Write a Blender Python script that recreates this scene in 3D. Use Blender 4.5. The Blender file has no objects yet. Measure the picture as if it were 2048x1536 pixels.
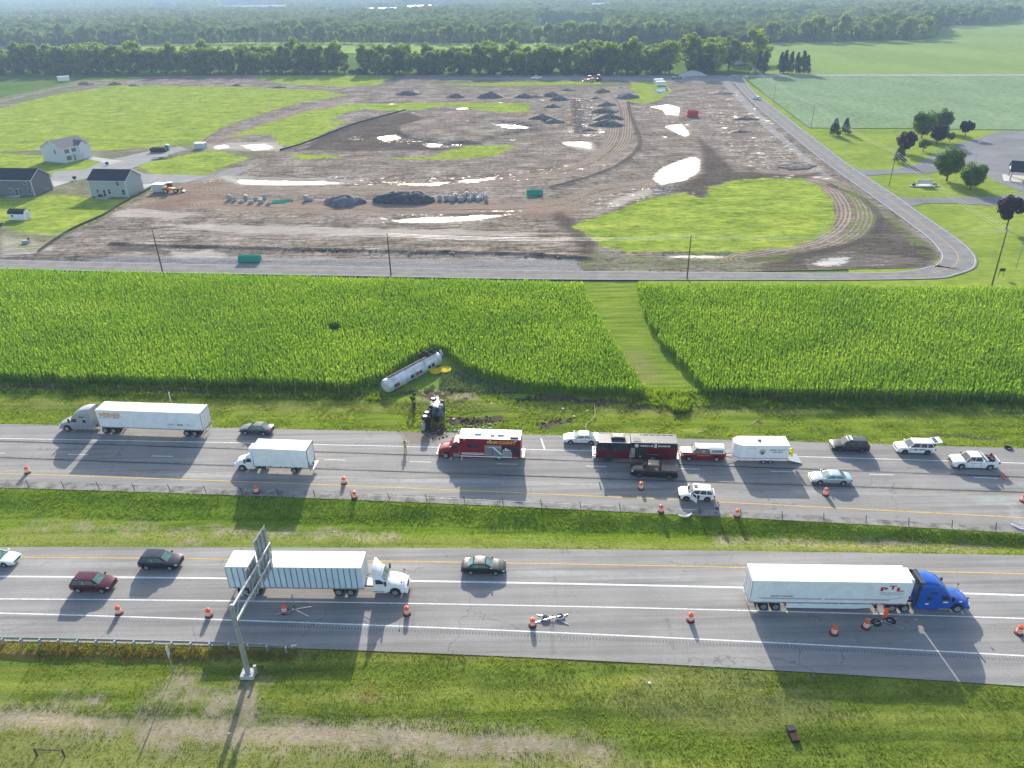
import bpy, bmesh, math, random
import numpy as np
from mathutils import Vector, Matrix
R = math.radians
rng = random.Random(7)
nr = np.random.RandomState(11)
SC = bpy.context.scene
COL = SC.collection

# ---------------- camera ----------------
CAM_H, PITCH, ROLL, FPX = 58.227, R(27.912), R(-1.088), 1497.0
fw = Vector((0, math.cos(PITCH), -math.sin(PITCH)))
r0 = Vector((1, 0, 0)); u0 = r0.cross(fw)
rt = math.cos(ROLL) * r0 + math.sin(ROLL) * u0
up = -math.sin(ROLL) * r0 + math.cos(ROLL) * u0
cd = bpy.data.cameras.new('camera'); cam = bpy.data.objects.new('camera', cd); COL.objects.link(cam)
cam.matrix_world = Matrix(((rt.x, up.x, -fw.x, 0), (rt.y, up.y, -fw.y, 0), (rt.z, up.z, -fw.z, CAM_H), (0, 0, 0, 1)))
cd.sensor_width = 36; cd.lens = FPX / 2048 * 36; cd.clip_start = .5; cd.clip_end = 20000
SC.camera = cam

# ---------------- sky, sun, exposure ----------------
SUN_EL, SUN_AZ = R(21.0), R(-2.5)          # azimuth from +Y towards +X
w = bpy.data.worlds.new('World'); SC.world = w; w.use_nodes = True
nt = w.node_tree; bg = nt.nodes['Background']
sky = nt.nodes.new('ShaderNodeTexSky'); sky.sky_type = 'NISHITA'; sky.sun_disc = False
sky.sun_elevation = SUN_EL; sky.sun_rotation = SUN_AZ; sky.air_density = 1.0; sky.dust_density = 1.6
nt.links.new(sky.outputs[0], bg.inputs[0]); bg.inputs[1].default_value = 0.15
sd = bpy.data.lights.new('sun', 'SUN'); sd.energy = 4.4; sd.angle = R(.55); sd.color = (1, .93, .82)
sun = bpy.data.objects.new('sun', sd); COL.objects.link(sun)
dv = Vector((math.sin(SUN_AZ) * math.cos(SUN_EL), math.cos(SUN_AZ) * math.cos(SUN_EL), math.sin(SUN_EL)))
sun.rotation_euler = dv.to_track_quat('Z', 'Y').to_euler()
SC.view_settings.view_transform = 'Standard'; SC.view_settings.look = 'None'
SC.view_settings.exposure = 1.15; SC.view_settings.gamma = 1
SC.cycles.max_bounces = 6; SC.cycles.diffuse_bounces = 3; SC.cycles.glossy_bounces = 3
SC.cycles.transmission_bounces = 4; SC.cycles.volume_bounces = 1; SC.cycles.volume_max_steps = 64
SC.cycles.use_denoising = True

# ---------------- helpers ----------------
def up_(x, y, z=0.0):
    """ground coordinates of a spot read off the survey photograph"""
    d = fw + rt * ((x - 1024) / FPX) - up * ((y - 768) / FPX)
    t = (z - CAM_H) / d.z
    return (d.x * t, d.y * t)
def U(x, y, z=0.0):
    a = up_(x, y, z); return Vector((a[0], a[1], z))
def poly(pts): return [up_(*p) for p in pts]

def tag(o, label=None, cat=None, group=None, kind=None):
    if label: o['label'] = label
    if cat: o['category'] = cat
    if group: o['group'] = group
    if kind: o['kind'] = kind
    return o
def empty(name, loc=(0, 0, 0), rz=0, label=None, cat=None, group=None):
    o = bpy.data.objects.new(name, None); COL.objects.link(o); o.empty_display_size = .3
    o.location = loc; o.rotation_euler = (0, 0, rz)
    return tag(o, label, cat, group)
def mobj(name, me, m=None, parent=None, loc=None, rot=None):
    o = bpy.data.objects.new(name, me); COL.objects.link(o)
    if m and not me.materials: me.materials.append(m)
    if parent: o.parent = parent
    if loc is not None: o.location = loc
    if rot is not None: o.rotation_euler = rot
    return o
def npmesh(name, V, F, smooth=False):
    """V (n,3) float, F (m,k) int"""
    me = bpy.data.meshes.new(name); V = np.asarray(V, np.float32); F = np.asarray(F, np.int32)
    me.vertices.add(len(V)); me.vertices.foreach_set('co', V.ravel())
    k = F.shape[1]; me.loops.add(F.size); me.loops.foreach_set('vertex_index', F.ravel())
    me.polygons.add(len(F)); me.polygons.foreach_set('loop_start', np.arange(0, F.size, k, dtype=np.int32))
    me.polygons.foreach_set('loop_total', np.full(len(F), k, np.int32))
    if smooth: me.polygons.foreach_set('use_smooth', np.ones(len(F), bool))
    me.update(calc_edges=True); return me
class MB:
    def __init__(s): s.v = []; s.f = []
    def add(s, vs, fs):
        n = len(s.v); s.v += [tuple(v) for v in vs]; s.f += [tuple(i + n for i in f) for f in fs]; return s
    def box(s, x0, x1, y0, y1, z0, z1, M=None):
        vs = [Vector((x, y, z)) for z in (z0, z1) for y in (y0, y1) for x in (x0, x1)]
        if M: vs = [M @ v for v in vs]
        return s.add(vs, [(0, 2, 3, 1), (4, 5, 7, 6), (0, 1, 5, 4), (2, 6, 7, 3), (0, 4, 6, 2), (1, 3, 7, 5)])
    def cyl(s, p0, p1, r0, r1=None, n=12, caps=True):
        p0 = Vector(p0); p1 = Vector(p1); r1 = r0 if r1 is None else r1
        d = (p1 - p0).normalized(); a = d.orthogonal().normalized(); b = d.cross(a)
        vs = []
        for p, r in ((p0, r0), (p1, r1)):
            vs += [p + a * (r * math.cos(2 * math.pi * i / n)) + b * (r * math.sin(2 * math.pi * i / n)) for i in range(n)]
        fs = [(i, (i + 1) % n, n + (i + 1) % n, n + i) for i in range(n)]
        if caps: fs += [tuple(range(n))[::-1], tuple(range(n, 2 * n))]
        return s.add(vs, fs)
    def lathe(s, prof, n=16, M=None):
        """prof: (radius, height) along local z"""
        vs = []
        for r, z in prof: vs += [Vector((r * math.cos(2 * math.pi * i / n), r * math.sin(2 * math.pi * i / n), z)) for i in range(n)]
        if M: vs = [M @ v for v in vs]
        fs = [(k * n + i, k * n + (i + 1) % n, (k + 1) * n + (i + 1) % n, (k + 1) * n + i) for k in range(len(prof) - 1) for i in range(n)]
        fs += [tuple(range(n))[::-1], tuple(range((len(prof) - 1) * n, len(prof) * n))]
        return s.add(vs, fs)
    def loft(s, secs):
        n = len(secs[0]); vs = [v for q in secs for v in q]
        fs = [(k * n + i, k * n + (i + 1) % n, (k + 1) * n + (i + 1) % n, (k + 1) * n + i) for k in range(len(secs) - 1) for i in range(n)]
        fs += [tuple(range(n))[::-1], tuple(range((len(secs) - 1) * n, len(secs) * n))]
        return s.add(vs, fs)
    def prism(s, pts, y0, y1):
        """side outline (x,z) pushed through y"""
        n = len(pts)
        vs = [(x, y0, z) for x, z in pts] + [(x, y1, z) for x, z in pts]
        fs = [(i, (i + 1) % n, n + (i + 1) % n, n + i) for i in range(n)] + [tuple(range(n))[::-1], tuple(range(n, 2 * n))]
        return s.add(vs, fs)
    def slab(s, pts, z0, z1):
        n = len(pts)
        vs = [(x, y, z0) for x, y in pts] + [(x, y, z1) for x, y in pts]
        fs = [(i, (i + 1) % n, n + (i + 1) % n, n + i) for i in range(n)] + [tuple(range(n))[::-1], tuple(range(n, 2 * n))]
        return s.add(vs, fs)
    def tube(s, pts, r, n=6):
        for a, b in zip(pts[:-1], pts[1:]): s.cyl(a, b, r, n=n)
        return s
    def ball(s, c, r, n=8, sq=(1, 1, 1)):
        c = Vector(c); prof = [(math.sin(math.pi * k / n), -math.cos(math.pi * k / n)) for k in range(n + 1)]
        m = 2 * n; vs = []
        for a, z in prof: vs += [c + Vector((a * r * sq[0] * math.cos(2 * math.pi * i / m), a * r * sq[1] * math.sin(2 * math.pi * i / m), z * r * sq[2])) for i in range(m)]
        return s.add(vs, [(k * m + i, k * m + (i + 1) % m, (k + 1) * m + (i + 1) % m, (k + 1) * m + i) for k in range(n) for i in range(m)])
    def mesh(s, name='m', smooth=False, ang=35):
        me = bpy.data.meshes.new(name); me.from_pydata(s.v, [], s.f); me.update()
        bm = bmesh.new(); bm.from_mesh(me); bmesh.ops.remove_doubles(bm, verts=bm.verts, dist=1e-5)
        bmesh.ops.recalc_face_normals(bm, faces=bm.faces); bm.to_mesh(me); bm.free()
        if smooth:
            me.polygons.foreach_set('use_smooth', [True] * len(me.polygons)); me.set_sharp_from_angle(angle=R(ang))
        return me
    def build(s, name, m, parent=None, smooth=False, loc=None, rot=None, ang=35, bevel=0):
        o = mobj(name, s.mesh(name, smooth, ang), m, parent, loc, rot)
        if bevel:
            b = o.modifiers.new('bevel', 'BEVEL'); b.width = bevel; b.segments = 2; b.limit_method = 'ANGLE'; b.angle_limit = R(40)
        return o
def copy_tree(o, parent=None):
    c = o.copy(); COL.objects.link(c); c.parent = parent
    for ch in [q for q in KIDS.get(o.name, [])]: KIDS.setdefault(c.name, []).append(copy_tree(ch, c))
    return c
KIDS = {}
def index_kids(o):
    KIDS[o.name] = list(o.children)
    for ch in o.children: index_kids(ch)
def dup(src, loc, rz=None, label=None, scale=None):
    if src.name not in KIDS: index_kids(src)
    c = copy_tree(src); c.location = loc
    if rz is not None: c.rotation_euler = (0, 0, rz)
    if label: c['label'] = label
    if scale is not None: c.scale = (scale,) * 3 if not isinstance(scale, tuple) else scale
    return c

# ---------------- materials ----------------
def nodes(m):
    m.use_nodes = True; return m.node_tree, m.node_tree.nodes['Principled BSDF']
def N(nt, t, **kw):
    n = nt.nodes.new(t)
    for k, v in kw.items(): setattr(n, k, v)
    return n
def c4(c): return (c[0], c[1], c[2], 1)
def noise(nt, vec, scale, detail=4, rough=.6):
    n = N(nt, 'ShaderNodeTexNoise'); n.inputs['Scale'].default_value = scale; n.inputs['Detail'].default_value = detail
    n.inputs['Roughness'].default_value = rough
    if vec is not None: nt.links.new(vec, n.inputs['Vector'])
    return n.outputs['Fac']
def coords(nt, stretch=(1, 1, 1), rot=0, world=True):
    g = N(nt, 'ShaderNodeNewGeometry').outputs['Position'] if world else N(nt, 'ShaderNodeTexCoord').outputs['Object']
    if stretch == (1, 1, 1) and rot == 0: return g
    mp = N(nt, 'ShaderNodeMapping'); mp.inputs['Scale'].default_value = stretch; mp.inputs['Rotation'].default_value = (0, 0, rot)
    nt.links.new(g, mp.inputs['Vector']); return mp.outputs[0]
def ramp(nt, fac, cols, lo=.35, hi=.65):
    r = N(nt, 'ShaderNodeValToRGB'); e = r.color_ramp.elements
    while len(e) < len(cols): e.new(.5)
    for i, c in enumerate(cols):
        e[i].position = lo + (hi - lo) * i / max(1, len(cols) - 1); e[i].color = c4(c)
    nt.links.new(fac, r.inputs[0]); return r.outputs[0]
def math_(nt, op, a, b=None, clamp=False):
    n = N(nt, 'ShaderNodeMath', operation=op); n.use_clamp = clamp
    for i, q in enumerate((a, b)):
        if q is None: continue
        if isinstance(q, (int, float)): n.inputs[i].default_value = q
        else: nt.links.new(q, n.inputs[i])
    return n.outputs[0]
def mixc(nt, fac, a, b, mode='MIX'):
    n = N(nt, 'ShaderNodeMix', data_type='RGBA', blend_type=mode)
    if isinstance(fac, (int, float)): n.inputs[0].default_value = fac
    else: nt.links.new(fac, n.inputs[0])
    for i, q in ((6, a), (7, b)):
        if isinstance(q, tuple): n.inputs[i].default_value = c4(q)
        else: nt.links.new(q, n.inputs[i])
    return n.outputs[2]
def attr(nt, name): return N(nt, 'ShaderNodeAttribute', attribute_name=name).outputs['Fac']
def bump(nt, p, h, strength=.4, dist=.05):
    b = N(nt, 'ShaderNodeBump'); b.inputs['Strength'].default_value = strength; b.inputs['Distance'].default_value = dist
    nt.links.new(h, b.inputs['Height']); nt.links.new(b.outputs[0], p.inputs['Normal'])
def mat(name, cols, scale=3, detail=4, stretch=(1, 1, 1), rough=.8, metal=0, spec=.3, bmp=0, bdist=.05, transl=0, rot=0, world=False, lo=.35, hi=.65, coat=0, fine=0, fscale=30, objrand=0):
    m = bpy.data.materials.new(name); nt, p = nodes(m)
    spec = 0 if world and spec == .3 else spec
    if not isinstance(cols, list): cols = [tuple(c * .93 for c in cols), cols]
    v = coords(nt, stretch, rot, world); f = noise(nt, v, scale, detail)
    c = ramp(nt, f, cols, lo, hi)
    if fine:
        f2 = noise(nt, v, fscale, 2); g = ramp(nt, f2, [(1 - fine,) * 3, (1 + fine * .4,) * 3], .3, .7); c = mixc(nt, 1.0, c, g, 'MULTIPLY')
    if objrand:
        oi = N(nt, 'ShaderNodeObjectInfo').outputs['Random']; g = ramp(nt, oi, [(1 - objrand, 1 - objrand, 1 - objrand * .4), (1 + objrand, 1 + objrand * .6, 1)], 0, 1); c = mixc(nt, 1.0, c, g, 'MULTIPLY')
    nt.links.new(c, p.inputs['Base Color']); p.inputs['Roughness'].default_value = rough; p.inputs['Metallic'].default_value = metal
    p.inputs['Specular IOR Level'].default_value = spec
    if coat: p.inputs['Coat Weight'].default_value = coat; p.inputs['Coat Roughness'].default_value = .06
    if bmp: bump(nt, p, f, bmp, bdist)
    if transl:
        t = N(nt, 'ShaderNodeBsdfTranslucent'); nt.links.new(mixc(nt, 1.0, c, (1.25, 1.35, .55), 'MULTIPLY'), t.inputs['Color'])
        a = N(nt, 'ShaderNodeMixShader'); a.inputs[0].default_value = transl
        nt.links.new(p.outputs[0], a.inputs[1]); nt.links.new(t.outputs[0], a.inputs[2])
        nt.links.new(a.outputs[0], nt.nodes['Material Output'].inputs['Surface'])
    return m
_pc = {}
def paint(c, rough=.28, metal=0., coat=.18):
    k = (c, rough, metal)
    if k not in _pc: _pc[k] = mat('paint', [tuple(x * .9 for x in c), c], scale=1.6, rough=rough, metal=metal, spec=.35, coat=coat, fine=.06, fscale=9)
    return _pc[k]
GLASS = mat('dark_glass', [(.012, .018, .02), (.03, .045, .045)], scale=2, rough=.06, spec=.9)
GLASSG = mat('green_glass', [(.05, .11, .095), (.13, .23, .20)], scale=2, rough=.08, spec=.8)
RUBBER = mat('rubber', [(.012, .012, .013), (.03, .03, .03)], scale=9, rough=.85)
DARK = mat('dark_metal', [(.015, .015, .017), (.04, .04, .042)], scale=5, rough=.6, metal=.3)
BLACKP = mat('black_plastic', [(.02, .02, .022), (.035, .035, .037)], scale=5, rough=.55)
ALU = mat('aluminium', [(.5, .51, .52), (.66, .67, .68)], scale=6, rough=.32, metal=.9)
CHROME = mat('chrome', [(.6, .6, .6), (.75, .75, .75)], scale=6, rough=.15, metal=1)
GALV = mat('galvanised', [(.30, .32, .33), (.46, .48, .49)], scale=4, rough=.5, metal=.55, fine=.12)
WHITE = paint((.80, .80, .79)); TRAILW = mat('trailer_white', [(.66, .68, .68), (.80, .81, .80)], scale=.7, rough=.38, spec=.4, fine=.08, fscale=4, lo=.2, hi=.6)
ROOFW = mat('roof_white', [(.68, .68, .66), (.82, .82, .80)], scale=.9, rough=.5, fine=.1, fscale=5)
LAMPW = mat('lamp_clear', [(.65, .67, .7), (.85, .86, .88)], scale=8, rough=.12, spec=.8)
LAMPR = mat('lamp_red', [(.35, .01, .01), (.5, .02, .02)], scale=8, rough=.2, spec=.7)
AMBER = mat('lamp_amber', [(.7, .25, .02), (.8, .35, .04)], scale=8, rough=.2)
ORANGE = mat('drum_orange', [(.72, .10, .03), (.85, .15, .045)], scale=6, rough=.5, fine=.15)
REFLW = mat('reflective_white', [(.7, .7, .7), (.85, .85, .85)], scale=9, rough=.4)
CONC = mat('concrete', [(.36, .35, .33), (.50, .49, .46)], scale=2.2, rough=.9, fine=.15, bmp=.2)
WOOD = mat('weathered_wood', [(.07, .045, .03), (.15, .10, .07)], scale=3, stretch=(8, 8, .7), rough=.85, bmp=.3)

def tyre_rim(r, w, rimm):
    k = (round(r, 2), round(w, 2), rimm.name)
    if k not in _wm:
        t = MB(); prof = [(r * .55, -w / 2), (r * .93, -w / 2), (r, -w * .33), (r, w * .33), (r * .93, w / 2), (r * .55, w / 2)]
        t.lathe(prof, 22, Matrix.Rotation(R(90), 4, 'X'))
        q = MB(); q.lathe([(r * .60, -w / 2 - .012), (r * .60, -w * .5 - .02), (r * .5, -w * .36), (r * .2, -w * .36), (r * .18, -w * .52), (.02, -w * .53)], 16, Matrix.Rotation(R(90), 4, 'X'))
        q.lathe([(r * .60, w / 2 + .012), (r * .60, w * .5 + .02), (r * .5, w * .36), (r * .2, w * .36), (r * .18, w * .52), (.02, w * .53)], 16, Matrix.Rotation(R(90), 4, 'X'))
        a = t.mesh('tyre', True); a.materials.append(RUBBER); b = q.mesh('rim', True); b.materials.append(rimm); _wm[k] = (a, b)
    return _wm[k]
_wm = {}
def wheel(parent, x, y, r, w=.24, rimm=None, z=None):
    a, b = tyre_rim(r, w, rimm or ALU)
    o = mobj('wheel', a, None, parent, (x, y, r if z is None else z)); mobj('rim', b, None, o)
    return o
def text(s, width, height, parent, loc, rot, m, name='lettering', bold=.012, ext=.006):
    cu = bpy.data.curves.new('t', 'FONT'); cu.body = s; cu.size = 1; cu.extrude = .001; cu.offset = bold; cu.align_x = 'CENTER'; cu.align_y = 'CENTER'
    o = bpy.data.objects.new('t', cu); COL.objects.link(o); dg = bpy.context.evaluated_depsgraph_get()
    me = bpy.data.meshes.new_from_object(o.evaluated_get(dg)); bpy.data.objects.remove(o); bpy.data.curves.remove(cu)
    xs = [v.co.x for v in me.vertices]; ys = [v.co.y for v in me.vertices]
    cx, cy = (max(xs) + min(xs)) / 2, (max(ys) + min(ys)) / 2; sx, sy = width / (max(xs) - min(xs)), height / (max(ys) - min(ys))
    for v in me.vertices: v.co = ((v.co.x - cx) * sx, (v.co.y - cy) * sy, ext if v.co.z > 0 else 0)
    me.materials.clear(); return mobj(name, me, m, parent, loc, rot)
def small_print(width, height, parent, loc, rot, m):
    """line of lettering too small to read: uneven letter-sized strokes"""
    q = random.Random(int(width * 100)); g = MB(); x = -width / 2; cw = height * .62
    while x < width / 2 - cw:
        if q.random() > .14: g.box(x, x + cw * .25, -height / 2, height / 2, 0, .004).box(x + cw * .25, x + cw * .7, height * .3, height / 2, 0, .004)
        x += cw
    return g.build('small_print', m, parent, loc=loc, rot=rot)
LEFT = (R(90), 0, R(180))     # faces +y side of a vehicle, reads towards -x
RIGHT = (R(90), 0, 0)         # faces -y side

# signed distance in metres, positive inside
def sdf(P, pg):
    pg = np.asarray(pg, float); x, y = P[:, 0], P[:, 1]
    d = np.full(len(P), 1e18); inside = np.zeros(len(P), bool)
    for (ax, ay), (bx, by) in zip(pg, np.roll(pg, -1, 0)):
        ex, ey = bx - ax, by - ay; wx, wy = x - ax, y - ay
        t = np.clip((wx * ex + wy * ey) / (ex * ex + ey * ey + 1e-12), 0, 1)
        d = np.minimum(d, (wx - t * ex) ** 2 + (wy - t * ey) ** 2)
        if abs(by - ay) > 1e-9:
            c = ((ay > y) != (by > y)) & (x < (bx - ax) * (y - ay) / (by - ay) + ax); inside ^= c
    return np.where(inside, 1, -1) * np.sqrt(d)
def sdl(P, ln, wd):
    ln = np.asarray(ln, float); x, y = P[:, 0], P[:, 1]; d = np.full(len(P), 1e18)
    for (ax, ay), (bx, by) in zip(ln[:-1], ln[1:]):
        ex, ey = bx - ax, by - ay; wx, wy = x - ax, y - ay
        t = np.clip((wx * ex + wy * ey) / (ex * ex + ey * ey + 1e-12), 0, 1)
        d = np.minimum(d, (wx - t * ex) ** 2 + (wy - t * ey) ** 2)
    return wd - np.sqrt(d)
def union(P, items, cap=20):
    o = np.full(len(P), -cap, float)
    for it in items:
        if isinstance(it, tuple): q = sdl(P, poly(smooth(it[0])), it[1])
        else: q = sdf(P, poly(it))
        o = np.maximum(o, np.clip(q, -cap, cap))
    return o
def smooth(p, n=5):
    """Catmull-Rom through the points"""
    p = [np.array(q, float) for q in p]; q = [2 * p[0] - p[1]] + p + [2 * p[-1] - p[-2]]; out = []
    for i in range(1, len(q) - 2):
        for k in range(n):
            t = k / n; a, b, c, d = q[i - 1:i + 3]
            out.append(tuple(.5 * (2 * b + (c - a) * t + (2 * a - 5 * b + 4 * c - d) * t * t + (3 * b - a - 3 * c + d) * t ** 3)))
    return out + [tuple(p[-1])]
def grid(xs, ys, hf=None):
    X, Y = np.meshgrid(xs, ys); P = np.stack([X.ravel(), Y.ravel()], 1); Z = np.zeros(len(P)) if hf is None else hf(P)
    nx, ny = len(xs), len(ys); i = np.arange(nx * ny).reshape(ny, nx)
    F = np.stack([i[:-1, :-1].ravel(), i[:-1, 1:].ravel(), i[1:, 1:].ravel(), i[1:, :-1].ravel()], 1)
    return P, Z, F
def fattr(me, name, vals):
    a = me.attributes.new(name, 'FLOAT', 'POINT'); a.data.foreach_set('value', np.asarray(vals, np.float32))
def vnoise(P, s, seed=0):
    """smooth value noise 0..1"""
    q = P / s; i = np.floor(q).astype(int); f = q - i; f = f * f * (3 - 2 * f)
    def h(a, b):
        n = (a * 374761393 + b * 668265263 + seed * 1442695) & 0x7fffffff; n = ((n ^ (n >> 13)) * 1274126177) & 0x7fffffff
        return ((n ^ (n >> 16)) & 0xffff) / 65535.
    a, b = i[:, 0], i[:, 1]
    return (h(a, b) * (1 - f[:, 0]) + h(a + 1, b) * f[:, 0]) * (1 - f[:, 1]) + (h(a, b + 1) * (1 - f[:, 0]) + h(a + 1, b + 1) * f[:, 0]) * f[:, 1]
# ---------------- ground ----------------
def mask(nt, name, nz, amp, soft=.25, off=0.):
    """ragged-edged mask from a distance attribute"""
    v = math_(nt, 'ADD', attr(nt, name), math_(nt, 'MULTIPLY', math_(nt, 'SUBTRACT', nz, .5), amp))
    return math_(nt, 'ADD', math_(nt, 'DIVIDE', math_(nt, 'ADD', v, off), soft), .5, True)

G_BASE = mat('far_ground_green', [(.07, .13, .03), (.11, .17, .04)], scale=.02, world=True, rough=.95, fine=.2, fscale=.3)
g = MB(); g.box(-9000, 9000, -200, 104, -4, -1.2).box(-9000, 9000, 104, 12000, -3, -.22); tag(g.build('ground', G_BASE), kind='structure')

def field(name, pts, z, m):
    s = MB(); P = poly(pts); s.slab(P, z - .3, z); return tag(s.build(name, m), kind='structure')
F_SOY = mat('soy', [(.16, .235, .125), (.205, .285, .155)], scale=.05, stretch=(1, .35, 1), world=True, rough=.95, fine=.3, fscale=.55, bmp=.5, bdist=.5)
F_FAR = mat('field_far', [(.165, .235, .065), (.21, .28, .08)], scale=.012, stretch=(1, .3, 1), world=True, rough=.95, fine=.12, fscale=.2)
F_LAWN = mat('lawn', [(.16, .225, .036), (.205, .27, .042), (.25, .305, .055)], scale=.07, stretch=(.6, 1, 1), rot=R(12), world=True, rough=.95, fine=.25, fscale=.6)
field('soybean_field', [(1497, 160), (1530, 188), (1620, 255), (1800, 256), (2100, 260), (2500, 262), (2250, 152), (1640, 151), (1540, 151)], -.06, F_SOY)
field('far_field', [(1500, 147), (1560, 150), (2300, 148), (2200, 24), (2048, 33), (2010, 47), (1885, 51), (1872, 74), (1840, 79), (1530, 86), (1500, 90)], -.10, F_FAR)
field('middle_field', [(100, 104), (1500, 108), (1530, 84), (1340, 90), (1100, 86), (1000, 86), (540, 83), (250, 90), (100, 92)], -.10, mat('middle_turf', [(.20, .28, .06), (.26, .34, .08)], scale=.02, stretch=(1, .3, 1), world=True))
field('lawn', [(1490, 160), (1530, 190), (1619, 257), (1800, 258), (2160, 262), (2250, 600), (1260, 590), (1290, 540), (1700, 545)], -.11, F_LAWN)

# construction site: one sheet, real changes of soil, turf and standing water
xs = np.concatenate([np.arange(-330, -130, 2.0), np.arange(-130, 190, 1.0), np.arange(190, 261, 2.0)])
ys = [163.]
while ys[-1] < 640: ys.append(ys[-1] + max(.75, (ys[-1] / 165) ** 2 * .6))
rock = [(225, 490), (330, 496), (500, 499), (700, 503), (900, 508), (1080, 514), (1178, 519)]
curb1 = [(1100, 379), (1160, 363), (1220, 341), (1262, 315), (1280, 290), (1272, 262), (1260, 230), (1256, 205)]
PAD = [(793, 268), (802, 254), (840, 243), (930, 233), (1040, 229), (1095, 236), (1085, 262), (1000, 273), (965, 289), (900, 291), (835, 281)]
curb2 = [(900, 240), (840, 243), (800, 256), (795, 269), (840, 281), (900, 291), (960, 290)]
def site_h(P):
    h = vnoise(P, 7, 1) * .25 + vnoise(P, 2.6, 2) * .16 + vnoise(P, 25, 3) * .3
    edge = np.clip((P[:, 1] - 168) / 8, 0, 1)
    h *= edge
    rk = np.clip(sdl(P, poly(smooth(rock)), 1.6) / 1.6, 0, 1); h += rk * (.25 + .6 * vnoise(P, 1.6, 5))
    h += np.clip(sdf(P, poly(PAD)) / 2.2, 0, 1) * 1.1
    for c, hh in ((curb1, .7),): h += np.clip(sdl(P, poly(smooth(c)), 2.2) / 2.0, 0, 1) * hh
    wt = np.clip(union(P, WATER[:9], 6) / 1.0 + 1.2, 0, 1); h = h * (1 - wt) - .02 * wt
    rd = np.clip(sdf(P, poly(ROAD)) + 3, 0, 3) / 3; h = h * (1 - rd) - .12 * rd
    hz = np.clip(sdf(P, poly(HOUSES)) + 4, 0, 4) / 4; h = h * (1 - hz)
    return h
HOUSES = [(-500, 290), (200, 285), (430, 285), (420, 360), (300, 378), (200, 440), (100, 480), (-500, 490)]
ROAD_IN = [(1457, 153), (1500, 200), (1548, 242), (1652, 327), (1748, 396), (1808, 440), (1860, 480), (1876, 500), (1881, 511), (1876, 524), (1860, 533), (1808, 542), (1704, 545), (1548, 545), (1100, 541), (700, 533), (400, 528), (0, 519), (-400, 506)]
ROAD_OUT = [(1484, 150), (1506, 181), (1548, 214), (1652, 294), (1704, 333), (1793, 391), (1835, 421), (1913, 474), (1946, 503), (1955, 521), (1948, 537), (1912, 550), (1871, 557), (1700, 560), (1548, 560), (1100, 559), (700, 552), (400, 547), (0, 538), (-400, 527)]
ROAD = ROAD_IN + ROAD_OUT[::-1]
WATER = [
 [(1303, 358), (1315, 340), (1345, 325), (1385, 312), (1402, 318), (1400, 345), (1370, 362), (1320, 370)],
 [(775, 440), (850, 434), (930, 432), (1030, 428), (960, 440), (880, 446), (800, 446)],
 [(1325, 512), (1380, 509), (1460, 511), (1440, 517), (1340, 518)],
 [(980, 248), (1030, 250), (1070, 258), (1030, 262), (1000, 258)],
 [(1295, 213), (1340, 209), (1362, 215), (1358, 232), (1330, 230), (1325, 222)],
 [(1325, 252), (1365, 247), (1382, 268), (1370, 275), (1350, 266)],
 [(1120, 285), (1160, 283), (1185, 285), (1183, 300), (1165, 295), (1130, 290)],
 [(748, 275), (790, 269), (805, 277), (770, 284)],
 [(470, 358), (560, 361), (650, 362), (710, 368), (560, 371), (480, 369)],
 [(850, 288), (888, 290), (880, 297), (855, 296)], [(760, 366), (830, 368), (900, 366), (880, 373), (820, 373)],
 [(912, 363), (975, 358), (1000, 352), (990, 360), (930, 368)], [(480, 293), (530, 289), (555, 298), (505, 303)],
 [(425, 292), (455, 291), (462, 298), (430, 300)], [(910, 218), (935, 217), (940, 220), (915, 221)],
 [(1617, 527), (1665, 514), (1705, 514), (1700, 524), (1680, 531), (1640, 534)], [(1232, 175), (1250, 174), (1250, 178), (1234, 179)],
 [(1300, 180), (1335, 175), (1342, 183), (1318, 190)]]
DAMP = [[(1385, 165), (1462, 160), (1560, 262), (1655, 348), (1560, 345), (1440, 300)], ([(1160, 200), (1170, 270)], 6), ([(420, 360), (700, 364), (1000, 358), (1180, 330)], 5), ([(730, 276), (900, 292)], 6), ([(1210, 408), (1310, 384)], 5), ([(640, 215), (760, 190)], 4), ([(1300, 215), (1370, 270)], 5), [(1600, 515), (1700, 505), (1850, 520), (1760, 535), (1620, 540)], ([(780, 440), (1030, 430)], 3)]
DRYL = [[(1205, 412), (1240, 395), (1300, 378), (1325, 384), (1280, 397), (1230, 418)], [(440, 352), (520, 357), (660, 358), (740, 367), (640, 373), (500, 373), (450, 366)],
 [(340, 507), (420, 503), (450, 512), (440, 522), (380, 524), (345, 518)], [(220, 425), (280, 420), (350, 427), (420, 430), (340, 440), (230, 437)],
 [(1600, 520), (1660, 508), (1730, 508), (1830, 516), (1850, 525), (1760, 534), (1620, 540)], [(1150, 470), (900, 475), (500, 470), (330, 455), (400, 450), (900, 462)],
 [(0, 470), (60, 478), (110, 500), (60, 512), (0, 515)], [(1115, 283), (1190, 283), (1190, 303), (1150, 300)], [(395, 288), (560, 286), (570, 304), (400, 303)]]
for i in range(150):       # scattered shallow puddles in the rutted ground along the road and round the trenches
    t = rng.random(); a = rng.random()
    if i < 90:
        y = 165 + 200 * t ** 1.3; xr = 1460 + (y - 155) * 1.02; x = xr - 10 - a * (45 + .3 * (y - 165)) - (0 if i % 3 else 40)
    elif i < 118: x = 1165 + 60 * a; y = 200 + 75 * t
    else: x = 640 + 780 * a; y = 172 + 115 * t
    wd = rng.uniform(3, 11) * (.5 + (y - 150) / 200); h = wd * rng.uniform(.10, .2); s = rng.uniform(-.12, .12) * wd
    WATER.append([(x - wd, y - s), (x - wd * .3, y - h), (x + wd * .6, y - h * .7 + s), (x + wd, y + s), (x + wd * .2, y + h)])
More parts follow.
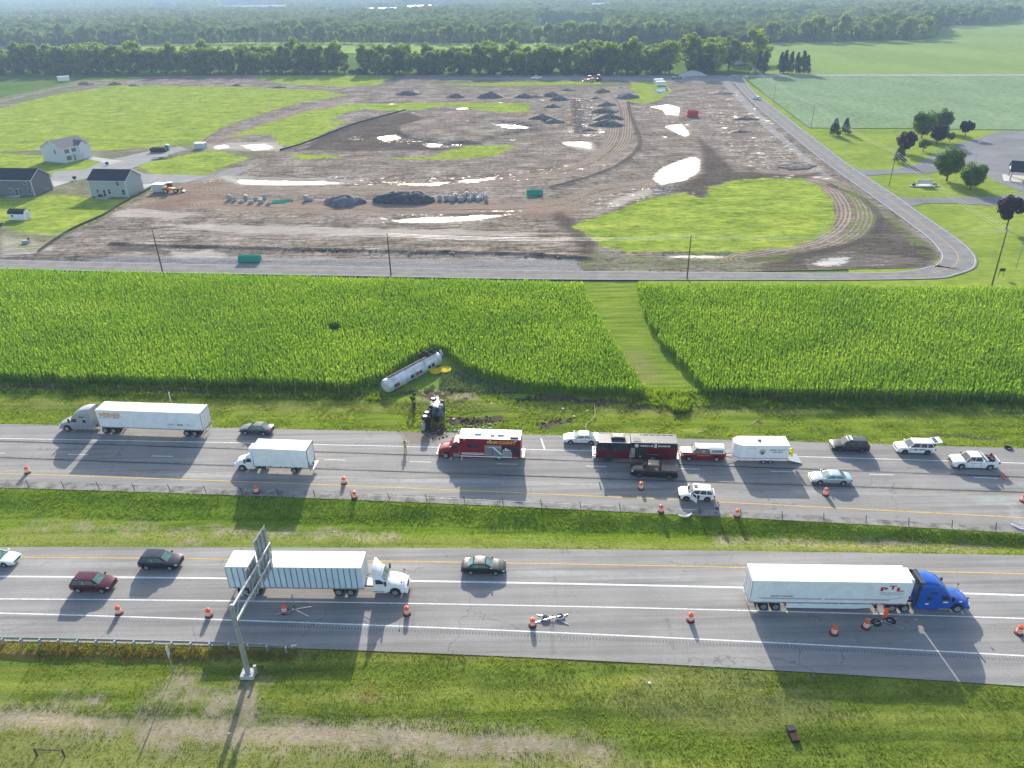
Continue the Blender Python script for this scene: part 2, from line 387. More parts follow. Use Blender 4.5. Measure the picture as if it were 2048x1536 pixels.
TURF = [
 [(-400, 230), (0, 218), (110, 190), (230, 172), (450, 174), (640, 181), (695, 191), (600, 207), (520, 230), (440, 258), (395, 290), (330, 292), (230, 300), (165, 302), (80, 300), (-400, 320)],
 [(452, 276), (520, 253), (600, 227), (690, 210), (750, 209), (880, 207), (812, 219), (770, 224), (730, 219), (690, 228), (662, 244), (700, 244), (640, 272), (590, 294), (560, 292), (540, 268)],
 [(745, 213), (880, 207), (1062, 208), (1055, 226), (1000, 227), (900, 214), (800, 224)],
 [(580, 312), (660, 310), (682, 318), (600, 321)], [(762, 319), (860, 315), (930, 295), (1025, 291), (1030, 297), (985, 315), (900, 321), (800, 322)],
 [(495, 152), (790, 152), (760, 170), (690, 176), (560, 168)], [(868, 171), (1000, 166), (1200, 163), (1207, 169), (1000, 173)],
 [(1262, 165), (1330, 165), (1345, 185), (1320, 200), (1290, 208), (1250, 205), (1275, 190), (1260, 178)],
 [(1143, 455), (1180, 440), (1225, 428), (1280, 405), (1330, 393), (1372, 388), (1395, 398), (1412, 398), (1420, 375), (1470, 362), (1540, 358), (1600, 360), (1640, 375), (1665, 400), (1668, 440), (1660, 465), (1620, 485), (1560, 500), (1480, 508), (1400, 509), (1330, 506), (1260, 505), (1205, 495), (1185, 480), (1165, 465)],
 [(-400, 318), (0, 306), (60, 310), (165, 312), (215, 330), (150, 352), (0, 345), (-400, 350)],
 [(-400, 400), (0, 395), (60, 395), (110, 388), (180, 396), (270, 398), (302, 376), (304, 380), (245, 411), (207, 435), (149, 461), (120, 475), (60, 468), (0, 452), (-400, 455)],
 [(270, 330), (420, 300), (500, 318), (410, 350), (310, 350)], [(-300, 150), (0, 152), (300, 152), (250, 162), (0, 166)]]
SPARSE = [[(1160, 517), (1190, 508), (1330, 516), (1500, 514), (1640, 500), (1500, 540), (1160, 540)], [(1560, 350), (1680, 365), (1730, 400), (1755, 440), (1735, 472), (1690, 492), (1680, 470), (1712, 440), (1700, 400), (1650, 366)],
 [(1690, 360), (1780, 430), (1865, 495), (1870, 520), (1840, 510), (1740, 410)], [(-400, 340), (0, 300), (400, 296), (420, 350), (250, 400), (78, 507), (-400, 517)], [(-400, 150), (0, 150), (180, 160), (120, 200), (-400, 240)],
 [(380, 300), (560, 300), (430, 350), (390, 345)], [(430, 540), (500, 537), (350, 530), (300, 525)], [(860, 160), (1250, 160), (1250, 175), (860, 175)]]
DARKS = [[(1395, 275), (1425, 300), (1470, 345), (1600, 352), (1660, 345), (1600, 362), (1540, 358), (1470, 362), (1420, 375), (1412, 398), (1395, 398), (1372, 388), (1330, 385), (1370, 370), (1405, 350), (1405, 310)],
 [(1700, 375), (1760, 430), (1868, 500), (1868, 520), (1840, 535), (1700, 540), (1500, 538), (1560, 515), (1680, 492), (1735, 472), (1755, 440), (1730, 400)],
 [(1120, 425), (1150, 445), (1165, 465), (1190, 490), (1192, 512), (1165, 515), (1140, 470), (1100, 435)], [(1180, 440), (1280, 405), (1330, 393), (1330, 400), (1225, 432)], [(650, 268), (760, 236), (815, 226), (850, 240), (802, 252), (793, 268), (835, 284), (900, 296), (960, 300), (700, 304), (610, 302)],
 [(1665, 400), (1675, 440), (1662, 465), (1655, 440)], (([(1150, 200), (1155, 240), (1160, 265)]), 3.0)]
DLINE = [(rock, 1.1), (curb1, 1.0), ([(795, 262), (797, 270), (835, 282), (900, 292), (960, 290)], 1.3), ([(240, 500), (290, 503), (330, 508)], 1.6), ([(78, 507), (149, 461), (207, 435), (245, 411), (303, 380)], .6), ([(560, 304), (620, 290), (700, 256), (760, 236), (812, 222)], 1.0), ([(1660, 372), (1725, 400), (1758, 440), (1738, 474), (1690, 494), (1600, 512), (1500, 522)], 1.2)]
BROWN = [[(430, 395), (700, 410), (1000, 408), (1130, 400), (1180, 415), (1130, 440), (900, 428), (600, 428), (430, 420)], [(303, 382), (420, 350), (480, 380), (430, 420), (260, 425)], [(1135, 215), (1152, 215), (1150, 250), (1135, 250)]]
TRACK = [[(1490, 520), (1560, 508), (1640, 492), (1690, 465), (1708, 435), (1698, 402), (1665, 372), (1600, 354)], [(1215, 180), (1240, 215), (1242, 255), (1232, 290), (1190, 325), (1110, 350), (980, 366), (800, 380), (600, 384), (450, 378)],
 [(690, 200), (600, 225), (520, 258), (440, 286), (400, 300)], [(420, 410), (600, 420), (900, 422), (1100, 415), (1200, 385), (1290, 370)]]
GRAVEL = [[(180, 519), (240, 514), (480, 515), (700, 519), (1150, 522), (1165, 541), (1100, 542), (700, 534), (180, 524)], [(790, 158), (1455, 152), (1475, 165), (1000, 160)], ([(0, 205), (100, 180), (180, 168), (400, 168), (700, 180), (860, 195)], 2.2), [(310, 350), (420, 345), (520, 330), (460, 360), (390, 362), (290, 365)],
 [(1456, 160), (1545, 255), (1655, 350), (1780, 440), (1760, 440), (1640, 352), (1530, 258), (1440, 165)]]
P, Z, F = grid(xs, np.array(ys), site_h)
keep = (sdf(P, poly([(-900, 150), (1457, 151)] + ROAD_IN + [(-900, 500)])) > -2.5)[F].all(1)
me = npmesh('construction_ground', np.column_stack([P, Z]), F[keep], True)
for nm, lst, cp in (('water', WATER, 6), ('turf', TURF, 12), ('sparse', SPARSE, 8), ('dark', DARKS, 8), ('brown', BROWN, 12), ('gravel', GRAVEL, 8), ('dry', DRYL, 8)): fattr(me, nm, union(P, lst, cp))
fattr(me, 'dline', union(P, DLINE, 6)); fattr(me, 'damp', union(P, DAMP, 10)); fattr(me, 'track', union(P, [(t, 5.5) for t in TRACK], 6))
def site_mat():
    m = bpy.data.materials.new('site_soil'); nt, p = nodes(m); pos = coords(nt)
    n1 = noise(nt, pos, .09, 5); n2 = noise(nt, pos, .7, 4); n3 = noise(nt, coords(nt, (.25, 1.6, 1), R(4)), .5, 5, .7); nf = noise(nt, pos, 3.5, 3)
    base = ramp(nt, n1, [(.145, .120, .097), (.215, .187, .156), (.30, .268, .23)], .3, .7)
    base = mixc(nt, 1.0, base, ramp(nt, n3, [(.5, .49, .48), (.95, .95, .95), (1.55, 1.52, 1.48)], .3, .72), 'MULTIPLY')
    nst = noise(nt, coords(nt, (.07, 2.4, 1), R(3)), .9, 4, .7)
    base = mixc(nt, 1.0, base, ramp(nt, nst, [(.55, .53, .51), (1.0, 1.0, 1.0), (1.35, 1.33, 1.3)], .36, .66), 'MULTIPLY')
    base = mixc(nt, 1.0, base, ramp(nt, n2, [(.62, .6, .58), (1.1, 1.1, 1.1), (1.3, 1.3, 1.3)], .34, .68), 'MULTIPLY')
    base = mixc(nt, 1.0, base, ramp(nt, nf, [(.55,) * 3, (1.35,) * 3], .3, .7), 'MULTIPLY')
    mb = mask(nt, 'brown', n2, 6, 4); base = mixc(nt, math_(nt, 'MULTIPLY', mb, .65), base, (.22, .155, .11))
    mg = mask(nt, 'gravel', n2, 2, .8); base = mixc(nt, math_(nt, 'MULTIPLY', mg, .75), base, ramp(nt, nf, [(.20, .195, .185), (.32, .31, .30)]))
    mdry = mask(nt, 'dry', n3, 9, 1.5); base = mixc(nt, math_(nt, 'MULTIPLY', mdry, .6), base, (.42, .385, .34))
    mt = mask(nt, 'track', n2, 1, 1.5)
    wv = math_(nt, 'SINE', math_(nt, 'MULTIPLY', math_(nt, 'ADD', attr(nt, 'track'), math_(nt, 'MULTIPLY', n2, .8)), 5.5))
    rut = ramp(nt, math_(nt, 'ADD', math_(nt, 'MULTIPLY', wv, .5), .5), [(.13, .095, .07), (.28, .22, .165), (.34, .285, .235)], .1, .9)
    base = mixc(nt, math_(nt, 'MULTIPLY', mt, .6), base, rut)
    md = mask(nt, 'dark', n2, 7, 2.2); base = mixc(nt, math_(nt, 'MULTIPLY', md, .72), base, ramp(nt, nf, [(.035, .028, .022), (.085, .07, .058)]))
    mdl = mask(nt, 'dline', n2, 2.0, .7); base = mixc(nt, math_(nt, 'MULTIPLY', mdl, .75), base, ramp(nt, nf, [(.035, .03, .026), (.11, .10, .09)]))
    msp = math_(nt, 'MULTIPLY', mask(nt, 'sparse', n2, 3, 1), math_(nt, 'GREATER_THAN', n3, .5))
    gcol = ramp(nt, noise(nt, coords(nt, (.5, 1, 1), R(-8)), .16, 5), [(.16, .22, .036), (.235, .305, .048), (.31, .365, .07)], .3, .7)
    gcol = mixc(nt, 1.0, gcol, ramp(nt, nf, [(.7,) * 3, (1.15,) * 3], .3, .7), 'MULTIPLY')
    base = mixc(nt, math_(nt, 'MULTIPLY', msp, .7), base, ramp(nt, nf, [(.10, .13, .04), (.15, .19, .05)]))
    gcol = mixc(nt, 1.0, gcol, ramp(nt, noise(nt, pos, .38, 6, .75), [(.55, .68, .6), (.98, .98, .98), (1.2, 1.15, 1.0)], .34, .62), 'MULTIPLY')
    gcol = mixc(nt, 1.0, gcol, ramp(nt, noise(nt, coords(nt, (.35, 1.5, 1), R(-10)), .55, 5, .7), [(.62, .66, .6), (1.0, 1.0, 1.0), (1.22, 1.18, 1.1)], .34, .66), 'MULTIPLY')
    mtf = mask(nt, 'turf', math_(nt, 'ADD', math_(nt, 'MULTIPLY', n2, .5), math_(nt, 'MULTIPLY', noise(nt, pos, .16, 5, .7), .5)), 11, 1.2); base = mixc(nt, mtf, base, gcol)
    mw = mask(nt, 'water', math_(nt, 'ADD', math_(nt, 'MULTIPLY', n3, .4), math_(nt, 'MULTIPLY', noise(nt, coords(nt, (.5, 2.6, 1), R(-5)), 1.1, 4, .7), .6)), 11, .3, -.5)
    wet = math_(nt, 'MULTIPLY', math_(nt, 'MULTIPLY', math_(nt, 'GREATER_THAN', math_(nt, 'ADD', math_(nt, 'MULTIPLY', nst, .6), math_(nt, 'MULTIPLY', n2, .4)), .592), mask(nt, 'damp', n2, 8, 2)), math_(nt, 'SUBTRACT', 1.0, mtf))
    mw = math_(nt, 'MAXIMUM', mw, math_(nt, 'MULTIPLY', wet, .9))
    base = mixc(nt, mw, base, mixc(nt, math_(nt, 'GREATER_THAN', attr(nt, 'water'), 2.6), (.2, .185, .16), (.22, .40, .43)))
    deep = math_(nt, 'GREATER_THAN', attr(nt, 'water'), 2.6)
    nt.links.new(base, p.inputs['Base Color'])
    rg = mixc(nt, mw, (.93,) * 3, (.05,) * 3); nt.links.new(rg, p.inputs['Roughness'])
    nt.links.new(math_(nt, 'SUBTRACT', math_(nt, 'MULTIPLY', mw, .6), math_(nt, 'MULTIPLY', deep, .56)), p.inputs['Specular IOR Level'])
    h = math_(nt, 'MULTIPLY', math_(nt, 'ADD', math_(nt, 'ADD', n2, n3), math_(nt, 'MULTIPLY', nf, .4)), math_(nt, 'SUBTRACT', 1.0, mw))
    bump(nt, p, h, .55, .35); return m
o = mobj('construction_ground', me, site_mat()); tag(o, kind='structure')

# country road with its bend
ASPH = mat('asphalt_country', [(.19, .186, .18), (.25, .246, .24)], scale=.35, world=True, rough=.92, fine=.12, fscale=4, detail=6)
PAVE = mat('asphalt_lot', [(.17, .17, .172), (.23, .23, .23)], scale=.06, world=True, rough=.92, fine=.15, fscale=2, detail=6)
def ribbon(name, A, B, z, m, n=4, kind='structure'):
    A = [up_(*p) for p in smooth(A, n)]; B = [up_(*p) for p in smooth(B, n)]; k = min(len(A), len(B)); s = MB()
    s.add([(a[0], a[1], z) for a in A[:k]] + [(b[0], b[1], z) for b in B[:k]], [(i, i + 1, k + i + 1, k + i) for i in range(k - 1)])
    return tag(s.build(name, m), kind=kind)
assert len(ROAD_IN) == len(ROAD_OUT) or True
RI, RO = ROAD_IN[:], ROAD_OUT[:]
if len(RI) < len(RO): RI.insert(11, (1869, 529))
while len(RI) > len(RO): RI.pop(10)
ribbon('country_road', RI, RO, .02, ASPH)
PAINTW = mat('road_paint_white', [(.55, .55, .54), (.74, .74, .73)], scale=1.5, world=True, rough=.7, fine=.25, fscale=7, lo=.25, hi=.55)
PAINTY = mat('road_paint_yellow', [(.50, .32, .07), (.66, .44, .12)], scale=1.5, world=True, rough=.7, fine=.25, fscale=7, lo=.25, hi=.55)
def offl(t, wd):
    ml = [((a[0] * (1 - t) + b[0] * t), (a[1] * (1 - t) + b[1] * t)) for a, b in zip(RI, RO)]
    W = [np.array(up_(*p)) for p in smooth(ml, 6)]; out = []
    for i, p in enumerate(W):
        d = W[min(i + 1, len(W) - 1)] - W[max(i - 1, 0)]; d /= np.hypot(*d) + 1e-9; nn = np.array([-d[1], d[0]]); out.append((p - nn * wd, p + nn * wd))
    return out
for nm, t, wd, m in (('edge_line', .06, .05, PAINTW), ('edge_line', .94, .05, PAINTW), ('centre_line', .5, .06, PAINTY)):
    q = offl(t, wd); s = MB(); k = len(q); s.add([(a[0], a[1], .035) for a, b in q] + [(b[0], b[1], .035) for a, b in q], [(i, i + 1, k + i + 1, k + i) for i in range(k - 1)])
    tag(s.build(nm, m), kind='structure')
field('cross_road', [(1457, 156), (1340, 153), (1340, 150), (1640, 149), (2300, 148), (2300, 151), (1640, 152), (1500, 154)], 0.0, mat('gravel_road', [(.26, .25, .23), (.34, .33, .31)], scale=.2, world=True, rough=.95))
field('parking_lot', [(1860, 312), (1925, 285), (2000, 262), (2200, 262), (2400, 360), (2200, 420), (2048, 384), (1990, 362), (1966, 345), (1975, 338), (1935, 330), (1863, 325)], -.04, PAVE)
field('driveway', [(1700, 332), (1722, 339), (1780, 340), (1830, 330), (1862, 312), (1868, 326), (1885, 340), (1855, 347), (1800, 347), (1735, 351), (1722, 352)], -.02, PAVE)
field('driveway', [(1790, 392), (1815, 396), (1860, 396), (1990, 393), (2048, 386), (2200, 380), (2200, 440), (2048, 424), (1990, 411), (1900, 406), (1850, 406), (1822, 413)], -.02, PAVE)
CONCP = mat('concrete_pale', [(.36, .35, .33), (.46, .45, .42)], scale=.3, world=True, rough=.9, fine=.1)
STREET = mat('street_grey', [(.25, .25, .24), (.31, .31, .30)], scale=.2, world=True, rough=.9, fine=.1)
field('side_street', [(-300, 375), (100, 360), (108, 343), (170, 340), (200, 325), (285, 305), (360, 293), (375, 299), (330, 312), (262, 337), (290, 348), (420, 352), (370, 366), (285, 366), (270, 366), (200, 350), (110, 372)], .05, STREET)
field('driveway', [(165, 315), (175, 312), (245, 322), (218, 330), (205, 325)], .07, CONCP)
field('driveway', [(104, 362), (140, 364), (108, 374)], .07, CONCP); field('driveway', [(285, 368), (318, 366), (288, 377)], .07, CONCP)

# ---------------- highway ----------------
def line(pts):
    W = np.array([up_(*p) for p in pts]); c = np.polyfit(W[:, 0], W[:, 1], 2 if len(W) > 2 else 1)
    x0, x1 = W[:, 0].min(), W[:, 0].max()
    def f(x):
        x = np.asarray(x, float); xc = np.clip(x, x0, x1); s = np.polyval(np.polyder(c), xc); return np.polyval(c, xc) + s * (x - xc)
    return f
FT = line([(0, 847.5), (350, 855), (700, 862), (1050, 869.5), (1400, 876), (2048, 898)])
FB = line([(0, 976), (506, 991), (700, 999.5), (1400, 1033), (2048, 1067)])
FASPH = line([(0, 962), (506, 978), (700, 986), (1400, 1020), (2048, 1056)])
FWHITE = line([(0, 877), (700, 891.6), (1050, 898.7), (1400, 907), (1600, 914), (2048, 927)])
FDASH = line([(0, 906), (155, 909.4), (324, 913.5), (668, 920), (840, 924), (1014, 928.5), (1192, 932.5), (1378, 938), (1565, 943), (1762, 950), (1970, 956)])
FY2 = line([(0, 937.7), (700, 953.5), (1400, 970.5), (1685, 980), (2048, 993.5)])
FY1 = line([(0, 947), (700, 972.8), (1356, 1000), (1685, 1016), (2048, 1036.8)])
FS1 = line([(0, 883), (506, 898), (700, 907.6), (1400, 931), (2048, 955)])
FS2 = line([(0, 915.5), (700, 940), (1178, 957), (2048, 985)])
NT = line([(0, 1094), (400, 1096), (1100, 1097), (1400, 1101.5), (2048, 1111)])
NB = line([(0, 1282), (605, 1299), (1100, 1314.6), (1400, 1333), (1549, 1342), (2048, 1372.7)])
NY = line([(32, 1114), (273, 1118), (742, 1121.5), (1100, 1127.7), (1400, 1134), (2048, 1148)])
NL1 = line([(0, 1153), (458, 1158.4), (824, 1161), (1100, 1167), (1400, 1174.3), (2048, 1190.7)])
NL2 = line([(0, 1197.7), (458, 1203.5), (1100, 1211.4), (1400, 1219.2), (2048, 1237.6)])
NL3 = line([(0, 1226.4), (458, 1241), (700, 1248.7), (1100, 1264.4), (1400, 1279.3), (2048, 1312)])
XR = np.arange(-190, 191, 1.0)
def strip(name, fa, fb, z, m, xr=XR, nv=2, kind='structure', attrs=None, hf=None):
    a, b = fa(xr), fb(xr); t = np.linspace(0, 1, nv)[:, None]
    Y = a[None] * (1 - t) + b[None] * t; X = np.repeat(xr[None], nv, 0); P = np.stack([X.ravel(), Y.ravel()], 1)
    Z = np.full(len(P), z) + (0 if hf is None else hf(P, np.repeat(t, len(xr), 1).ravel()))
    i = np.arange(len(P)).reshape(nv, len(xr)); F = np.stack([i[:-1, :-1].ravel(), i[1:, :-1].ravel(), i[1:, 1:].ravel(), i[:-1, 1:].ravel()], 1)
    me = npmesh(name, np.column_stack([P, Z]), F, True)
    for k, v in (attrs or {}).items(): fattr(me, k, v(P))
    o = mobj(name, me, m); return tag(o, kind=kind)
def hw_mat(name, c0, c1):
    m = bpy.data.materials.new(name); nt, p = nodes(m); pos = coords(nt)
    st = coords(nt, (.02, 1, 1), R(3.4)); n1 = noise(nt, pos, .12, 5); ns = noise(nt, st, 1.1, 4, .65); nf = noise(nt, pos, 7, 3, .8); nm = noise(nt, pos, 1.2, 4)
    c = ramp(nt, n1, [c0, c1], .3, .7)
    c = mixc(nt, 1.0, c, ramp(nt, ns, [(.72, .72, .73), (1.0, 1.0, 1.0), (1.18, 1.18, 1.17)], .32, .68), 'MULTIPLY')
    c = mixc(nt, 1.0, c, ramp(nt, nf, [(.80,) * 3, (1.12,) * 3], .3, .7), 'MULTIPLY')
    # cracks: thin dark wandering seams
    v = N(nt, 'ShaderNodeTexVoronoi', feature='DISTANCE_TO_EDGE'); v.inputs['Scale'].default_value = .07
    wp = N(nt, 'ShaderNodeVectorMath', operation='ADD'); nt.links.new(pos, wp.inputs[0])
    nn = N(nt, 'ShaderNodeTexNoise'); nn.inputs['Scale'].default_value = .6; nn.inputs['Detail'].default_value = 5; sc = N(nt, 'ShaderNodeVectorMath', operation='SCALE'); sc.inputs['Scale'].default_value = 3.0
    nt.links.new(pos, nn.inputs['Vector']); nt.links.new(nn.outputs['Color'], sc.inputs[0]); nt.links.new(sc.outputs[0], wp.inputs[1]); nt.links.new(wp.outputs[0], v.inputs['Vector'])
    cr = math_(nt, 'MULTIPLY', math_(nt, 'LESS_THAN', v.outputs['Distance'], .0035), math_(nt, 'GREATER_THAN', n1, .5))
    c = mixc(nt, math_(nt, 'MULTIPLY', cr, .38), c, (.03, .03, .032))
    mp = mask(nt, 'pale', ns, 2.2, .7); mp = math_(nt, 'MULTIPLY', mp, ramp(nt, nm, [(.25,) * 3, (1,) * 3], .3, .6))
    c = mixc(nt, math_(nt, 'MULTIPLY', mp, .5), c, (.36, .38, .37))
    md = mask(nt, 'stain', nm, 1.2, .6); c = mixc(nt, math_(nt, 'MULTIPLY', md, .55), c, (.06, .06, .06))
    ms = mask(nt, 'soil', nm, 3, .5); c = mixc(nt, math_(nt, 'MULTIPLY', ms, .7), c, (.12, .085, .06))
    nt.links.new(c, p.inputs['Base Color']); p.inputs['Roughness'].default_value = .86; p.inputs['Specular IOR Level'].default_value = .25
    bump(nt, p, nf, .15, .02); return m
HW1 = hw_mat('highway_asphalt_far', (.19, .183, .172), (.25, .242, .229)); HW2 = hw_mat('highway_asphalt_near', (.20, .193, .182), (.262, .253, .24))
PALE_F = [[(0, 938), (300, 944), (700, 953), (1000, 960), (1340, 970), (1330, 980), (1150, 974), (900, 966), (700, 962), (300, 950), (0, 943)], [(1560, 975), (1700, 980), (2048, 994), (2048, 1000), (1800, 990), (1600, 985)], ([(1960, 1002), (2020, 1006), (2030, 1030), (2045, 1050)], .5)]
PALE_N = [[(0, 1122), (300, 1128), (700, 1128), (1100, 1140), (1500, 1160), (1480, 1168), (1100, 1152), (1000, 1140), (700, 1136), (200, 1132), (0, 1128)], [(1700, 1182), (2048, 1192), (2048, 1200), (1800, 1194)]]
STAIN_F = [([(0, 883), (506, 898), (700, 907.6), (1400, 931), (2048, 955)], .16), ([(0, 915.5), (700, 940), (1178, 957), (2048, 985)], .18), ([(830, 868), (880, 870), (960, 872)], .1)]
STAIN_N = [([(1108, 1150), (1108, 1210), (1104, 1255), (1107, 1312)], .05), ([(1335, 1238), (1342, 1280), (1345, 1300)], .05), ([(820, 1180), (826, 1235), (820, 1262)], .07), ([(176, 1205), (160, 1228)], .07), ([(1696, 1232), (1710, 1262), (1726, 1295)], .12)]
SOIL_F = [[(795, 862), (900, 864), (885, 876), (870, 888), (820, 886), (805, 875)]]
xh = np.arange(-190, 191, .8)
strip('far_carriageway', FT, FASPH, .03, HW1, xh, 24, attrs={'pale': lambda P: union(P, PALE_F, 5), 'stain': lambda P: union(P, STAIN_F, 3), 'soil': lambda P: union(P, SOIL_F, 5)})
strip('near_carriageway', NT, NB, .03, HW2, xh, 26, attrs={'pale': lambda P: union(P, PALE_N, 5), 'stain': lambda P: union(P, STAIN_N, 3), 'soil': lambda P: np.full(len(P), -5.)})
strip('gravel_shoulder', lambda x: FASPH(x) + .02, FB, .028, mat('shoulder_gravel', [(.13, .125, .11), (.24, .23, .21), (.30, .29, .27)], scale=.7, world=True, rough=.95, fine=.3, fscale=5, bmp=.4))
def mark(name, f, wd, z, m, dashes=None):
    if dashes is None: strip(name, lambda x: f(x) + wd / 2, lambda x: f(x) - wd / 2, z, m, XR)
    else:
        s = MB()
        for a, b in dashes:
            xa = up_(a, 930)[0]; x0, x1 = a, b; ya, yb = float(f(x0)), float(f(x1)); s.add([(x0, ya - wd / 2, z), (x1, yb - wd / 2, z), (x1, yb + wd / 2, z), (x0, ya + wd / 2, z)], [(0, 1, 2, 3)])
        tag(s.build(name, m), kind='structure')
mark('edge_line', FWHITE, .15, .036, PAINTW)
dsh = []
for a, b in ((-38, 10), (135, 176), (302, 345), (475, 516), (648, 690), (819, 862), (993, 1035), (1172, 1213), (1356, 1401), (1542, 1588), (1739, 1786), (1946, 1993)):
    ym = 906 + (a + b) / 2 * .0245; dsh.append((up_(a, ym)[0], up_(b, ym)[0]))
mark('lane_line', FDASH, .13, .036, PAINTW, dsh)
TAR = mat('tar_band', [(.055, .055, .057), (.085, .085, .086), (.14, .138, .134)], scale=.5, world=True, rough=.8, stretch=(.15, 1, 1), fine=.2)
mark('tar_band', FS1, .24, .0325, TAR); mark('tar_band', FS2, .24, .0325, TAR)
mark('edge_line', FY1, .16, .036, PAINTY)
mark('edge_line', FY2, .10, .036, mat('faded_yellow', [(.22, .19, .12), (.42, .33, .14)], scale=.8, world=True, rough=.8, stretch=(.3, 1, 1)))
mark('edge_line', NY, .14, .036, PAINTY); mark('lane_line', NL1, .26, .036, PAINTW); mark('lane_line', NL2, .16, .036, PAINTW); mark('edge_line', NL3, .16, .036, PAINTW)
s = MB(); a, b = U(1082, 877), U(1089, 898)
s.add([(a.x - .12, a.y, .037), (a.x + .12, a.y, .037), (b.x + .12, b.y, .037), (b.x - .12, b.y, .037)], [(0, 1, 2, 3)]); tag(s.build('lane_line', PAINTW), kind='structure')
# rumble strip grooves along the outer line of the near carriageway
s = MB()
for x in np.arange(-60, 60, .33): y = float(NL3(x)) - .55; s.box(x, x + .16, y - .2, y + .2, .031, .0345)
tag(s.build('rumble_strip', mat('groove', [(.13, .13, .13), (.17, .17, .17)], rough=.95)), kind='structure')

# ---------------- verges ----------------
BARE = [[(-60, 1420), (0, 1418), (60, 1415), (150, 1425), (290, 1437), (330, 1430), (430, 1432), (520, 1440), (700, 1450), (850, 1455), (950, 1468), (1100, 1475), (1170, 1482), (1210, 1492), (1200, 1506), (1100, 1498), (900, 1500), (700, 1490), (500, 1480), (400, 1480), (330, 1475), (200, 1450), (100, 1452), (-60, 1442)],
 [(488, 1358), (518, 1356), (512, 1400), (505, 1440), (480, 1450), (474, 1412), (412, 1422), (420, 1392), (475, 1385)], [(345, 1350), (385, 1352), (335, 1400), (308, 1396)], [(140, 1392), (200, 1390), (190, 1402), (140, 1402)], [(355, 1395), (385, 1385), (370, 1405)], [(330, 1460), (350, 1468), (370, 1490), (310, 1490)]]
DRYG = [[(-80, 1425), (400, 1432), (800, 1450), (1250, 1480), (1300, 1545), (-80, 1560)], [(1370, 1290), (1500, 1330), (1700, 1420), (1500, 1480), (1200, 1420)], [(700, 1370), (760, 1370), (760, 1400), (700, 1395)]]
RUST = [[(-60, 1284), (0, 1286), (300, 1294), (610, 1302), (600, 1318), (300, 1322), (0, 1314), (-60, 1312)], [(610, 1299), (1100, 1314), (1400, 1333), (1400, 1340), (1100, 1321), (600, 1306)], [(715, 1368), (740, 1360), (760, 1395), (725, 1402)]]
def turf_mat(name, dk, md, lt, streak=(.06, 1, 1), rot=R(3.5)):
    m = bpy.data.materials.new(name); nt, p = nodes(m); pos = coords(nt)
    n1 = noise(nt, coords(nt, streak, rot), .55, 5, .65); n2 = noise(nt, pos, .5, 5); nf = noise(nt, pos, 6, 3, .8)
    c = ramp(nt, n1, [dk, md, lt], .32, .68)
    c = mixc(nt, 1.0, c, ramp(nt, nf, [(.6,) * 3, (1.25,) * 3], .28, .72), 'MULTIPLY')
    c = mixc(nt, math_(nt, 'MULTIPLY', mask(nt, 'dry', n1, 5, 1.5), .5), c, ramp(nt, nf, [(.15, .145, .05), (.24, .22, .10)]))
    c = mixc(nt, math_(nt, 'MULTIPLY', mask(nt, 'rust', n2, 1.5, .6), .6), c, ramp(nt, n2, [(.14, .14, .03), (.26, .15, .05), (.20, .09, .04)]))
    c = mixc(nt, math_(nt, 'MULTIPLY', mask(nt, 'bare', n2, 6.5, 2.2, .3), .78), c, ramp(nt, noise(nt, pos, 2.5, 5, .7), [(.20, .15, .105), (.29, .235, .18), (.37, .315, .25)], .3, .7))
    c = mixc(nt, mask(nt, 'mud', n2, 3, .6), c, ramp(nt, nf, [(.05, .04, .03), (.13, .10, .075)], .3, .7))
    nt.links.new(c, p.inputs['Base Color']); p.inputs['Roughness'].default_value = .95; p.inputs['Specular IOR Level'].default_value = 0
    bump(nt, p, math_(nt, 'ADD', nf, n1), .6, .12); return m
nul = lambda P: np.full(len(P), -9.)
FGT = turf_mat('verge_turf', (.07, .105, .016), (.145, .19, .028), (.235, .262, .052)); MDT = turf_mat('median_turf', (.06, .115, .012), (.135, .205, .02), (.21, .265, .034)); UPT = turf_mat('upper_turf', (.075, .125, .016), (.16, .22, .024), (.235, .285, .042))
def und(amp): return lambda P, t: (vnoise(P, 3.0, 9) - .5) * amp * np.clip(np.minimum(t, 1 - t) * 12, 0, 1)
strip('grass_verge', NB, lambda x: NB(x) - 24, -.03, FGT, np.arange(-110, 111, .8), 34, attrs={'bare': lambda P: union(P, BARE, 5), 'dry': lambda P: union(P, DRYG, 6), 'rust': lambda P: union(P, RUST, 4), 'mud': nul}, hf=lambda P, t: und(.25)(P, t) - np.clip(t * 3, 0, 1) * .25)
strip('median', FB, NT, -.03, MDT, np.arange(-140, 141, .8), 22, attrs={'bare': lambda P: union(P, [([(380, 1056), (640, 1062), (800, 1067)], .12), ([(60, 1050), (200, 1047), (380, 1056)], .1), [(376, 1078), (398, 1080), (392, 1086), (378, 1084)], ([(1440, 1075), (1700, 1082), (1980, 1088)], .25)], 5), 'dry': lambda P: union(P, [[(0, 1050), (700, 1070), (2048, 1085), (2048, 1108), (700, 1094), (0, 1092)]], 6), 'rust': nul, 'mud': nul},
      hf=lambda P, t: und(.2)(P, t) - .55 * np.sin(np.pi * np.clip(t, 0, 1)) ** 1.5)
CORN_L = [(-260, 545), (0, 552), (700, 571), (1163, 579), (1180, 612), (1222, 690), (1262, 752), (1298, 796), (1130, 790), (1052, 782), (1000, 768), (938, 748), (905, 728), (888, 712), (866, 706), (812, 738), (768, 770), (700, 783), (450, 778), (0, 768), (-260, 760)]
CORN_R = [(1275, 582), (1600, 586), (2048, 590), (2400, 594), (2400, 812), (2048, 806), (1700, 803), (1408, 795), (1372, 745), (1318, 690), (1290, 640)]
GAP = [(652, 664), (680, 661), (690, 676), (664, 684)]
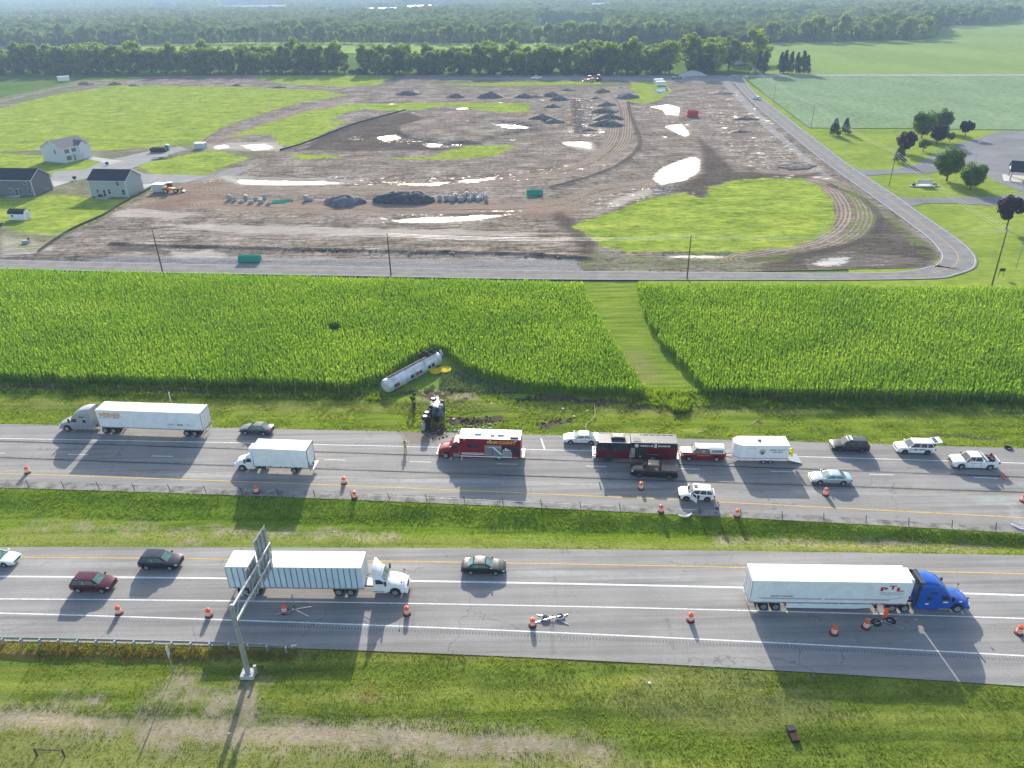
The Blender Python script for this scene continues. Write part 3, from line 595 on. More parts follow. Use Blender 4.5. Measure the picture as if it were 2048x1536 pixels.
MUD = [[(893, 832), (940, 838), (1000, 832), (1015, 842), (940, 852), (895, 848)], [(1075, 848), (1150, 835), (1148, 842), (1100, 856), (1070, 856)], [(985, 782), (1060, 788), (1180, 796), (1230, 808), (1150, 806), (1040, 800), (1000, 795)], ([(900, 812), (930, 800), (960, 789)], .5),
 [(1190, 802), (1222, 805), (1215, 814), (1185, 812)], ([(1240, 822), (1290, 815), (1330, 825)], .6), [(780, 785), (860, 780), (910, 785), (890, 800), (840, 795)], [(850, 870), (895, 866), (890, 850), (870, 850)], ([(1380, 812), (1480, 820)], .3), ([(1860, 868), (1990, 876)], .35), ([(1500, 856), (1520, 846)], .25), ([(1180, 850), (1200, 825), (1170, 812)], .06), ([(-100, 770), (450, 784), (760, 790)], .7), ([(1040, 795), (1150, 800), (1260, 805)], .8)]
upb = {'bare': lambda P: union(P, [[(830, 778), (960, 775), (950, 800), (850, 800)], (([(-100, 900), (-90, 900)]), .8)], 5), 'dry': lambda P: union(P, [[(0, 800), (700, 808), (1300, 812), (2048, 820), (2048, 832), (1300, 826), (700, 826), (0, 818)]], 6), 'rust': nul, 'mud': lambda P: union(P, MUD, 5)}
CN = line([(0, 764), (700, 778), (1400, 790), (2048, 800)])
strip('grass_bank', lambda x: CN(x) + .5, FT, -.03, UPT, np.arange(-190, 191, .9), 30, attrs=upb, hf=und(.4))
soil = field('corn_soil', [(-500, 535), (1150, 571), (2048, 580), (2600, 590), (2600, 830), (2048, 812), (700, 790), (-500, 775)], -.09, mat('corn_soil', [(.12, .20, .03), (.16, .22, .05)], scale=.5, world=True, rough=.95))
LANE = turf_mat('lane_turf', (.09, .15, .02), (.165, .235, .03), (.24, .30, .045), (.2, 1.6, 1))
P, Z, F = grid(np.arange(5, 50, .7), np.arange(104, 162, .7), lambda P: -.04 + (vnoise(P, 2, 4) - .5) * .08)
me = npmesh('grass_lane', np.column_stack([P, Z]), F, True); lane = poly([(1150, 566), (1300, 569), (1310, 640), (1400, 780), (1420, 812), (1290, 812), (1200, 700)])
sd_ = sdf(P, lane); keep = (sd_[F] > -1).all(1); me = npmesh('grass_lane', np.column_stack([P, Z]), F[keep], True)
for k in ('bare', 'dry', 'rust', 'mud'): fattr(me, k, union(P, [[(1200, 700), (1290, 700), (1330, 760), (1260, 770)]], 3) if k == 'dry' else nul(P))
tag(mobj('grass_lane', me, LANE), kind='structure')

# ---------------- grass blades and corn ----------------
def blades(name, m, fa, fb, x0, x1, dens, hmin, hmax, wd=.05, nb=3, skip=(), zf=0, label=None, only=None):
    n = int((x1 - x0) * abs(float(fa(0) - fb(0))) * dens); X = nr.uniform(x0, x1, n); t = nr.rand(n); Y = fa(X) * (1 - t) + fb(X) * t; P = np.stack([X, Y], 1)
    k = np.ones(n, bool)
    for pg, p_ in skip: k &= ~((sdf(P, poly(pg)) > 0) & (nr.rand(n) < p_))
    if only is not None: k &= sdf(P, poly(only)) > 0
    k &= vnoise(P, 2.2, 21) + nr.rand(n) * .7 > .55
    P = P[k]; t = t[k]; n = len(P); V = []; 
    th = nr.rand(n, nb) * 6.283; h = nr.uniform(hmin, hmax, (n, nb)); ln = nr.uniform(.1, .5, (n, nb)) * h; off = nr.uniform(-.12, .12, (n, nb, 2))
    bx = P[:, None, 0] + off[..., 0]; by = P[:, None, 1] + off[..., 1]; bz = (zf(P, t) if callable(zf) else np.full(n, zf))[:, None] * np.ones((1, nb))
    c, s = np.cos(th), np.sin(th); ww = wd * nr.uniform(.6, 1.4, (n, nb))
    a = np.stack([bx - s * ww, by + c * ww, bz - .03], -1); b = np.stack([bx + s * ww, by - c * ww, bz - .03], -1); d = np.stack([bx + c * ln, by + s * ln, bz + h], -1)
    V = np.stack([a, b, d], 2).reshape(-1, 3); F = np.arange(len(V)).reshape(-1, 3)
    o = mobj(name, npmesh(name, V, F), m); tag(o, label, None, None, 'stuff'); o['category'] = 'grass'; return o
GB1 = mat('grass_blades', [(.11, .155, .016), (.185, .235, .024), (.27, .30, .045)], scale=.35, world=True, rough=.7, transl=.5, stretch=(.25, 1, 1), rot=R(3.5), fine=.3, fscale=4)
GB2 = mat('median_blades', [(.085, .155, .014), (.15, .23, .02), (.225, .285, .034)], scale=.4, world=True, rough=.7, transl=.5, stretch=(.25, 1, 1), rot=R(3.5), fine=.3, fscale=4)
GB3 = mat('rust_weeds', [(.16, .18, .03), (.25, .18, .05), (.20, .13, .045)], scale=.8, world=True, rough=.8, transl=.4)
vg = lambda P, t: (vnoise(P, 3.0, 9) - .5) * .25 * np.clip(np.minimum(t, 1 - t) * 12, 0, 1) - np.clip(t * 3, 0, 1) * .25 - .03
sk = [(b, .93) for b in BARE] + [(DRYG[0], .55)]
blades('grass', GB1, NB, lambda x: NB(x) - 20, -48, 56, 34, .07, .22, .035, 3, sk, vg, 'mown yellow green grass on the roadside bank below the near lanes')
blades('weeds', GB3, NB, lambda x: NB(x) - 1.7, -60, -22, 26, .15, .45, .045, 3, [([(-100, 1290), (0, 1290), (0, 1291)], 1)], -.1, 'rusty orange weeds growing along the foot of the guardrail')
md_z = lambda P, t: (vnoise(P, 3.0, 9) - .5) * .2 * np.clip(np.minimum(t, 1 - t) * 12, 0, 1) - .55 * np.sin(np.pi * t) ** 1.5 - .03
blades('grass', GB2, FB, lambda x: FB(x) * .55 + NT(x) * .45, -75, 75, 26, .10, .27, .045, 3, (), lambda P, t: md_z(P, t * .45), 'tall dark green grass filling the far half of the median')
blades('grass', GB1, lambda x: FB(x) * .5 + NT(x) * .5, NT, -75, 75, 20, .06, .16, .04, 3, (), lambda P, t: md_z(P, .5 + t * .5), 'shorter mown grass on the near half of the median')
blades('grass', GB1, lambda x: CN(x), FT, -85, 90, 14, .08, .26, .05, 3, [(q, .9) for q in MUD if isinstance(q, list)], 0, 'green grass on the bank between corn and far shoulder')
blades('weeds', GB2, lambda x: CN(x) + 1.5, lambda x: CN(x) * .7 + FT(x) * .3, -90, 95, 10, .3, .8, .07, 4, [([(760, 700), (1290, 700), (1250, 830), (760, 815)], .95), ([(-300, 760), (740, 775), (740, 790), (-300, 782)], .7)], 0, 'dark tall weeds along the foot of the corn field')
blades('weeds', GB2, lambda x: np.full_like(np.asarray(x, float), 103.), lambda x: np.full_like(np.asarray(x, float), 99.), 21.5, 27.5, 26, .3, 1.3, .08, 4, (), 0, 'clump of tall weeds at the end of the grass lane', only=[(1338, 808), (1350, 798), (1365, 795), (1380, 800), (1386, 812), (1372, 828), (1352, 830), (1342, 820)])
FLAT = mat('flattened_corn', [(.10, .16, .05), (.25, .30, .18), (.16, .22, .08)], scale=1.2, world=True, rough=.6, transl=.2, fine=.3, fscale=5)
blades('flattened_corn', FLAT, lambda x: CN(x) + 7, lambda x: CN(x) - .5, -12, 14, 26, .1, .5, .11, 4, (), 0, 'flattened pale corn stalks torn up between tanker and wrecked cab', only=[(800, 785), (860, 752), (905, 728), (938, 748), (1000, 770), (1052, 784), (1000, 788), (900, 782)])

def corn():
    pts = []
    for pg in (CORN_L, CORN_R):
        W = np.array(poly(pg)); ang = R(-3.6); x0, x1, y0, y1 = max(W[:, 0].min(), -150), min(W[:, 0].max(), 150), W[:, 1].min(), W[:, 1].max()
        rows = np.arange(y0 - 12, y1 + 12, .62); cols = np.arange(x0, x1, .26); X, Y = np.meshgrid(cols, rows); Y = Y + X * math.tan(ang)
        P = np.stack([X.ravel(), Y.ravel()], 1); P = P + nr.uniform(-.1, .1, P.shape) * [2, 1]
        fr = P[:, 1] * .72 + 14; P = P[np.abs(P[:, 0]) < fr]
        s = sdf(P, W) + (vnoise(P, 2, 8) - .5) * .9; P = P[s > 0]; pts.append(P)
    P = np.concatenate(pts); P = P[sdf(P, poly(GAP)) < .2]
    P = P[(vnoise(P, 1.3, 33) + nr.rand(len(P)) > .25)]
    n = len(P); hgt = 2.0 + .35 * vnoise(P, 9, 12) + nr.uniform(-.09, .09, n); edge = (P[:, 0] > 8) & (P[:, 0] < 34); hgt = np.where(edge, hgt * .88, hgt)
    Vs = []; L = 6
    for k in range(L):
        th = nr.rand(n) * 6.283; z0 = hgt * (.35 + .6 * k / L) + nr.uniform(-.1, .1, n); ln = nr.uniform(.30, .52, n) * (1.1 - .5 * k / L); wd = nr.uniform(.055, .095, n); c, s = np.cos(th), np.sin(th)
        rise = nr.uniform(.08, .34, n) * (1 + .5 * k / L); droop = nr.uniform(-.26, .14, n)
        def pt(r, z, sg): return np.stack([P[:, 0] + c * r - s * wd * sg, P[:, 1] + s * r + c * wd * sg, z], -1)
        Vs.append(np.stack([pt(.02, z0, -1), pt(.02, z0, 1), pt(ln * .55, z0 + rise, 1), pt(ln * .55, z0 + rise, -1)], 1)); Vs.append(np.stack([pt(ln * .55, z0 + rise, -1), pt(ln * .55, z0 + rise, 1), pt(ln, z0 + rise + droop, .1), pt(ln, z0 + rise + droop, -.1)], 1))
    th = nr.rand(n) * 3.14; wd = .035; c, s = np.cos(th) * wd, np.sin(th) * wd; z = np.zeros(n)
    Vs.append(np.stack([np.stack([P[:, 0] - c, P[:, 1] - s, z], -1), np.stack([P[:, 0] + c, P[:, 1] + s, z], -1), np.stack([P[:, 0] + c * .4, P[:, 1] + s * .4, hgt + .25], -1), np.stack([P[:, 0] - c * .4, P[:, 1] - s * .4, hgt + .25], -1)], 1))
    V = np.concatenate(Vs).reshape(-1, 3); F = np.arange(len(V)).reshape(-1, 4)
    CM = mat('corn_leaf', [(.145, .25, .030), (.185, .295, .036), (.235, .335, .05)], scale=.11, world=True, rough=.55, transl=.6, fine=.12, fscale=1.6, stretch=(.5, 1, 1))
    o = mobj('corn', npmesh('corn', V, F), CM); tag(o, 'tall green corn filling the fields behind the highway', 'corn', None, 'stuff'); return n
print('corn plants', corn())
# ---------------- vehicles ----------------
def place(pf, pr, halfw):
    """ground pose from the near-side wheel contacts (front, rear)"""
    A, B = U(*pf), U(*pr); h = (A - B).normalized(); left = Vector((-h.y, h.x, 0)); s = 1 if pf[0] < pr[0] else -1
    return (A + B) / 2 - left * (halfw * s) + Vector((0, 0, .03)), math.atan2(h.y, h.x), (A - B).length
def interp(x, pts):
    pts = sorted(pts)
    if x <= pts[0][0]: return pts[0][1]
    for (a, p), (b, q) in zip(pts[:-1], pts[1:]):
        if x <= b:
            t = (x - a) / (b - a); t = t * t * (3 - 2 * t) * .35 + t * .65; return p + (q - p) * t
    return pts[-1][1]
def quadp(P00, P10, P11, P01, u0, u1, v0, v1, off):
    P00, P10, P11, P01 = map(Vector, (P00, P10, P11, P01)); n = (P10 - P00).cross(P01 - P00).normalized() * off
    f = lambda u, v: P00 * (1 - u) * (1 - v) + P10 * u * (1 - v) + P11 * u * v + P01 * (1 - u) * v + n
    return [f(u0, v0), f(u1, v0), f(u1, v1), f(u0, v1)]
SPEC = {
 'sedan': dict(L=4.95, W=1.86, H=1.46, wb=2.85, fo=.97, r=.335, top=[(-2.6, .80), (-2.35, .98), (-1.6, 1.03), (.9, .97), (1.6, .89), (2.2, .77), (2.6, .60)], cab=(1.15, .22, -1.05, -1.95), belt=.95, wins=[(.02, .34, .55), (.02, .02, 0)], side=[(.10, .50), (.53, .93)]),
 'suv': dict(L=4.85, W=1.92, H=1.74, wb=2.85, fo=.95, r=.37, top=[(-2.6, 1.0), (-2.3, 1.10), (.9, 1.10), (1.5, 1.06), (2.1, .97), (2.5, .78)], cab=(1.2, .45, -1.95, -2.3), belt=1.08, side=[(.08, .40), (.43, .70), (.73, .95)]),
 'pickup': dict(L=5.95, W=2.02, H=1.93, wb=3.75, fo=1.0, r=.41, top=[(-3.2, 1.30), (1.2, 1.26), (1.9, 1.20), (2.6, 1.15), (3.0, .98)], cab=(1.5, .85, -.62, -.88), belt=1.24, side=[(.08, .48), (.52, .94)], bed=-1.0)}
def car(kind, body, name, label, group=None, wb=None, glass=None, rim=None, open_gate=False, lightbar=False, cat=None, cap=False, tonneau=False, fullcrew=False, trim=None, roofrail=False, lower=None, L=None, H=None):
    S = dict(SPEC[kind]); W = S['W'] / 2; wb = wb or S['wb']; H = H or S['H']; Lh = (L or S['L']) / 2; glass = glass or GLASSG
    root = empty(name, label=label, cat=cat or ('pickup truck' if kind == 'pickup' else 'car' if kind == 'sedan' else 'SUV'), group=group)
    xf = wb / 2; r = S['r']; kx = Lh / (S['L'] / 2); fr = Lh; xs_ = sorted(set([round(x, 3) for x in list(np.linspace(-Lh, Lh, 25)) + [s * wb / 2 + r * 1.18 * q for s in (-1, 1) for q in (-1, -.97, -.85, -.6, -.3, 0, .3, .6, .85, .97, 1)]]))
    if kind == 'pickup': xs_ = sorted(xs_ + [S['bed'], S['bed'] - .02, -Lh + .1, -Lh + .08])
    secs = []
    for x in xs_:
        t = abs(x) / Lh; w_ = W * (1 - .11 * t ** 7 - .02 * t ** 2); zt = interp(x / kx, S['top']); zl = .27 + .10 * max(0, t - .85) / .15
        for sx in (-1, 1):
            d = abs(x - sx * wb / 2)
            if d < r * 1.18: zl = max(zl, r + math.sqrt(max(0, (r * 1.18) ** 2 - d * d)) * .98)
        zf = zt; inner = .80
        if kind == 'pickup' and not (tonneau or cap) and -Lh + .09 < x < S['bed'] - .01: zf = .78; inner = .90
        m1 = zl + (zt - zl) * .22; m2 = zl + (zt - zl) * .72
        half = [(0, zl), (w_ * .90, zl), (w_ * .985, m1), (w_, (m1 + m2) / 2), (w_ * .985, m2), (w_ * .95, zt - .02), (w_ * .93, zt + (.0 if zf < zt else .008)), (w_ * inner, zf + (.0 if zf < zt else .03)), (0, zf + (.0 if zf < zt else .055))]
        secs.append([(x, y, z) for y, z in half] + [(x, -y, z) for y, z in half[-2:0:-1]])
    MB().loft(secs).build('body', body, root, smooth=True, ang=32)
    MB().box(-Lh + .25, Lh - .3, -W * .86, W * .86, .2, .5).build('underbody', BLACKP, root)
    b0, b1, b2, b3 = [c * kx for c in S['cab']]; zb = S['belt'] - .03; zr = H - .05; wb_ = W * .93; wt = W * .76
    Bt = {'fl': (b0, wb_ * .93, zb), 'fr': (b0, -wb_ * .93, zb), 'rl': (b3, wb_ * .95, zb), 'rr': (b3, -wb_ * .95, zb)}
    Tt = {'fl': (b1, wt * .95, zr), 'fr': (b1, -wt * .95, zr), 'rl': (b2, wt * .95, zr), 'rr': (b2, -wt * .95, zr)}
    c = MB(); sec = []
    for x, z, w_ in ((b0, zb, wb_), (b0 + (b1 - b0) * .5, (zb + zr) / 2, (wb_ + wt) / 2), (b1, zr, wt)): pass
    ring = lambda q, z, k: [(q['fl'][0] - (0 if k else 0), q['fl'][1] * .6, z), (q['fl'][0] - .04, q['fl'][1], z), ((q['fl'][0] + q['rl'][0]) / 2, max(q['fl'][1], q['rl'][1]) * 1.03, z), (q['rl'][0] + .04, q['rl'][1], z), (q['rl'][0], q['rl'][1] * .6, z),
                            (q['rr'][0], q['rr'][1] * .6, z), (q['rr'][0] + .04, q['rr'][1], z), ((q['fr'][0] + q['rr'][0]) / 2, min(q['fr'][1], q['rr'][1]) * 1.03, z), (q['fr'][0] - .04, q['fr'][1], z), (q['fr'][0], q['fr'][1] * .6, z)]
    sc = lambda q, k: {a: ((p[0] - (b1 + b2) / 2) * k + (b1 + b2) / 2, p[1] * k, p[2]) for a, p in q.items()}
    c.loft([ring(Bt, zb, 0), ring(Tt, zr, 1), ring(sc(Tt, .96), zr + .035, 1), ring(sc(Tt, .80), H, 1), ring(sc(Tt, .4), H + .015, 1)])
    c.build('roof_and_pillars', body, root, smooth=True, ang=40)
    def win(nm, q): return MB().add(q, [(0, 1, 2, 3)]).build(nm, glass, root)
    k = .02
    win('windshield', quadp(Bt['fr'], Bt['fl'], Tt['fl'], Tt['fr'], .07, .93, .06, .94, .03))
    win('rear_window', quadp(Bt['rl'], Bt['rr'], Tt['rr'], Tt['rl'], .08, .92, .12, .9, .03))
    # slim side glass, following the widened middle of the cabin
    for s in (1, -1):
        f0, r0_, f1, r1 = Vector(Bt['fl']), Vector(Bt['rl']), Vector(Tt['fl']), Vector(Tt['rl'])
        for p in (f0, r0_, f1, r1): p.y *= 1.035
        if s < 0:
            for p in (f0, r0_, f1, r1): p.y *= -1
        for u0_, u1_ in S['side']:
            q = quadp(r0_, f0, f1, r1, 1 - u1_, 1 - u0_, .14, .90, -.012 * s if s > 0 else .012); win('side_window', q)
    # lamps, grille, bumpers, mirrors
    fz = interp(fr / kx - .15, S['top'])
    for s in (1, -1):
        MB().add([(fr - .05, s * W * .80, fz - .14), (fr - .28, s * W * .965, fz - .12), (fr - .30, s * W * .93, fz + .015), (fr - .06, s * W * .74, fz - .02)], [(0, 1, 2, 3)] if s > 0 else [(3, 2, 1, 0)]).build('headlight', LAMPW, root)
        MB().box(fr - .30, fr - .07, min(s * W * .73, s * W * .945), max(s * W * .73, s * W * .945), fz - .17, fz - .03).build('headlight_housing', LAMPW, root, bevel=.03)
        zt_ = interp(-Lh / kx, S['top']); MB().box(-Lh - .012, -Lh + .16, min(s * W * .66, s * W * .945), max(s * W * .66, s * W * .945), zt_ - (.34 if kind != 'sedan' else .20), zt_ - .04).build('taillight', LAMPR, root, bevel=.02)
        m = MB(); m.box(b0 - .32, b0 - .12, min(s * (W - .02), s * (W + .19)), max(s * (W - .02), s * (W + .19)), zb + .06, zb + .24); m.build('mirror', trim or body, root, bevel=.03)
    MB().box(fr - .06, fr + .015, -W * .58, W * .58, fz - .30, fz - .10).build('grille', DARK, root, bevel=.01)
    MB().box(fr - .10, fr + .035, -W * .84, W * .84, .30, fz - .34).build('front_bumper', lower or (CHROME if kind == 'pickup' else body), root, bevel=.04)
    MB().box(-Lh - .05, -Lh + .1, -W * .86, W * .86, .32, .62).build('rear_bumper', lower or (CHROME if kind == 'pickup' else body), root, bevel=.04)
    for s in (1, -1):
        g = MB()
        for u_ in (.0, .45, 1.0):
            x = b1 + .35 + (b2 + .1 - b1 - .35) * u_ if u_ else b1 + .45
            g.box(x - .01, x + .01, min(s * W * .99, s * (W + .006)), max(s * W * .99, s * (W + .006)), .42, zb - .06)
        g.box(b2, b1, min(s * W * .97, s * (W + .012)), max(s * W * .97, s * (W + .012)), zb - .16, zb - .135)
        g.build('door_seams', BLACKP, root)
    if roofrail:
        g = MB()
        for s in (1, -1): g.cyl((b1 - .1, s * wt * .88, H + .04), (b2 + .15, s * wt * .88, H + .04), .022, n=6); g.cyl((b1 - .2, s * wt * .88, H - .02), (b1 - .1, s * wt * .88, H + .04), .022, n=6); g.cyl((b2 + .25, s * wt * .88, H - .02), (b2 + .15, s * wt * .88, H + .04), .022, n=6)
        g.build('roof_rail', DARK, root)
    for sx in (1, -1):
        for s in (1, -1): wheel(root, sx * wb / 2, s * (W - .13), r, .24, rim or ALU)
    if kind == 'pickup':
        if tonneau:
            MB().box(-Lh + .06, b3 - .04, -W * .93, W * .93, 1.30, 1.385).build('bed_cover', tonneau, root, bevel=.03)
            g = MB(); [g.box(x - .015, x + .015, -W * .92, W * .92, 1.384, 1.39) for x in (-1.35, -2.1)]; g.build('cover_hinges', BLACKP, root)
        if cap:
            q = [(-Lh + .05, .93, 1.28), (b3 - .02, .93, 1.28)]
            secs = [[(x, -W * .93, 1.27), (x, -W * .90, 1.5), (x, -W * .80, H - .08), (x, -W * .6, H), (x, W * .6, H), (x, W * .80, H - .08), (x, W * .90, 1.5), (x, W * .93, 1.27)] for x in (-Lh + .05, -Lh + .12, b3 - .06, b3 - .02)]
            co = MB().loft(secs).build('truck_cap', cap, root, smooth=True)
            for s in (1, -1): MB().add([(-Lh + .3, s * W * .925, 1.42), (b3 - .2, s * W * .925, 1.42), (b3 - .2, s * W * .835, H - .14), (-Lh + .3, s * W * .835, H - .14)], [(0, 1, 2, 3)]).build('cap_window', glass, co)
    if lightbar:
        MB().box(b1 - .62, b1 - .32, -wt * .8, wt * .8, H + .02, H + .12).build('lightbar', lightbar, root, bevel=.02)
    if open_gate:
        g = MB(); M = Matrix.Translation((b2 - .05, 0, H - .02)) @ Matrix.Rotation(R(12), 4, 'Y'); g.box(-1.15, 0, -W * .78, W * .78, -.05, .05, M); o = g.build('tailgate', body, root, bevel=.03)
        g = MB(); g.box(-.62, -.12, -W * .66, W * .66, .045, .062, M); g.build('tailgate_window', glass, o)
        g = MB(); g.box(b3 + .0, b3 + .04, -W * .7, W * .7, .75, H - .18); g.build('cargo_opening', BLACKP, root)
    return root
def put(root, pf, pr, halfw): 
    loc, yaw, d = place(pf, pr, halfw); root.location = loc; root.rotation_euler = (0, 0, yaw); return d
def cw(kind): return SPEC[kind]['W'] / 2 - .01
WHC = paint((.80, .80, .80)); BLKC = paint((.012, .013, .016)); NAVYC = paint((.012, .016, .035)); MAROON = paint((.07, .003, .012), .3, .1); GREYC = paint((.06, .07, .09), .3, .3)
SILV = paint((.42, .50, .53), .32, .4); BEIGE = paint((.018, .018, .02), .35, 0.); REDP = paint((.2, .006, .012)); BLUP = paint((.004, .085, .42)); CHAR = paint((.03, .032, .04), .4, 0.); SILVW = paint((.62, .63, .64), .3, .3)
DKRIM = mat('dark_rim', [(.05, .05, .05), (.12, .12, .12)], scale=6, rough=.5, metal=.5)
c_ = car('sedan', GREYC, 'parked_car', 'dark grey sedan parked on the far shoulder behind the box truck', rim=ALU, wb=2.8); put(c_, (491.5, 870), (527, 872), cw('sedan'))
c_ = car('sedan', WHC, 'parked_car', 'white sedan on the far shoulder partly hidden by the black and red fire engine', wb=2.95, L=5.05); put(c_, (1140.5, 889.5), (1183, 890.5), cw('sedan'))
c_ = car('sedan', SILV, 'parked_car', 'pale silver blue sedan in the middle lane behind a traffic drum', wb=2.95, L=5.1); put(c_, (1639.5, 970.5), (1686, 972), cw('sedan'))
c_ = car('sedan', BEIGE, 'passing_car', 'dark grey brown sedan driving alone between the two near semi trucks', wb=2.78, lower=BLKC); put(c_, (991.5, 1152), (941.5, 1151), cw('sedan'))
c_ = car('sedan', WHC, 'passing_car', 'white sedan cut off by the left edge of the picture', wb=2.8, lightbar=None); put(c_, (12, 1136), (-39, 1134), cw('sedan'))
c_ = car('suv', MAROON, 'passing_car', 'dark maroon crossover driving in the near lanes on the left', wb=2.66, L=4.5, H=1.72, cat='car'); put(c_, (205.5, 1188), (157.5, 1187), cw('suv'))
c_ = car('suv', NAVYC, 'passing_car', 'black crossover with silver roof rails in the near lane by the yellow line', wb=2.75, L=4.6, H=1.74, roofrail=True, cat='car'); put(c_, (341.5, 1142.5), (293.5, 1141.5), cw('suv'))
c_ = car('suv', CHAR, 'parked_suv', 'dark charcoal SUV parked on the far shoulder between white trailer and white SUV', wb=3.0, rim=DKRIM, L=5.05, H=1.8, glass=GLASS, lightbar=mat('lightbar', [(.5, .52, .6), (.7, .7, .75)], rough=.2)); put(c_, (1678, 905), (1723.5, 906.5), cw('suv'))
c_ = car('suv', WHC, 'parked_suv', 'white patrol SUV with its tailgate raised on the far shoulder', wb=3.0, rim=DKRIM, L=5.05, H=1.8, glass=GLASS, open_gate=True, cat='SUV')
put(c_, (1808.5, 909.5), (1854.5, 911), cw('suv')); MB().box(-1.6, 1.0, .952, .962, .78, .86).build('side_stripe', mat('gold_brown', (.18, .14, .10)), c_); MB().cyl((.2, .955, .84), (.2, .968, .84), .17, n=12).build('door_emblem', mat('gold_emblem', (.25, .2, .12)), c_); small_print(1.0, .14, c_, (-.75, .968, .93), LEFT, DARK)
c_ = car('pickup', BLKC, 'parked_pickup', 'black pickup with a folded grey bed cover beside the fire engine', tonneau=CHAR, lower=BLKC, rim=DKRIM, glass=GLASS, wb=3.9, L=6.15); put(c_, (1277.5, 956), (1338, 960), cw('pickup'))
c_ = car('pickup', REDP, 'parked_pickup', 'red and silver fire department pickup with a cap towing the white trailer', cap=SILVW, wb=3.75, lower=CHROME, trim=BLACKP); put(c_, (1377, 923), (1433, 924), cw('pickup'))
small_print(1.9, .13, c_, (-.1, 1.015, .98), LEFT, mat('gold_letter', (.7, .5, .12)))
MB().box(.9, 2.85, -.78, .78, 1.268, 1.285).build('hood_panel', SILVW, c_, bevel=.005); MB().box(-.85, .95, -.70, .70, 1.925, 1.952).build('roof_panel', SILVW, c_, bevel=.01); MB().box(.75, 1.0, -.6, .6, 1.96, 2.07).build('lightbar', LAMPW, c_, bevel=.02)
c_ = car('pickup', WHC, 'parked_pickup', 'white pickup with tools heaped in its open bed at the right', wb=3.7, rim=ALU, glass=GLASS, trim=BLACKP); put(c_, (1922.5, 939.5), (1978, 941), cw('pickup'))
MB().box(-1.1, -.98, -.9, .9, 1.3, 1.75).box(-1.45, -1.0, -.94, .94, 1.3, 1.52).build('tool_box', ALU, c_, bevel=.02)
g = MB(); [g.box(x, x + rng.uniform(.2, .5), y, y + rng.uniform(.15, .4), .8, rng.uniform(1.2, 1.5)) for x, y in [(rng.uniform(-2.7, -1.7), rng.uniform(-.8, .5)) for _ in range(9)]]; g.build('bed_load', DARK, c_)
g = MB(); g.box(-2.5, -2.3, -.7, -.5, 1.3, 1.7).box(-2.2, -1.9, .2, .5, 1.2, 1.5); g.build('red_bag', REDP, c_)
# damaged white SUV
c_ = car('suv', WHC, 'wrecked_suv', 'damaged white SUV with its front door open and bumper torn off', wb=2.60, L=4.45, H=1.72, rim=DKRIM, glass=GLASS, cat='SUV', lower=BLACKP); put(c_, (1372.5, 1003.5), (1413, 1005.5), cw('suv'))
M = Matrix.Translation((.72, .93, 0)) @ Matrix.Rotation(R(-52), 4, 'Z'); g = MB(); g.box(-1.0, 0, -.04, .04, .4, 1.05, M).box(-.95, -.88, -.03, .03, 1.05, 1.55, M).box(-.95, -.35, -.03, .03, 1.5, 1.56, M).box(-.4, .0, -.03, .03, 1.04, 1.12, M); d_ = g.build('front_door', WHC, c_, bevel=.02)
g = MB(); g.box(-.88, -.3, -.012, .012, 1.08, 1.48, M); g.build('door_window', GLASS, d_); MB().box(-.3, .7, .90, .965, .42, 1.05).build('door_opening', BLACKP, c_); MB().box(-.1, .35, -.35, .35, 1.735, 1.75).build('sunroof', GLASS, c_); MB().box(2.0, 2.25, -.75, .9, .35, .85).build('torn_front', BLACKP, c_, bevel=.05)
def bumper(name, px, lab, rz, ln=1.7):
    p = [(math.cos(a) * ln / 2, math.sin(a) * .5 - .2, .12 + .05 * math.sin(a * 3)) for a in np.linspace(.25, math.pi - .25, 12)]; g = MB().tube(p, .09, 7); g.tube([(x, y * .8, .3) for x, y, z in p[2:-3]], .05, 6)
    o = g.build(name, WHC, smooth=True); o.location = U(*px); o.rotation_euler = (0, 0, rz); tag(o, lab, 'bumper')
bumper('torn_bumper', (1370, 1031), 'torn off silver bumper lying on the pavement below the damaged SUV', R(188)); bumper('torn_bumper', (2043, 1056), 'torn off bumper lying on the shoulder at the right edge', R(150), 2.2)

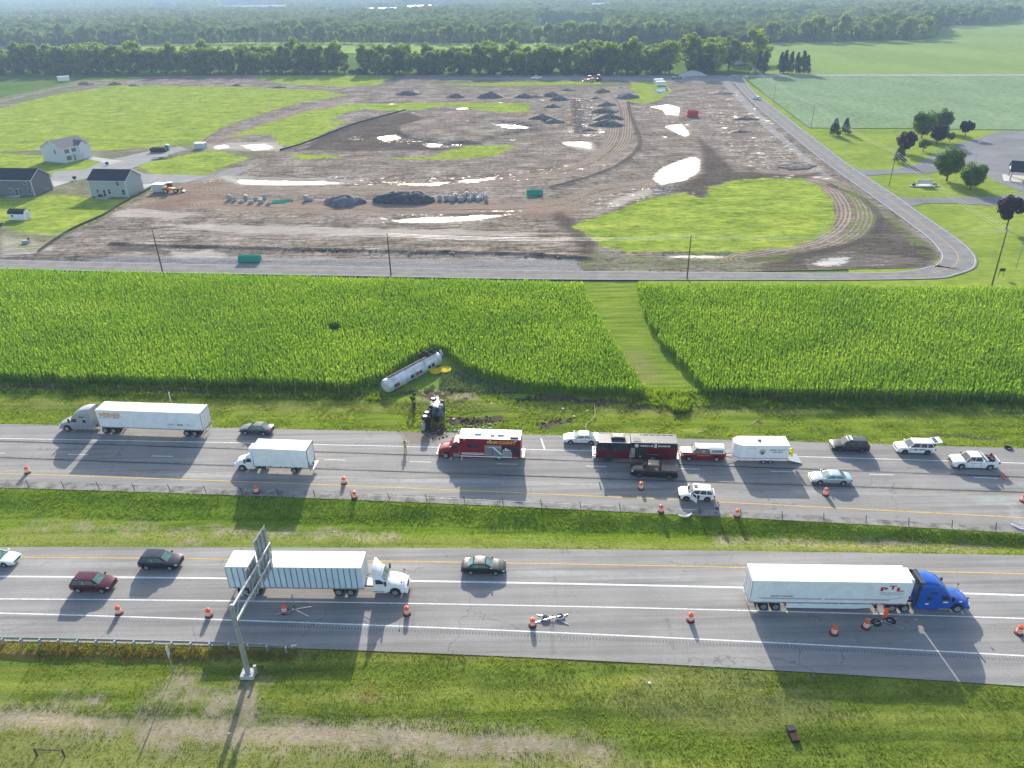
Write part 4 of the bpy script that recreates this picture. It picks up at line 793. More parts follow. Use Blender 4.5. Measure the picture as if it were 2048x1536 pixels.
# ---- heavy trucks: local x=0 at the steer axle, forward +x
def tall_loft(rows):
    secs = []
    for x, w_, zl, zt, sh in rows:
        half = [(0, zl), (w_ * .97, zl), (w_, zl + .12), (w_, zt - .55 * sh - .02), (w_ * .965, zt - .22 * sh - .015), (w_ * .84, zt - .02 - .05 * sh), (w_ * .5, zt), (0, zt + .03)]
        secs.append([(x, y, z) for y, z in half] + [(x, -y, z) for y, z in half[-2:0:-1]])
    return secs
def semi_cab(root, paintm, sleeper, fairing_top=None, roofm=None):
    r = .52; rows = []
    prof = [(1.30, .98), (1.22, 1.12), (.9, 1.34), (.3, 1.55), (-.35, 1.70), (-.75, 1.80)]
    if sleeper: prof += [(-1.05, 2.28), (-1.45, 2.85), (-1.9, 3.30), (-2.5, 3.60), (-3.3, 3.78), (-4.35, 3.86)]; back = -4.35
    else: prof += [(-1.0, 2.15), (-1.35, 2.62), (-1.7, 2.78), (-2.3, 2.82)]; back = -2.3
    xsn = sorted(set([1.30, 1.22] + list(np.round(np.arange(back, 1.21, .15), 3)) + [r * 1.2 * q for q in (-1, -.9, -.6, 0, .6, .9, 1)] + [back]))
    for x in xsn:
        w_ = .98 + .08 * min(1, (1.3 - x) / .5) if x > -.7 else 1.06 + .16 * min(1, (-.7 - x) / .4); zl = .52 if x < -.6 else .40; d = abs(x)
        if d < r * 1.2: zl = max(zl, r + math.sqrt((r * 1.2) ** 2 - d * d) * .95)
        zt = interp(x, prof); rows.append((x, w_ * (1 - .12 * max(0, x - .9) / .4), zl, zt, min(1, max(.35, (zt - zl) / 2))))
    b = MB().loft(tall_loft(rows)).build('cab', paintm, root, smooth=True, ang=38)
    # windshield in two halves on the raked screen
    for s in (1, -1):
        q = [(-.84, 0, 2.02), (-.86, s * .98, 1.98), (-1.34, s * .93, 2.56), (-1.30, 0, 2.66)]; q = [(x + .05, y, z + .05) for x, y, z in q]; MB().add(q, [(0, 1, 2, 3)]).build('windshield', GLASSG if not sleeper else GLASS, b)
        y = s * 1.228; MB().add([(-1.12, y, 1.78), (-1.98, y, 1.78), (-1.98, y, 2.38), (-1.48, y, 2.38), (-1.12, y, 1.98)], [(0, 1, 2, 3, 4)]).build('side_window', GLASS, b)
        if sleeper:
            MB().box(-3.45, -2.95, min(y, y + .004 * s), max(y, y + .004 * s), 1.75, 2.2).build('sleeper_window', GLASS, b); MB().box(-3.3, -2.55, min(y, y + .004 * s), max(y, y + .004 * s), 2.62, 2.78).build('vent_window', GLASS, b)
        g = MB(); g.box(-.98, -.78, min(s * 1.3, s * 1.52), max(s * 1.3, s * 1.52), 1.75, 2.4); g.cyl((-.95, s * 1.15, 1.9), (-.9, s * 1.4, 1.95), .03, n=5); g.build('mirror', BLACKP, b, bevel=.02)
        g = MB(); g.cyl((.75, s * .95, 1.35), (.78, s * 1.02, 1.85), .015, n=5); g.ball((.78, s * 1.02, 1.92), .1, 5); g.build('hood_mirror', BLACKP, b)
        MB().add([(1.31, s * .55, .82), (1.12, s * 1.0, .86), (.98, s * 1.03, 1.12), (1.24, s * .60, 1.10)], [(0, 1, 2, 3)]).box(1.0, 1.24, min(s * .62, s * .97), max(s * .62, s * .97), .84, 1.08).build('headlight', LAMPW, b)
    MB().box(1.26, 1.315, -.5, .5, .65, 1.15).build('grille', CHROME if sleeper else DARK, b, bevel=.02)
    MB().box(1.08, 1.36, -1.02, 1.02, .34, .62).build('front_bumper', paintm, b, bevel=.07)
    return b, back
def chassis(root, back, rear, axles, tank=ALU, rimm=None, step=ALU):
    g = MB(); [g.box(rear, .6, s * .42 - .06, s * .42 + .06, .72, .98) for s in (1, -1)]; g.box(rear, rear + .1, -1.1, 1.1, .6, .9); g.build('frame', DARK, root)
    g = MB(); g.lathe([(.02, 0), (.5, 0), (.5, .09), (.02, .09)], 16, Matrix.Translation((axles[0] - .5, 0, 1.05))); g.build('fifth_wheel', DARK, root)
    for s in (1, -1):
        g = MB(); x0 = max(-2.1, back + .1); g.cyl((back - .1, s * .93, .72), (min(back + 1.3, -1.1), s * .93, .72), .30, n=14); o = g.build('fuel_tank', tank, root, smooth=True)
        g = MB(); [g.cyl((x - .04, s * .93, .72), (x + .04, s * .93, .72), .31, n=14) for x in (back + .25, back + .95)]; g.build('tank_strap', DARK, o)
        MB().box(-1.55, -.75, min(s * .85, s * 1.15), max(s * .85, s * 1.15), .38, .5).box(-1.5, -.8, min(s * .88, s * 1.1), max(s * .88, s * 1.1), .68, .74).build('cab_step', step, root)
    for s in (1, -1): wheel(root, 0, s * 1.02, .52, .30, rimm)
    for ax in axles:
        for s in (1, -1): wheel(root, ax, s * .92, .52, .58, rimm)
    g = MB(); [g.box(x - .75, x + .4, s * 1.22 - .02, s * 1.22 + .02, .2, 1.05) for x in () for s in (1, -1)]
def trailer(root, x0, L, side=TRAILW, ribs=False, skirt=False, reefer=False, zt=4.1, zb=1.22, W=1.3):
    """van trailer body from nose x0 backwards"""
    x1 = x0 - L; b = MB().box(x1, x0, -W, W, zb, zt - .04).build('trailer_body', side, root, bevel=.03)
    MB().box(x1 - .01, x0 + .01, -W - .012, W + .012, zt - .06, zt).build('trailer_roof', ROOFW, b, bevel=.02)
    MB().box(x1 - .012, x0 + .012, -W - .02, W + .02, zb - .10, zb + .06).build('bottom_rail', GALV, b)
    g = MB(); [g.box(x1 - .03, x1 + .02, s * W - .05, s * W + .05, zb, zt - .08) for s in (1, -1)]; g.box(x1 - .03, x1 + .02, -W, W, zt - .2, zt - .08); g.build('rear_frame', GALV, b)
    for s in (1, -1):
        d = MB().box(x1 - .035, x1 - .005, min(s * .01, s * (W - .06)), max(s * .01, s * (W - .06)), zb + .05, zt - .22).build('rear_door', side, b)
        g = MB(); [g.cyl((x1 - .06, s * y, zb + .05), (x1 - .06, s * y, zt - .25), .022, n=6) for y in (.35, .85)]; g.build('lock_rod', GALV, d)
    if ribs:
        n = int(L / .62); PG = mat('post_grey', [(.10, .13, .16), (.16, .19, .22)], rough=.5, scale=2)
        for s in (1, -1):
            g = MB()
            for i in range(1, n): x = x0 - L * i / n; g.box(x - .045, x + .045, min(s * W, s * (W + .035)), max(s * W, s * (W + .035)), zb + .07, zt - .10)
            g.build('side_posts', PG, b)
    for s in (1, -1):
        for i in range(9): 
            x = x0 - .5 - (L - 1) * i / 8; 
        g = MB(); [g.box(x0 - .6 - (L - 1.2) * i / 10 - .22, x0 - .6 - (L - 1.2) * i / 10 + .22, min(s * (W + .02), s * (W + .028)), max(s * (W + .02), s * (W + .028)), zb - .05, zb) for i in range(11)]; g.build('reflective_tape', mat('tape_red', (.45, .03, .03)), b)
    ax = x1 + 1.55; axs = (ax, ax + 1.25)
    g = MB(); [g.box(ax - .7, ax + 2.2, s * .5 - .06, s * .5 + .06, .72, zb - .1) for s in (1, -1)]; [g.cyl((a, -1.1, .52), (a, 1.1, .52), .08, n=8) for a in axs]; g.build('bogie_frame', DARK, b)
    for a in axs:
        for s in (1, -1): wheel(root, a, s * .98, .52, .58)
    g = MB()
    for s in (1, -1): g.box(x0 - 2.85, x0 - 2.7, s * .85 - .07, s * .85 + .07, .35, zb - .1); g.box(x0 - 2.95, x0 - 2.6, s * .85 - .14, s * .85 + .14, .3, .36); g.cyl((x0 - 2.78, s * .85, .6), (x0 - 3.6, s * .6, zb - .1), .03, n=5)
    g.build('landing_gear', DARK, b)
    g = MB(); g.box(x1 - .02, x1 + .06, -1.15, 1.15, .5, .6); [g.box(x1 + .0, x1 + .05, s * .6 - .05, s * .6 + .05, .55, zb - .1) for s in (1, -1)]; g.build('underride_guard', GALV, b)
    g = MB(); [g.box(x1 + .75, x1 + .77, min(s * .65, s * 1.27), max(s * .65, s * 1.27), .25, 1.0) for s in (1, -1)]; g.build('mud_flap', RUBBER, b)
    for s in (1, -1): MB().box(x1 - .05, x1 - .01, min(s * .8, s * 1.1), max(s * .8, s * 1.1), zb - .08, zb - .01).build('taillight', LAMPR, b)
    if skirt:
        for s in (1, -1): MB().add([(ax + 2.3, s * 1.24, zb - .1), (x0 - 3.4, s * 1.24, zb - .1), (x0 - 3.4, s * 1.20, .55), (x0 - 5.2, s * 1.2, .38), (ax + 2.3, s * 1.2, .38)], [(0, 1, 2, 3, 4)]).build('side_skirt', side, b)
    if reefer:
        MB().box(x0, x0 + .44, -.98, .98, 1.9, zt + .05).build('cooling_unit', ROOFW, b, bevel=.12); MB().box(x0 + .42, x0 + .47, -.7, .7, 2.6, 3.7).build('unit_grille', DARK, b)
    return b
# near lane: white day cab with ribbed trailer
T1 = empty('semi_truck', label='white day cab semi truck pulling a ribbed white trailer under the sign gantry', cat='semi truck')
cb, bk = semi_cab(T1, WHITE, False)
g = MB().loft([[(-2.28, y * 1.02, z) for y, z in ((1, 2.72), (.95, 3.65), (.55, 3.78), (-.55, 3.78), (-.95, 3.65), (-1, 2.72))], [(-2.12, y * 1.02, z) for y, z in ((1, 2.72), (.95, 3.58), (.55, 3.72), (-.55, 3.72), (-.95, 3.58), (-1, 2.72))], [(-1.45, y * .9, z) for y, z in ((.8, 2.76), (.7, 2.95), (.4, 3.0), (-.4, 3.0), (-.7, 2.95), (-.8, 2.76))]])
g.build('wind_deflector', WHITE, cb, smooth=True); chassis(T1, bk, -6.75, (-4.85, -6.15)); MB().box(-3.35, -2.5, -.6, .6, 1.0, 1.06).build('deck_plate', ALU, T1)
g = MB(); [g.cyl((-2.5, s * .35, 1.9), (-3.6, s * .2, 1.6), .025, n=5) for s in (1, -1)]; g.cyl((-2.5, .9, 1.0), (-2.5, .9, 3.0), .07, n=8); g.build('air_lines', DARK, T1)
tb = trailer(T1, -3.3, 14.65, ribs=True, side=mat('trailer_white_shade_tint', [(.50, .60, .66), (.60, .70, .75)], scale=.6, rough=.45, fine=.08));  # white trailer side coloured pale blue: its shade is put into the colour
A = U(791, 1193.5); B = U(698, 1192.5); h = (A - B).normalized(); left = Vector((-h.y, h.x, 0))
T1.location = A + left * 1.17 + Vector((0, 0, .03)); T1.rotation_euler = (0, 0, math.atan2(h.y, h.x))
# near lane: blue sleeper with reefer
T2 = empty('semi_truck', label='bright blue sleeper semi truck pulling a white refrigerated trailer with red letters', cat='semi truck')
cb, bk = semi_cab(T2, BLUP, True); MB().box(-4.4, -3.9, -1.13, 1.13, 3.2, 3.9).build('roof_fairing_edge', GREYC, cb, bevel=.1); chassis(T2, bk, -7.3, (-5.35, -6.65), tank=BLUP)
for s in (1, -1):
    MB().box(-4.6, -4.3, s * 1.2 - .02, s * 1.2 + .02, .9, 3.7).build('side_extender', BLACKP, cb); MB().box(-4.3, -.8, s * 1.17 - .02, s * 1.17 + .02, .42, .75).build('side_fairing', BLUP, cb); MB().box(-1.9, -.9, min(s * 1.19, s * 1.21), max(s * 1.19, s * 1.21), .45, .60).build('step_plate', ALU, cb)
    for x, w_, z in ((-3.3, .35, 1.15), (-1.45, .5, 1.4), (.15, .3, 1.35)): MB().box(x - w_ / 2, x + w_ / 2, min(s * 1.226, s * 1.236) if x < -.7 else min(s * 1.06, s * 1.075), max(s * 1.226, s * 1.236) if x < -.7 else max(s * 1.06, s * 1.075), z, z + .16).build('door_sign', REFLW, cb)
tb = trailer(T2, -5.4, 16.0, skirt=True, reefer=True)
LRED = mat('letter_red', (.42, .012, .04)); LDK = mat('letter_dark', (.06, .07, .11)); RT = (R(90), 0, 0)
for ch, x, z in (('P', -8.05, 3.22), ('T', -7.22, 3.45), ('L', -6.42, 3.20)): text(ch, .72, .52, tb, (x, -1.312, z), RT, LRED, bold=.045)
MB().box(-6.75, -5.95, -1.314, -1.306, 2.96, 3.0).build('letter_underline', LRED, tb)
small_print(2.6, .12, tb, (-7.1, -1.312, 2.72), RT, LDK); small_print(2.3, .10, tb, (-7.1, -1.312, 2.50), RT, LDK)
text('SAFETY DRIVEN', 2.3, .20, tb, (-18.2, -1.312, 2.08), RT, LDK)
g = MB(); g.box(-20.6, -14.1, -1.308, -1.302, 1.78, 1.83).box(-13.8, -7.4, -1.308, -1.302, 1.78, 1.83); g.add([(-7.4, -1.308, 1.78), (-6.0, -1.308, 2.1), (-6.0, -1.308, 2.15), (-7.4, -1.308, 1.83)], [(0, 1, 2, 3)]); g.build('stripe', LRED, tb)
g = MB(); g.box(-20.2, -14.1, -1.308, -1.302, 1.68, 1.715).box(-13.8, -7.2, -1.308, -1.302, 1.68, 1.715); g.build('stripe', LDK, tb)
A = U(1912, 1226); B = U(1551, 1220.5); h = (A - B).normalized(); left = Vector((-h.y, h.x, 0)); T2.location = A + left * 1.17 + Vector((0, 0, .03)); T2.rotation_euler = (0, 0, math.atan2(h.y, h.x))
# far lane: grey sleeper with white trailer, heading left
T3 = empty('semi_truck', label='grey sleeper semi truck pulling a white trailer with orange letters on the far shoulder', cat='semi truck')
GREYT = paint((.34, .35, .37), .35, .2); cb, bk = semi_cab(T3, GREYT, True); chassis(T3, bk, -8.0, (-6.1, -7.4))
tb = trailer(T3, -5.55, 16.15)
LOR = mat('letter_orange', (.72, .27, .07)); text('WERNER', 3.5, .72, tb, (-7.6, 1.312, 3.28), LEFT, LOR, bold=.03); small_print(3.3, .18, tb, (-7.5, 1.312, 2.78), LEFT, LDK); small_print(1.2, .26, tb, (-17.1, 1.312, 2.0), LEFT, LDK); text('link', .9, .34, tb, (-18.3, 1.312, 2.02), LEFT, LDK, bold=.02); small_print(1.7, .22, tb, (-19.9, 1.312, 2.0), LEFT, mat('letter_pale', (.35, .42, .47)))
A = U(136, 864); B = U(384, 873); h = (A - B).normalized(); left = Vector((-h.y, h.x, 0)); T3.location = A - left * 1.17 + Vector((0, 0, .03)); T3.rotation_euler = (0, 0, math.atan2(h.y, h.x))
# far lane: white box truck
T4 = empty('box_truck', label='white box truck with a cooling unit over its cab in the far lanes', cat='box truck')
rows = []
for x in sorted(set(list(np.round(np.arange(-1.75, 1.06, .14), 3)) + [1.05])):
    zl = .42; d = abs(x)
    if d < .56: zl = max(zl, .46 + math.sqrt(.56 ** 2 - d * d) * .95)
    zt = interp(x, [(1.05, 1.05), (.9, 1.25), (.3, 1.5), (-.3, 1.62), (-.55, 2.0), (-.85, 2.45), (-1.2, 2.58), (-1.75, 2.6)]); rows.append((x, 1.02 if x > -.5 else 1.1, zl, zt, .7))
cb = MB().loft(tall_loft(rows)).build('cab', WHITE, T4, smooth=True, ang=38)
for s in (1, -1):
    MB().add([(-.62, 0, 1.96), (-.64, s * .92, 1.90), (-.93, s * .88, 2.40), (-.92, 0, 2.46)], [(0, 1, 2, 3)]).build('windshield', GLASS, cb); y = s * 1.108
    MB().add([(-.75, y, 1.55), (-1.5, y, 1.55), (-1.5, y, 2.15), (-1.05, y, 2.15), (-.75, y, 1.8)], [(0, 1, 2, 3, 4)]).build('side_window', GLASS, cb); MB().box(-.7, -.55, min(s * 1.2, s * 1.42), max(s * 1.2, s * 1.42), 1.5, 2.1).build('mirror', BLACKP, cb); MB().box(.85, 1.08, min(s * .55, s * .95), max(s * .55, s * .95), .85, 1.1).build('headlight', LAMPW, cb)
MB().box(.95, 1.15, -1.0, 1.0, .4, .66).build('front_bumper', WHITE, cb, bevel=.05); MB().box(1.03, 1.07, -.45, .45, .75, 1.15).build('grille', DARK, cb)
g = MB().box(-1.93, -1.15, -.75, .75, 2.75, 3.5); g.build('cooling_unit', WHITE, T4, bevel=.14); MB().box(-1.17, -1.12, -.6, .6, 2.9, 3.35).build('unit_grille', DARK, T4)
bx = MB().box(-9.6, -1.95, -1.25, 1.25, 1.15, 3.86).build('cargo_box', TRAILW, T4, bevel=.03); MB().box(-9.62, -1.94, -1.262, 1.262, 3.84, 3.9).build('box_roof', ROOFW, bx, bevel=.02)
g = MB(); [g.box(-9.63, -9.57, s * 1.22 - .04, s * 1.22 + .04, 1.1, 3.9) for s in (1, -1)]; g.box(-9.63, -9.57, -1.25, 1.25, 3.75, 3.9); g.build('rear_frame', DARK, bx); g = MB(); [g.box(-9.62, -9.60, -1.15, 1.15, z, z + .35) for z in np.arange(1.25, 3.6, .4)]; g.build('roll_up_door', TRAILW, bx)
MB().box(-9.63, -1.94, -1.27, 1.27, 1.06, 1.17).build('bottom_rail', mat('checker_rail', [(.2, .2, .2), (.7, .7, .7)], scale=3, stretch=(1, .1, .1), lo=.45, hi=.55), bx)
g = MB(); [g.box(-9.6, .5, s * .4 - .06, s * .4 + .06, .72, .98) for s in (1, -1)]; g.build('frame', DARK, T4); g = MB(); g.box(-10.15, -9.62, -1.05, 1.05, .75, .8); [g.box(-9.72, -9.64, s * 1.0 - .05, s * 1.0 + .05, .5, 1.9) for s in (1, -1)]; g.build('lift_gate', GALV, T4)
for s in (1, -1): wheel(T4, 0, s * .98, .46, .28); wheel(T4, -7.35, s * .9, .46, .52); MB().cyl((-2.2, s * .9, .7), (-3.3, s * .9, .7), .25, n=12).build('fuel_tank', DARK, T4)
A = U(485.5, 943); B = U(589, 947.5); h = (A - B).normalized(); left = Vector((-h.y, h.x, 0)); T4.location = A - left * 1.15 + Vector((0, 0, .03)); T4.rotation_euler = (0, 0, math.atan2(h.y, h.x))
# rescue truck
T5 = empty('rescue_truck', label='red rescue truck with a white roof and open side compartments beside the wreck', cat='rescue truck')
FRED = paint((.22, .006, .012), .3); rows = []
for x in sorted(set(list(np.round(np.arange(-1.9, 1.1, .14), 3)) + [1.1])):
    zl = .42; d = abs(x)
    if d < .6: zl = max(zl, .5 + math.sqrt(.6 ** 2 - d * d) * .92)
    zt = interp(x, [(1.1, 1.05), (.95, 1.25), (.3, 1.5), (-.45, 1.66), (-.75, 2.1), (-1.05, 2.45), (-1.4, 2.56), (-1.9, 2.58)]); rows.append((x, .98 + .1 * min(1, (1.1 - x) / .8), zl, zt, .7))
cb = MB().loft(tall_loft(rows)).build('cab', FRED, T5, smooth=True, ang=38)
for s in (1, -1):
    MB().add([(-.78, 0, 2.08), (-.8, s * .92, 2.0), (-1.10, s * .88, 2.42), (-1.08, 0, 2.48)], [(0, 1, 2, 3)]).build('windshield', GLASS, cb); y = s * 1.088
    MB().add([(-.95, y, 1.6), (-1.75, y, 1.6), (-1.75, y, 2.2), (-1.2, y, 2.2), (-.95, y, 1.85)], [(0, 1, 2, 3, 4)]).build('side_window', GLASS, cb); MB().box(-.9, -.7, min(s * 1.2, s * 1.42), max(s * 1.2, s * 1.42), 1.6, 2.15).build('mirror', BLACKP, cb); MB().box(.9, 1.12, min(s * .55, s * .93), max(s * .55, s * .93), .85, 1.1).build('headlight', LAMPW, cb)
MB().box(1.0, 1.32, -1.05, 1.05, .42, .7).build('front_bumper', CHROME, cb, bevel=.05); MB().box(1.08, 1.12, -.45, .45, .78, 1.15).build('grille', CHROME, cb); MB().box(-1.75, -1.35, -.85, .85, 2.6, 2.74).build('lightbar', LAMPR, cb, bevel=.03); MB().box(-2.3, -1.25, -.9, .9, 2.57, 2.61).build('cab_roof', ROOFW, cb)
bd = MB().box(-10.55, -2.05, -1.27, 1.27, .62, 3.52).build('body', FRED, T5, bevel=.05); MB().box(-10.57, -2.03, -1.29, 1.29, 3.48, 3.56).build('body_roof', ROOFW, bd, bevel=.03)
g = MB(); [g.box(x, x + .95, y, y + .45, 3.55, 3.72) for x, y in ((-5.0, -.2), (-8.2, -.1))]; g.build('roof_vent', GALV, bd, bevel=.04); MB().box(-10.2, -9.1, .6, 1.1, 3.55, 3.75).build('roof_light', DARK, bd, bevel=.05); MB().box(-6.9, -6.3, .1, .5, 3.55, 3.66).build('antenna_base', DARK, bd)
y = 1.275
for x0, x1, z0, z1, m, nm in ((-6.6, -5.55, .75, 2.55, ALU, 'roll_shutter'), (-7.9, -6.65, .75, 2.55, ALU, 'roll_shutter'), (-9.25, -8.0, 1.62, 2.5, BLACKP, 'open_compartment'), (-10.35, -9.4, .8, 2.5, BLACKP, 'open_compartment'), (-9.35, -7.95, .75, 1.58, GALV, 'lower_panel')):
    q = MB().box(x0, x1, y, y + .02, z0, z1).build(nm, m, bd)
    if nm == 'open_compartment': g = MB(); [g.box(x0 + .1 + i * .28, x0 + .3 + i * .28, y + .018, y + .06, z0 + .08, z0 + .25 + .3 * ((i * 7) % 3) / 2) for i in range(int((x1 - x0 - .1) / .28))]; g.build('stowed_gear', REFLW if x0 > -9.3 else REDP, q)
MB().box(-7.85, -6.0, y + .018, y + .03, 2.2, 2.27).add([(-6.9, y + .03, 2.2), (-6.6, y + .03, 2.2), (-7.9, y + .03, 1.0), (-8.0, y + .03, 1.1)], [(0, 1, 2, 3)]).build('reflective_stripe', REFLW, bd); MB().box(-5.5, -2.3, y, y + .012, .95, 1.08).box(-5.5, -2.3, y, y + .012, 1.2, 1.25).box(-9.3, -2.1, y, y + .03, .60, .72).build('white_stripe', REFLW, bd)
MB().box(-4.9, -3.1, y, y + .015, 2.1, 2.62).build('body_window', GLASS, bd); text('MIAMI COUNTY', 3.9, .46, bd, (-7.9, y + .005, 3.02), LEFT, mat('gold_leaf', (.80, .48, .10)), bold=.02); small_print(2.2, .13, bd, (-3.9, y + .005, 1.85), LEFT, mat('dull_gold', (.3, .10, .05)))
g = MB(); [g.box(x, x + .25, y, y + .05, 3.28, 3.4) for x in (-2.9, -6.5, -10.0)]; g.build('scene_light', LAMPW, bd); MB().box(-10.95, -10.55, -1.1, 1.1, .55, .65).build('rear_step', ALU, bd); g = MB(); [g.box(-10.57, -10.54, s * .9 - .08, s * .9 + .08, 2.9, 3.2) for s in (1, -1)]; g.build('taillight', LAMPR, bd); g = MB(); [g.cyl((-10.6, -.4 + k * .4, .7), (-10.6, -.4 + k * .4, 3.6), .03, n=6) for k in (0, 1)]; [g.cyl((-10.6, -.4, z), (-10.6, 0, z), .02, n=5) for z in np.arange(1, 3.6, .35)]; g.build('ladder', ALU, bd)
for s in (1, -1): wheel(T5, 0, s * .98, .5, .3); wheel(T5, -7.5, s * 1.0, .5, .56); MB().box(-1.9, -1.1, min(s * .9, s * 1.2), max(s * .9, s * 1.2), .42, .95).build('cab_step', ALU, T5)
A = U(891.5, 918); B = U(998, 921.5); h = (A - B).normalized(); left = Vector((-h.y, h.x, 0)); T5.location = A - left * 1.17 + Vector((0, 0, .03)); T5.rotation_euler = (0, 0, math.atan2(h.y, h.x))
# fire engine
T6 = empty('fire_engine', label='dark red fire engine with a black and grey roof parked behind the black pickup', cat='fire engine')
BRED = paint((.10, .004, .010), .3); BLKG = paint((.018, .018, .02)); GRYR = mat('grey_roof_plate', [(.09, .095, .10), (.15, .155, .16)], scale=3, rough=.55, fine=.15)
lo = MB().loft([[(x, -w_, .5), (x, -w_, 1.75), (x, w_, 1.75), (x, w_, .5)] for x, w_ in ((1.75, 1.1), (1.6, 1.22), (-2.9, 1.25))]).build('cab_lower', BRED, T6, bevel=.04); hi_ = MB().loft([[(x, -w_, 1.75), (x, -w_ * .96, z), (x, w_ * .96, z), (x, w_, 1.75)] for x, w_, z in ((1.70, 1.15, 2.0), (1.52, 1.22, 2.95), (1.3, 1.24, 3.02), (-2.9, 1.25, 3.02))]).build('cab_upper', BLKG, T6, bevel=.04)
g = MB(); g.box(1.35, 1.4, -1.22, 1.22, 3.02, 3.07).box(-2.85, -2.8, -1.22, 1.22, 3.02, 3.07); [g.box(-2.85, 1.4, s * 1.2 - .03, s * 1.2 + .03, 3.02, 3.07) for s in (1, -1)]; g.build('roof_edge_rail', REFLW, hi_); MB().box(-2.75, 1.3, -1.15, 1.15, 3.015, 3.03).build('cab_roof_plate', GRYR, hi_); MB().box(-2.2, -.3, -.5, .6, 3.03, 3.5).build('air_conditioner', BLACKP, hi_, bevel=.05); MB().box(-1.9, -.6, -.2, .35, 3.5, 3.56).build('vent_cover', REFLW, hi_)
MB().add([(1.80, -1.0, 1.78), (1.80, 1.0, 1.78), (1.60, .98, 2.82), (1.60, -.98, 2.82)], [(0, 1, 2, 3)]).build('windshield', GLASSG, hi_); MB().box(1.75, 2.2, -1.25, 1.25, .45, .82).build('front_bumper', REFLW, T6, bevel=.06); MB().box(1.72, 1.78, -1.0, 1.0, .95, 1.6).build('grille', CHROME, lo); MB().box(1.4, 1.8, -1.1, 1.1, 3.05, 3.22).build('lightbar', REFLW, hi_, bevel=.04)
for s in (1, -1):
    y = s * 1.256
    for x0, x1 in ((.3, 1.3), (-2.6, -.5)): MB().box(x0, x1, min(y, y - .02 * s), max(y, y - .02 * s), 1.85, 2.6).build('side_window', GLASS, hi_)
    MB().box(1.6, 1.8, min(s * .8, s * 1.15), max(s * .8, s * 1.15), 1.0, 1.4).build('headlight', LAMPW, lo)
    MB().box(1.9, 2.1, min(s * 1.35, s * 1.55), max(s * 1.35, s * 1.55), 1.9, 2.5).build('mirror', REFLW, hi_)
bd = MB().box(-9.3, -3.0, -1.26, 1.26, .5, 2.35).build('body', BRED, T6, bevel=.03); ub = MB().box(-9.2, -3.0, -1.25, 1.25, 2.35, 3.05).build('body_upper', BLKG, T6, bevel=.03)
MB().box(-9.25, -3.0, -1.2, 1.2, 3.05, 3.12).build('hose_bed_cover', GRYR, ub); MB().box(-4.3, -3.3, -.1, .9, 3.11, 3.16).build('roof_hatch', BLACKP, ub); MB().box(-9.1, -4.4, -1.0, -.85, 3.12, 3.16).build('grab_rail', DARK, ub); g = MB(); [g.box(x, x + .15, s * .8 - .04, s * .8 + .04, 3.12, 3.15) for x in np.arange(-9, -3.4, .85) for s in (1, -1)]; g.build('cover_clamps', REFLW, ub)
y = 1.262; MB().box(-3.55, -3.0, y, y + .02, .8, 2.3).build('pump_panel', GALV, bd); MB().box(-5.1, -3.7, y, y + .02, .65, 2.3).build('open_compartment', BLACKP, bd); MB().ball((-4.3, y + .06, 1.0), .12, 5).build('yellow_cap', mat('yellow_cap', (.7, .6, .1)), bd); MB().box(-6.9, -5.2, y, y + .012, 1.25, 1.3).build('gold_stripe', GALV, bd)
text('RESCUE', 1.75, .26, ub, (-5.15, y - .005, 2.68), LEFT, REFLW, bold=.02); text('II', .26, .44, ub, (-6.3, y - .005, 2.70), LEFT, REFLW, bold=.03); MB().box(-6.5, -6.1, y - .01, y + .0, 2.93, 2.98).box(-6.5, -6.1, y - .01, y + .0, 2.42, 2.47).build('numeral_bars', REFLW, ub); text('ENGINE', 1.65, .26, ub, (-7.45, y - .005, 2.68), LEFT, REFLW, bold=.02); g = MB(); g.lathe([(.19, 0), (.19, .012), (.27, .012), (.27, 0)], 16, Matrix.Translation((-3.75, y - .008, 2.68)) @ Matrix.Rotation(R(-90), 4, 'X')); g.build('round_emblem', REFLW, ub)
MB().box(-9.62, -9.3, -1.2, 1.2, .5, .62).build('rear_step', ALU, bd); g = MB(); [g.box(-9.33, -9.29, s * 1.05 - .1, s * 1.05 + .1, 2.0, 2.9) for s in (1, -1)]; g.build('taillight', LAMPR, bd); MB().box(1.8, 2.1, 1.0, 1.22, .95, 1.1).build('warning_light', LAMPR, lo)
for s in (1, -1): wheel(T6, 0, s * 1.08, .54, .32); wheel(T6, -6.0, s * 1.0, .54, .52)
for x in (0, -6.0): MB().cyl((x, -1.262, .62), (x, 1.262, .62), .66, n=20).build('wheel_arch', BLACKP, T6)
A = U(1216.5, 923); B = U(1298, 925); h = (A - B).normalized(); left = Vector((-h.y, h.x, 0)); T6.location = A - left * 1.24 + Vector((0, 0, .03)); T6.rotation_euler = (0, 0, math.atan2(h.y, h.x))
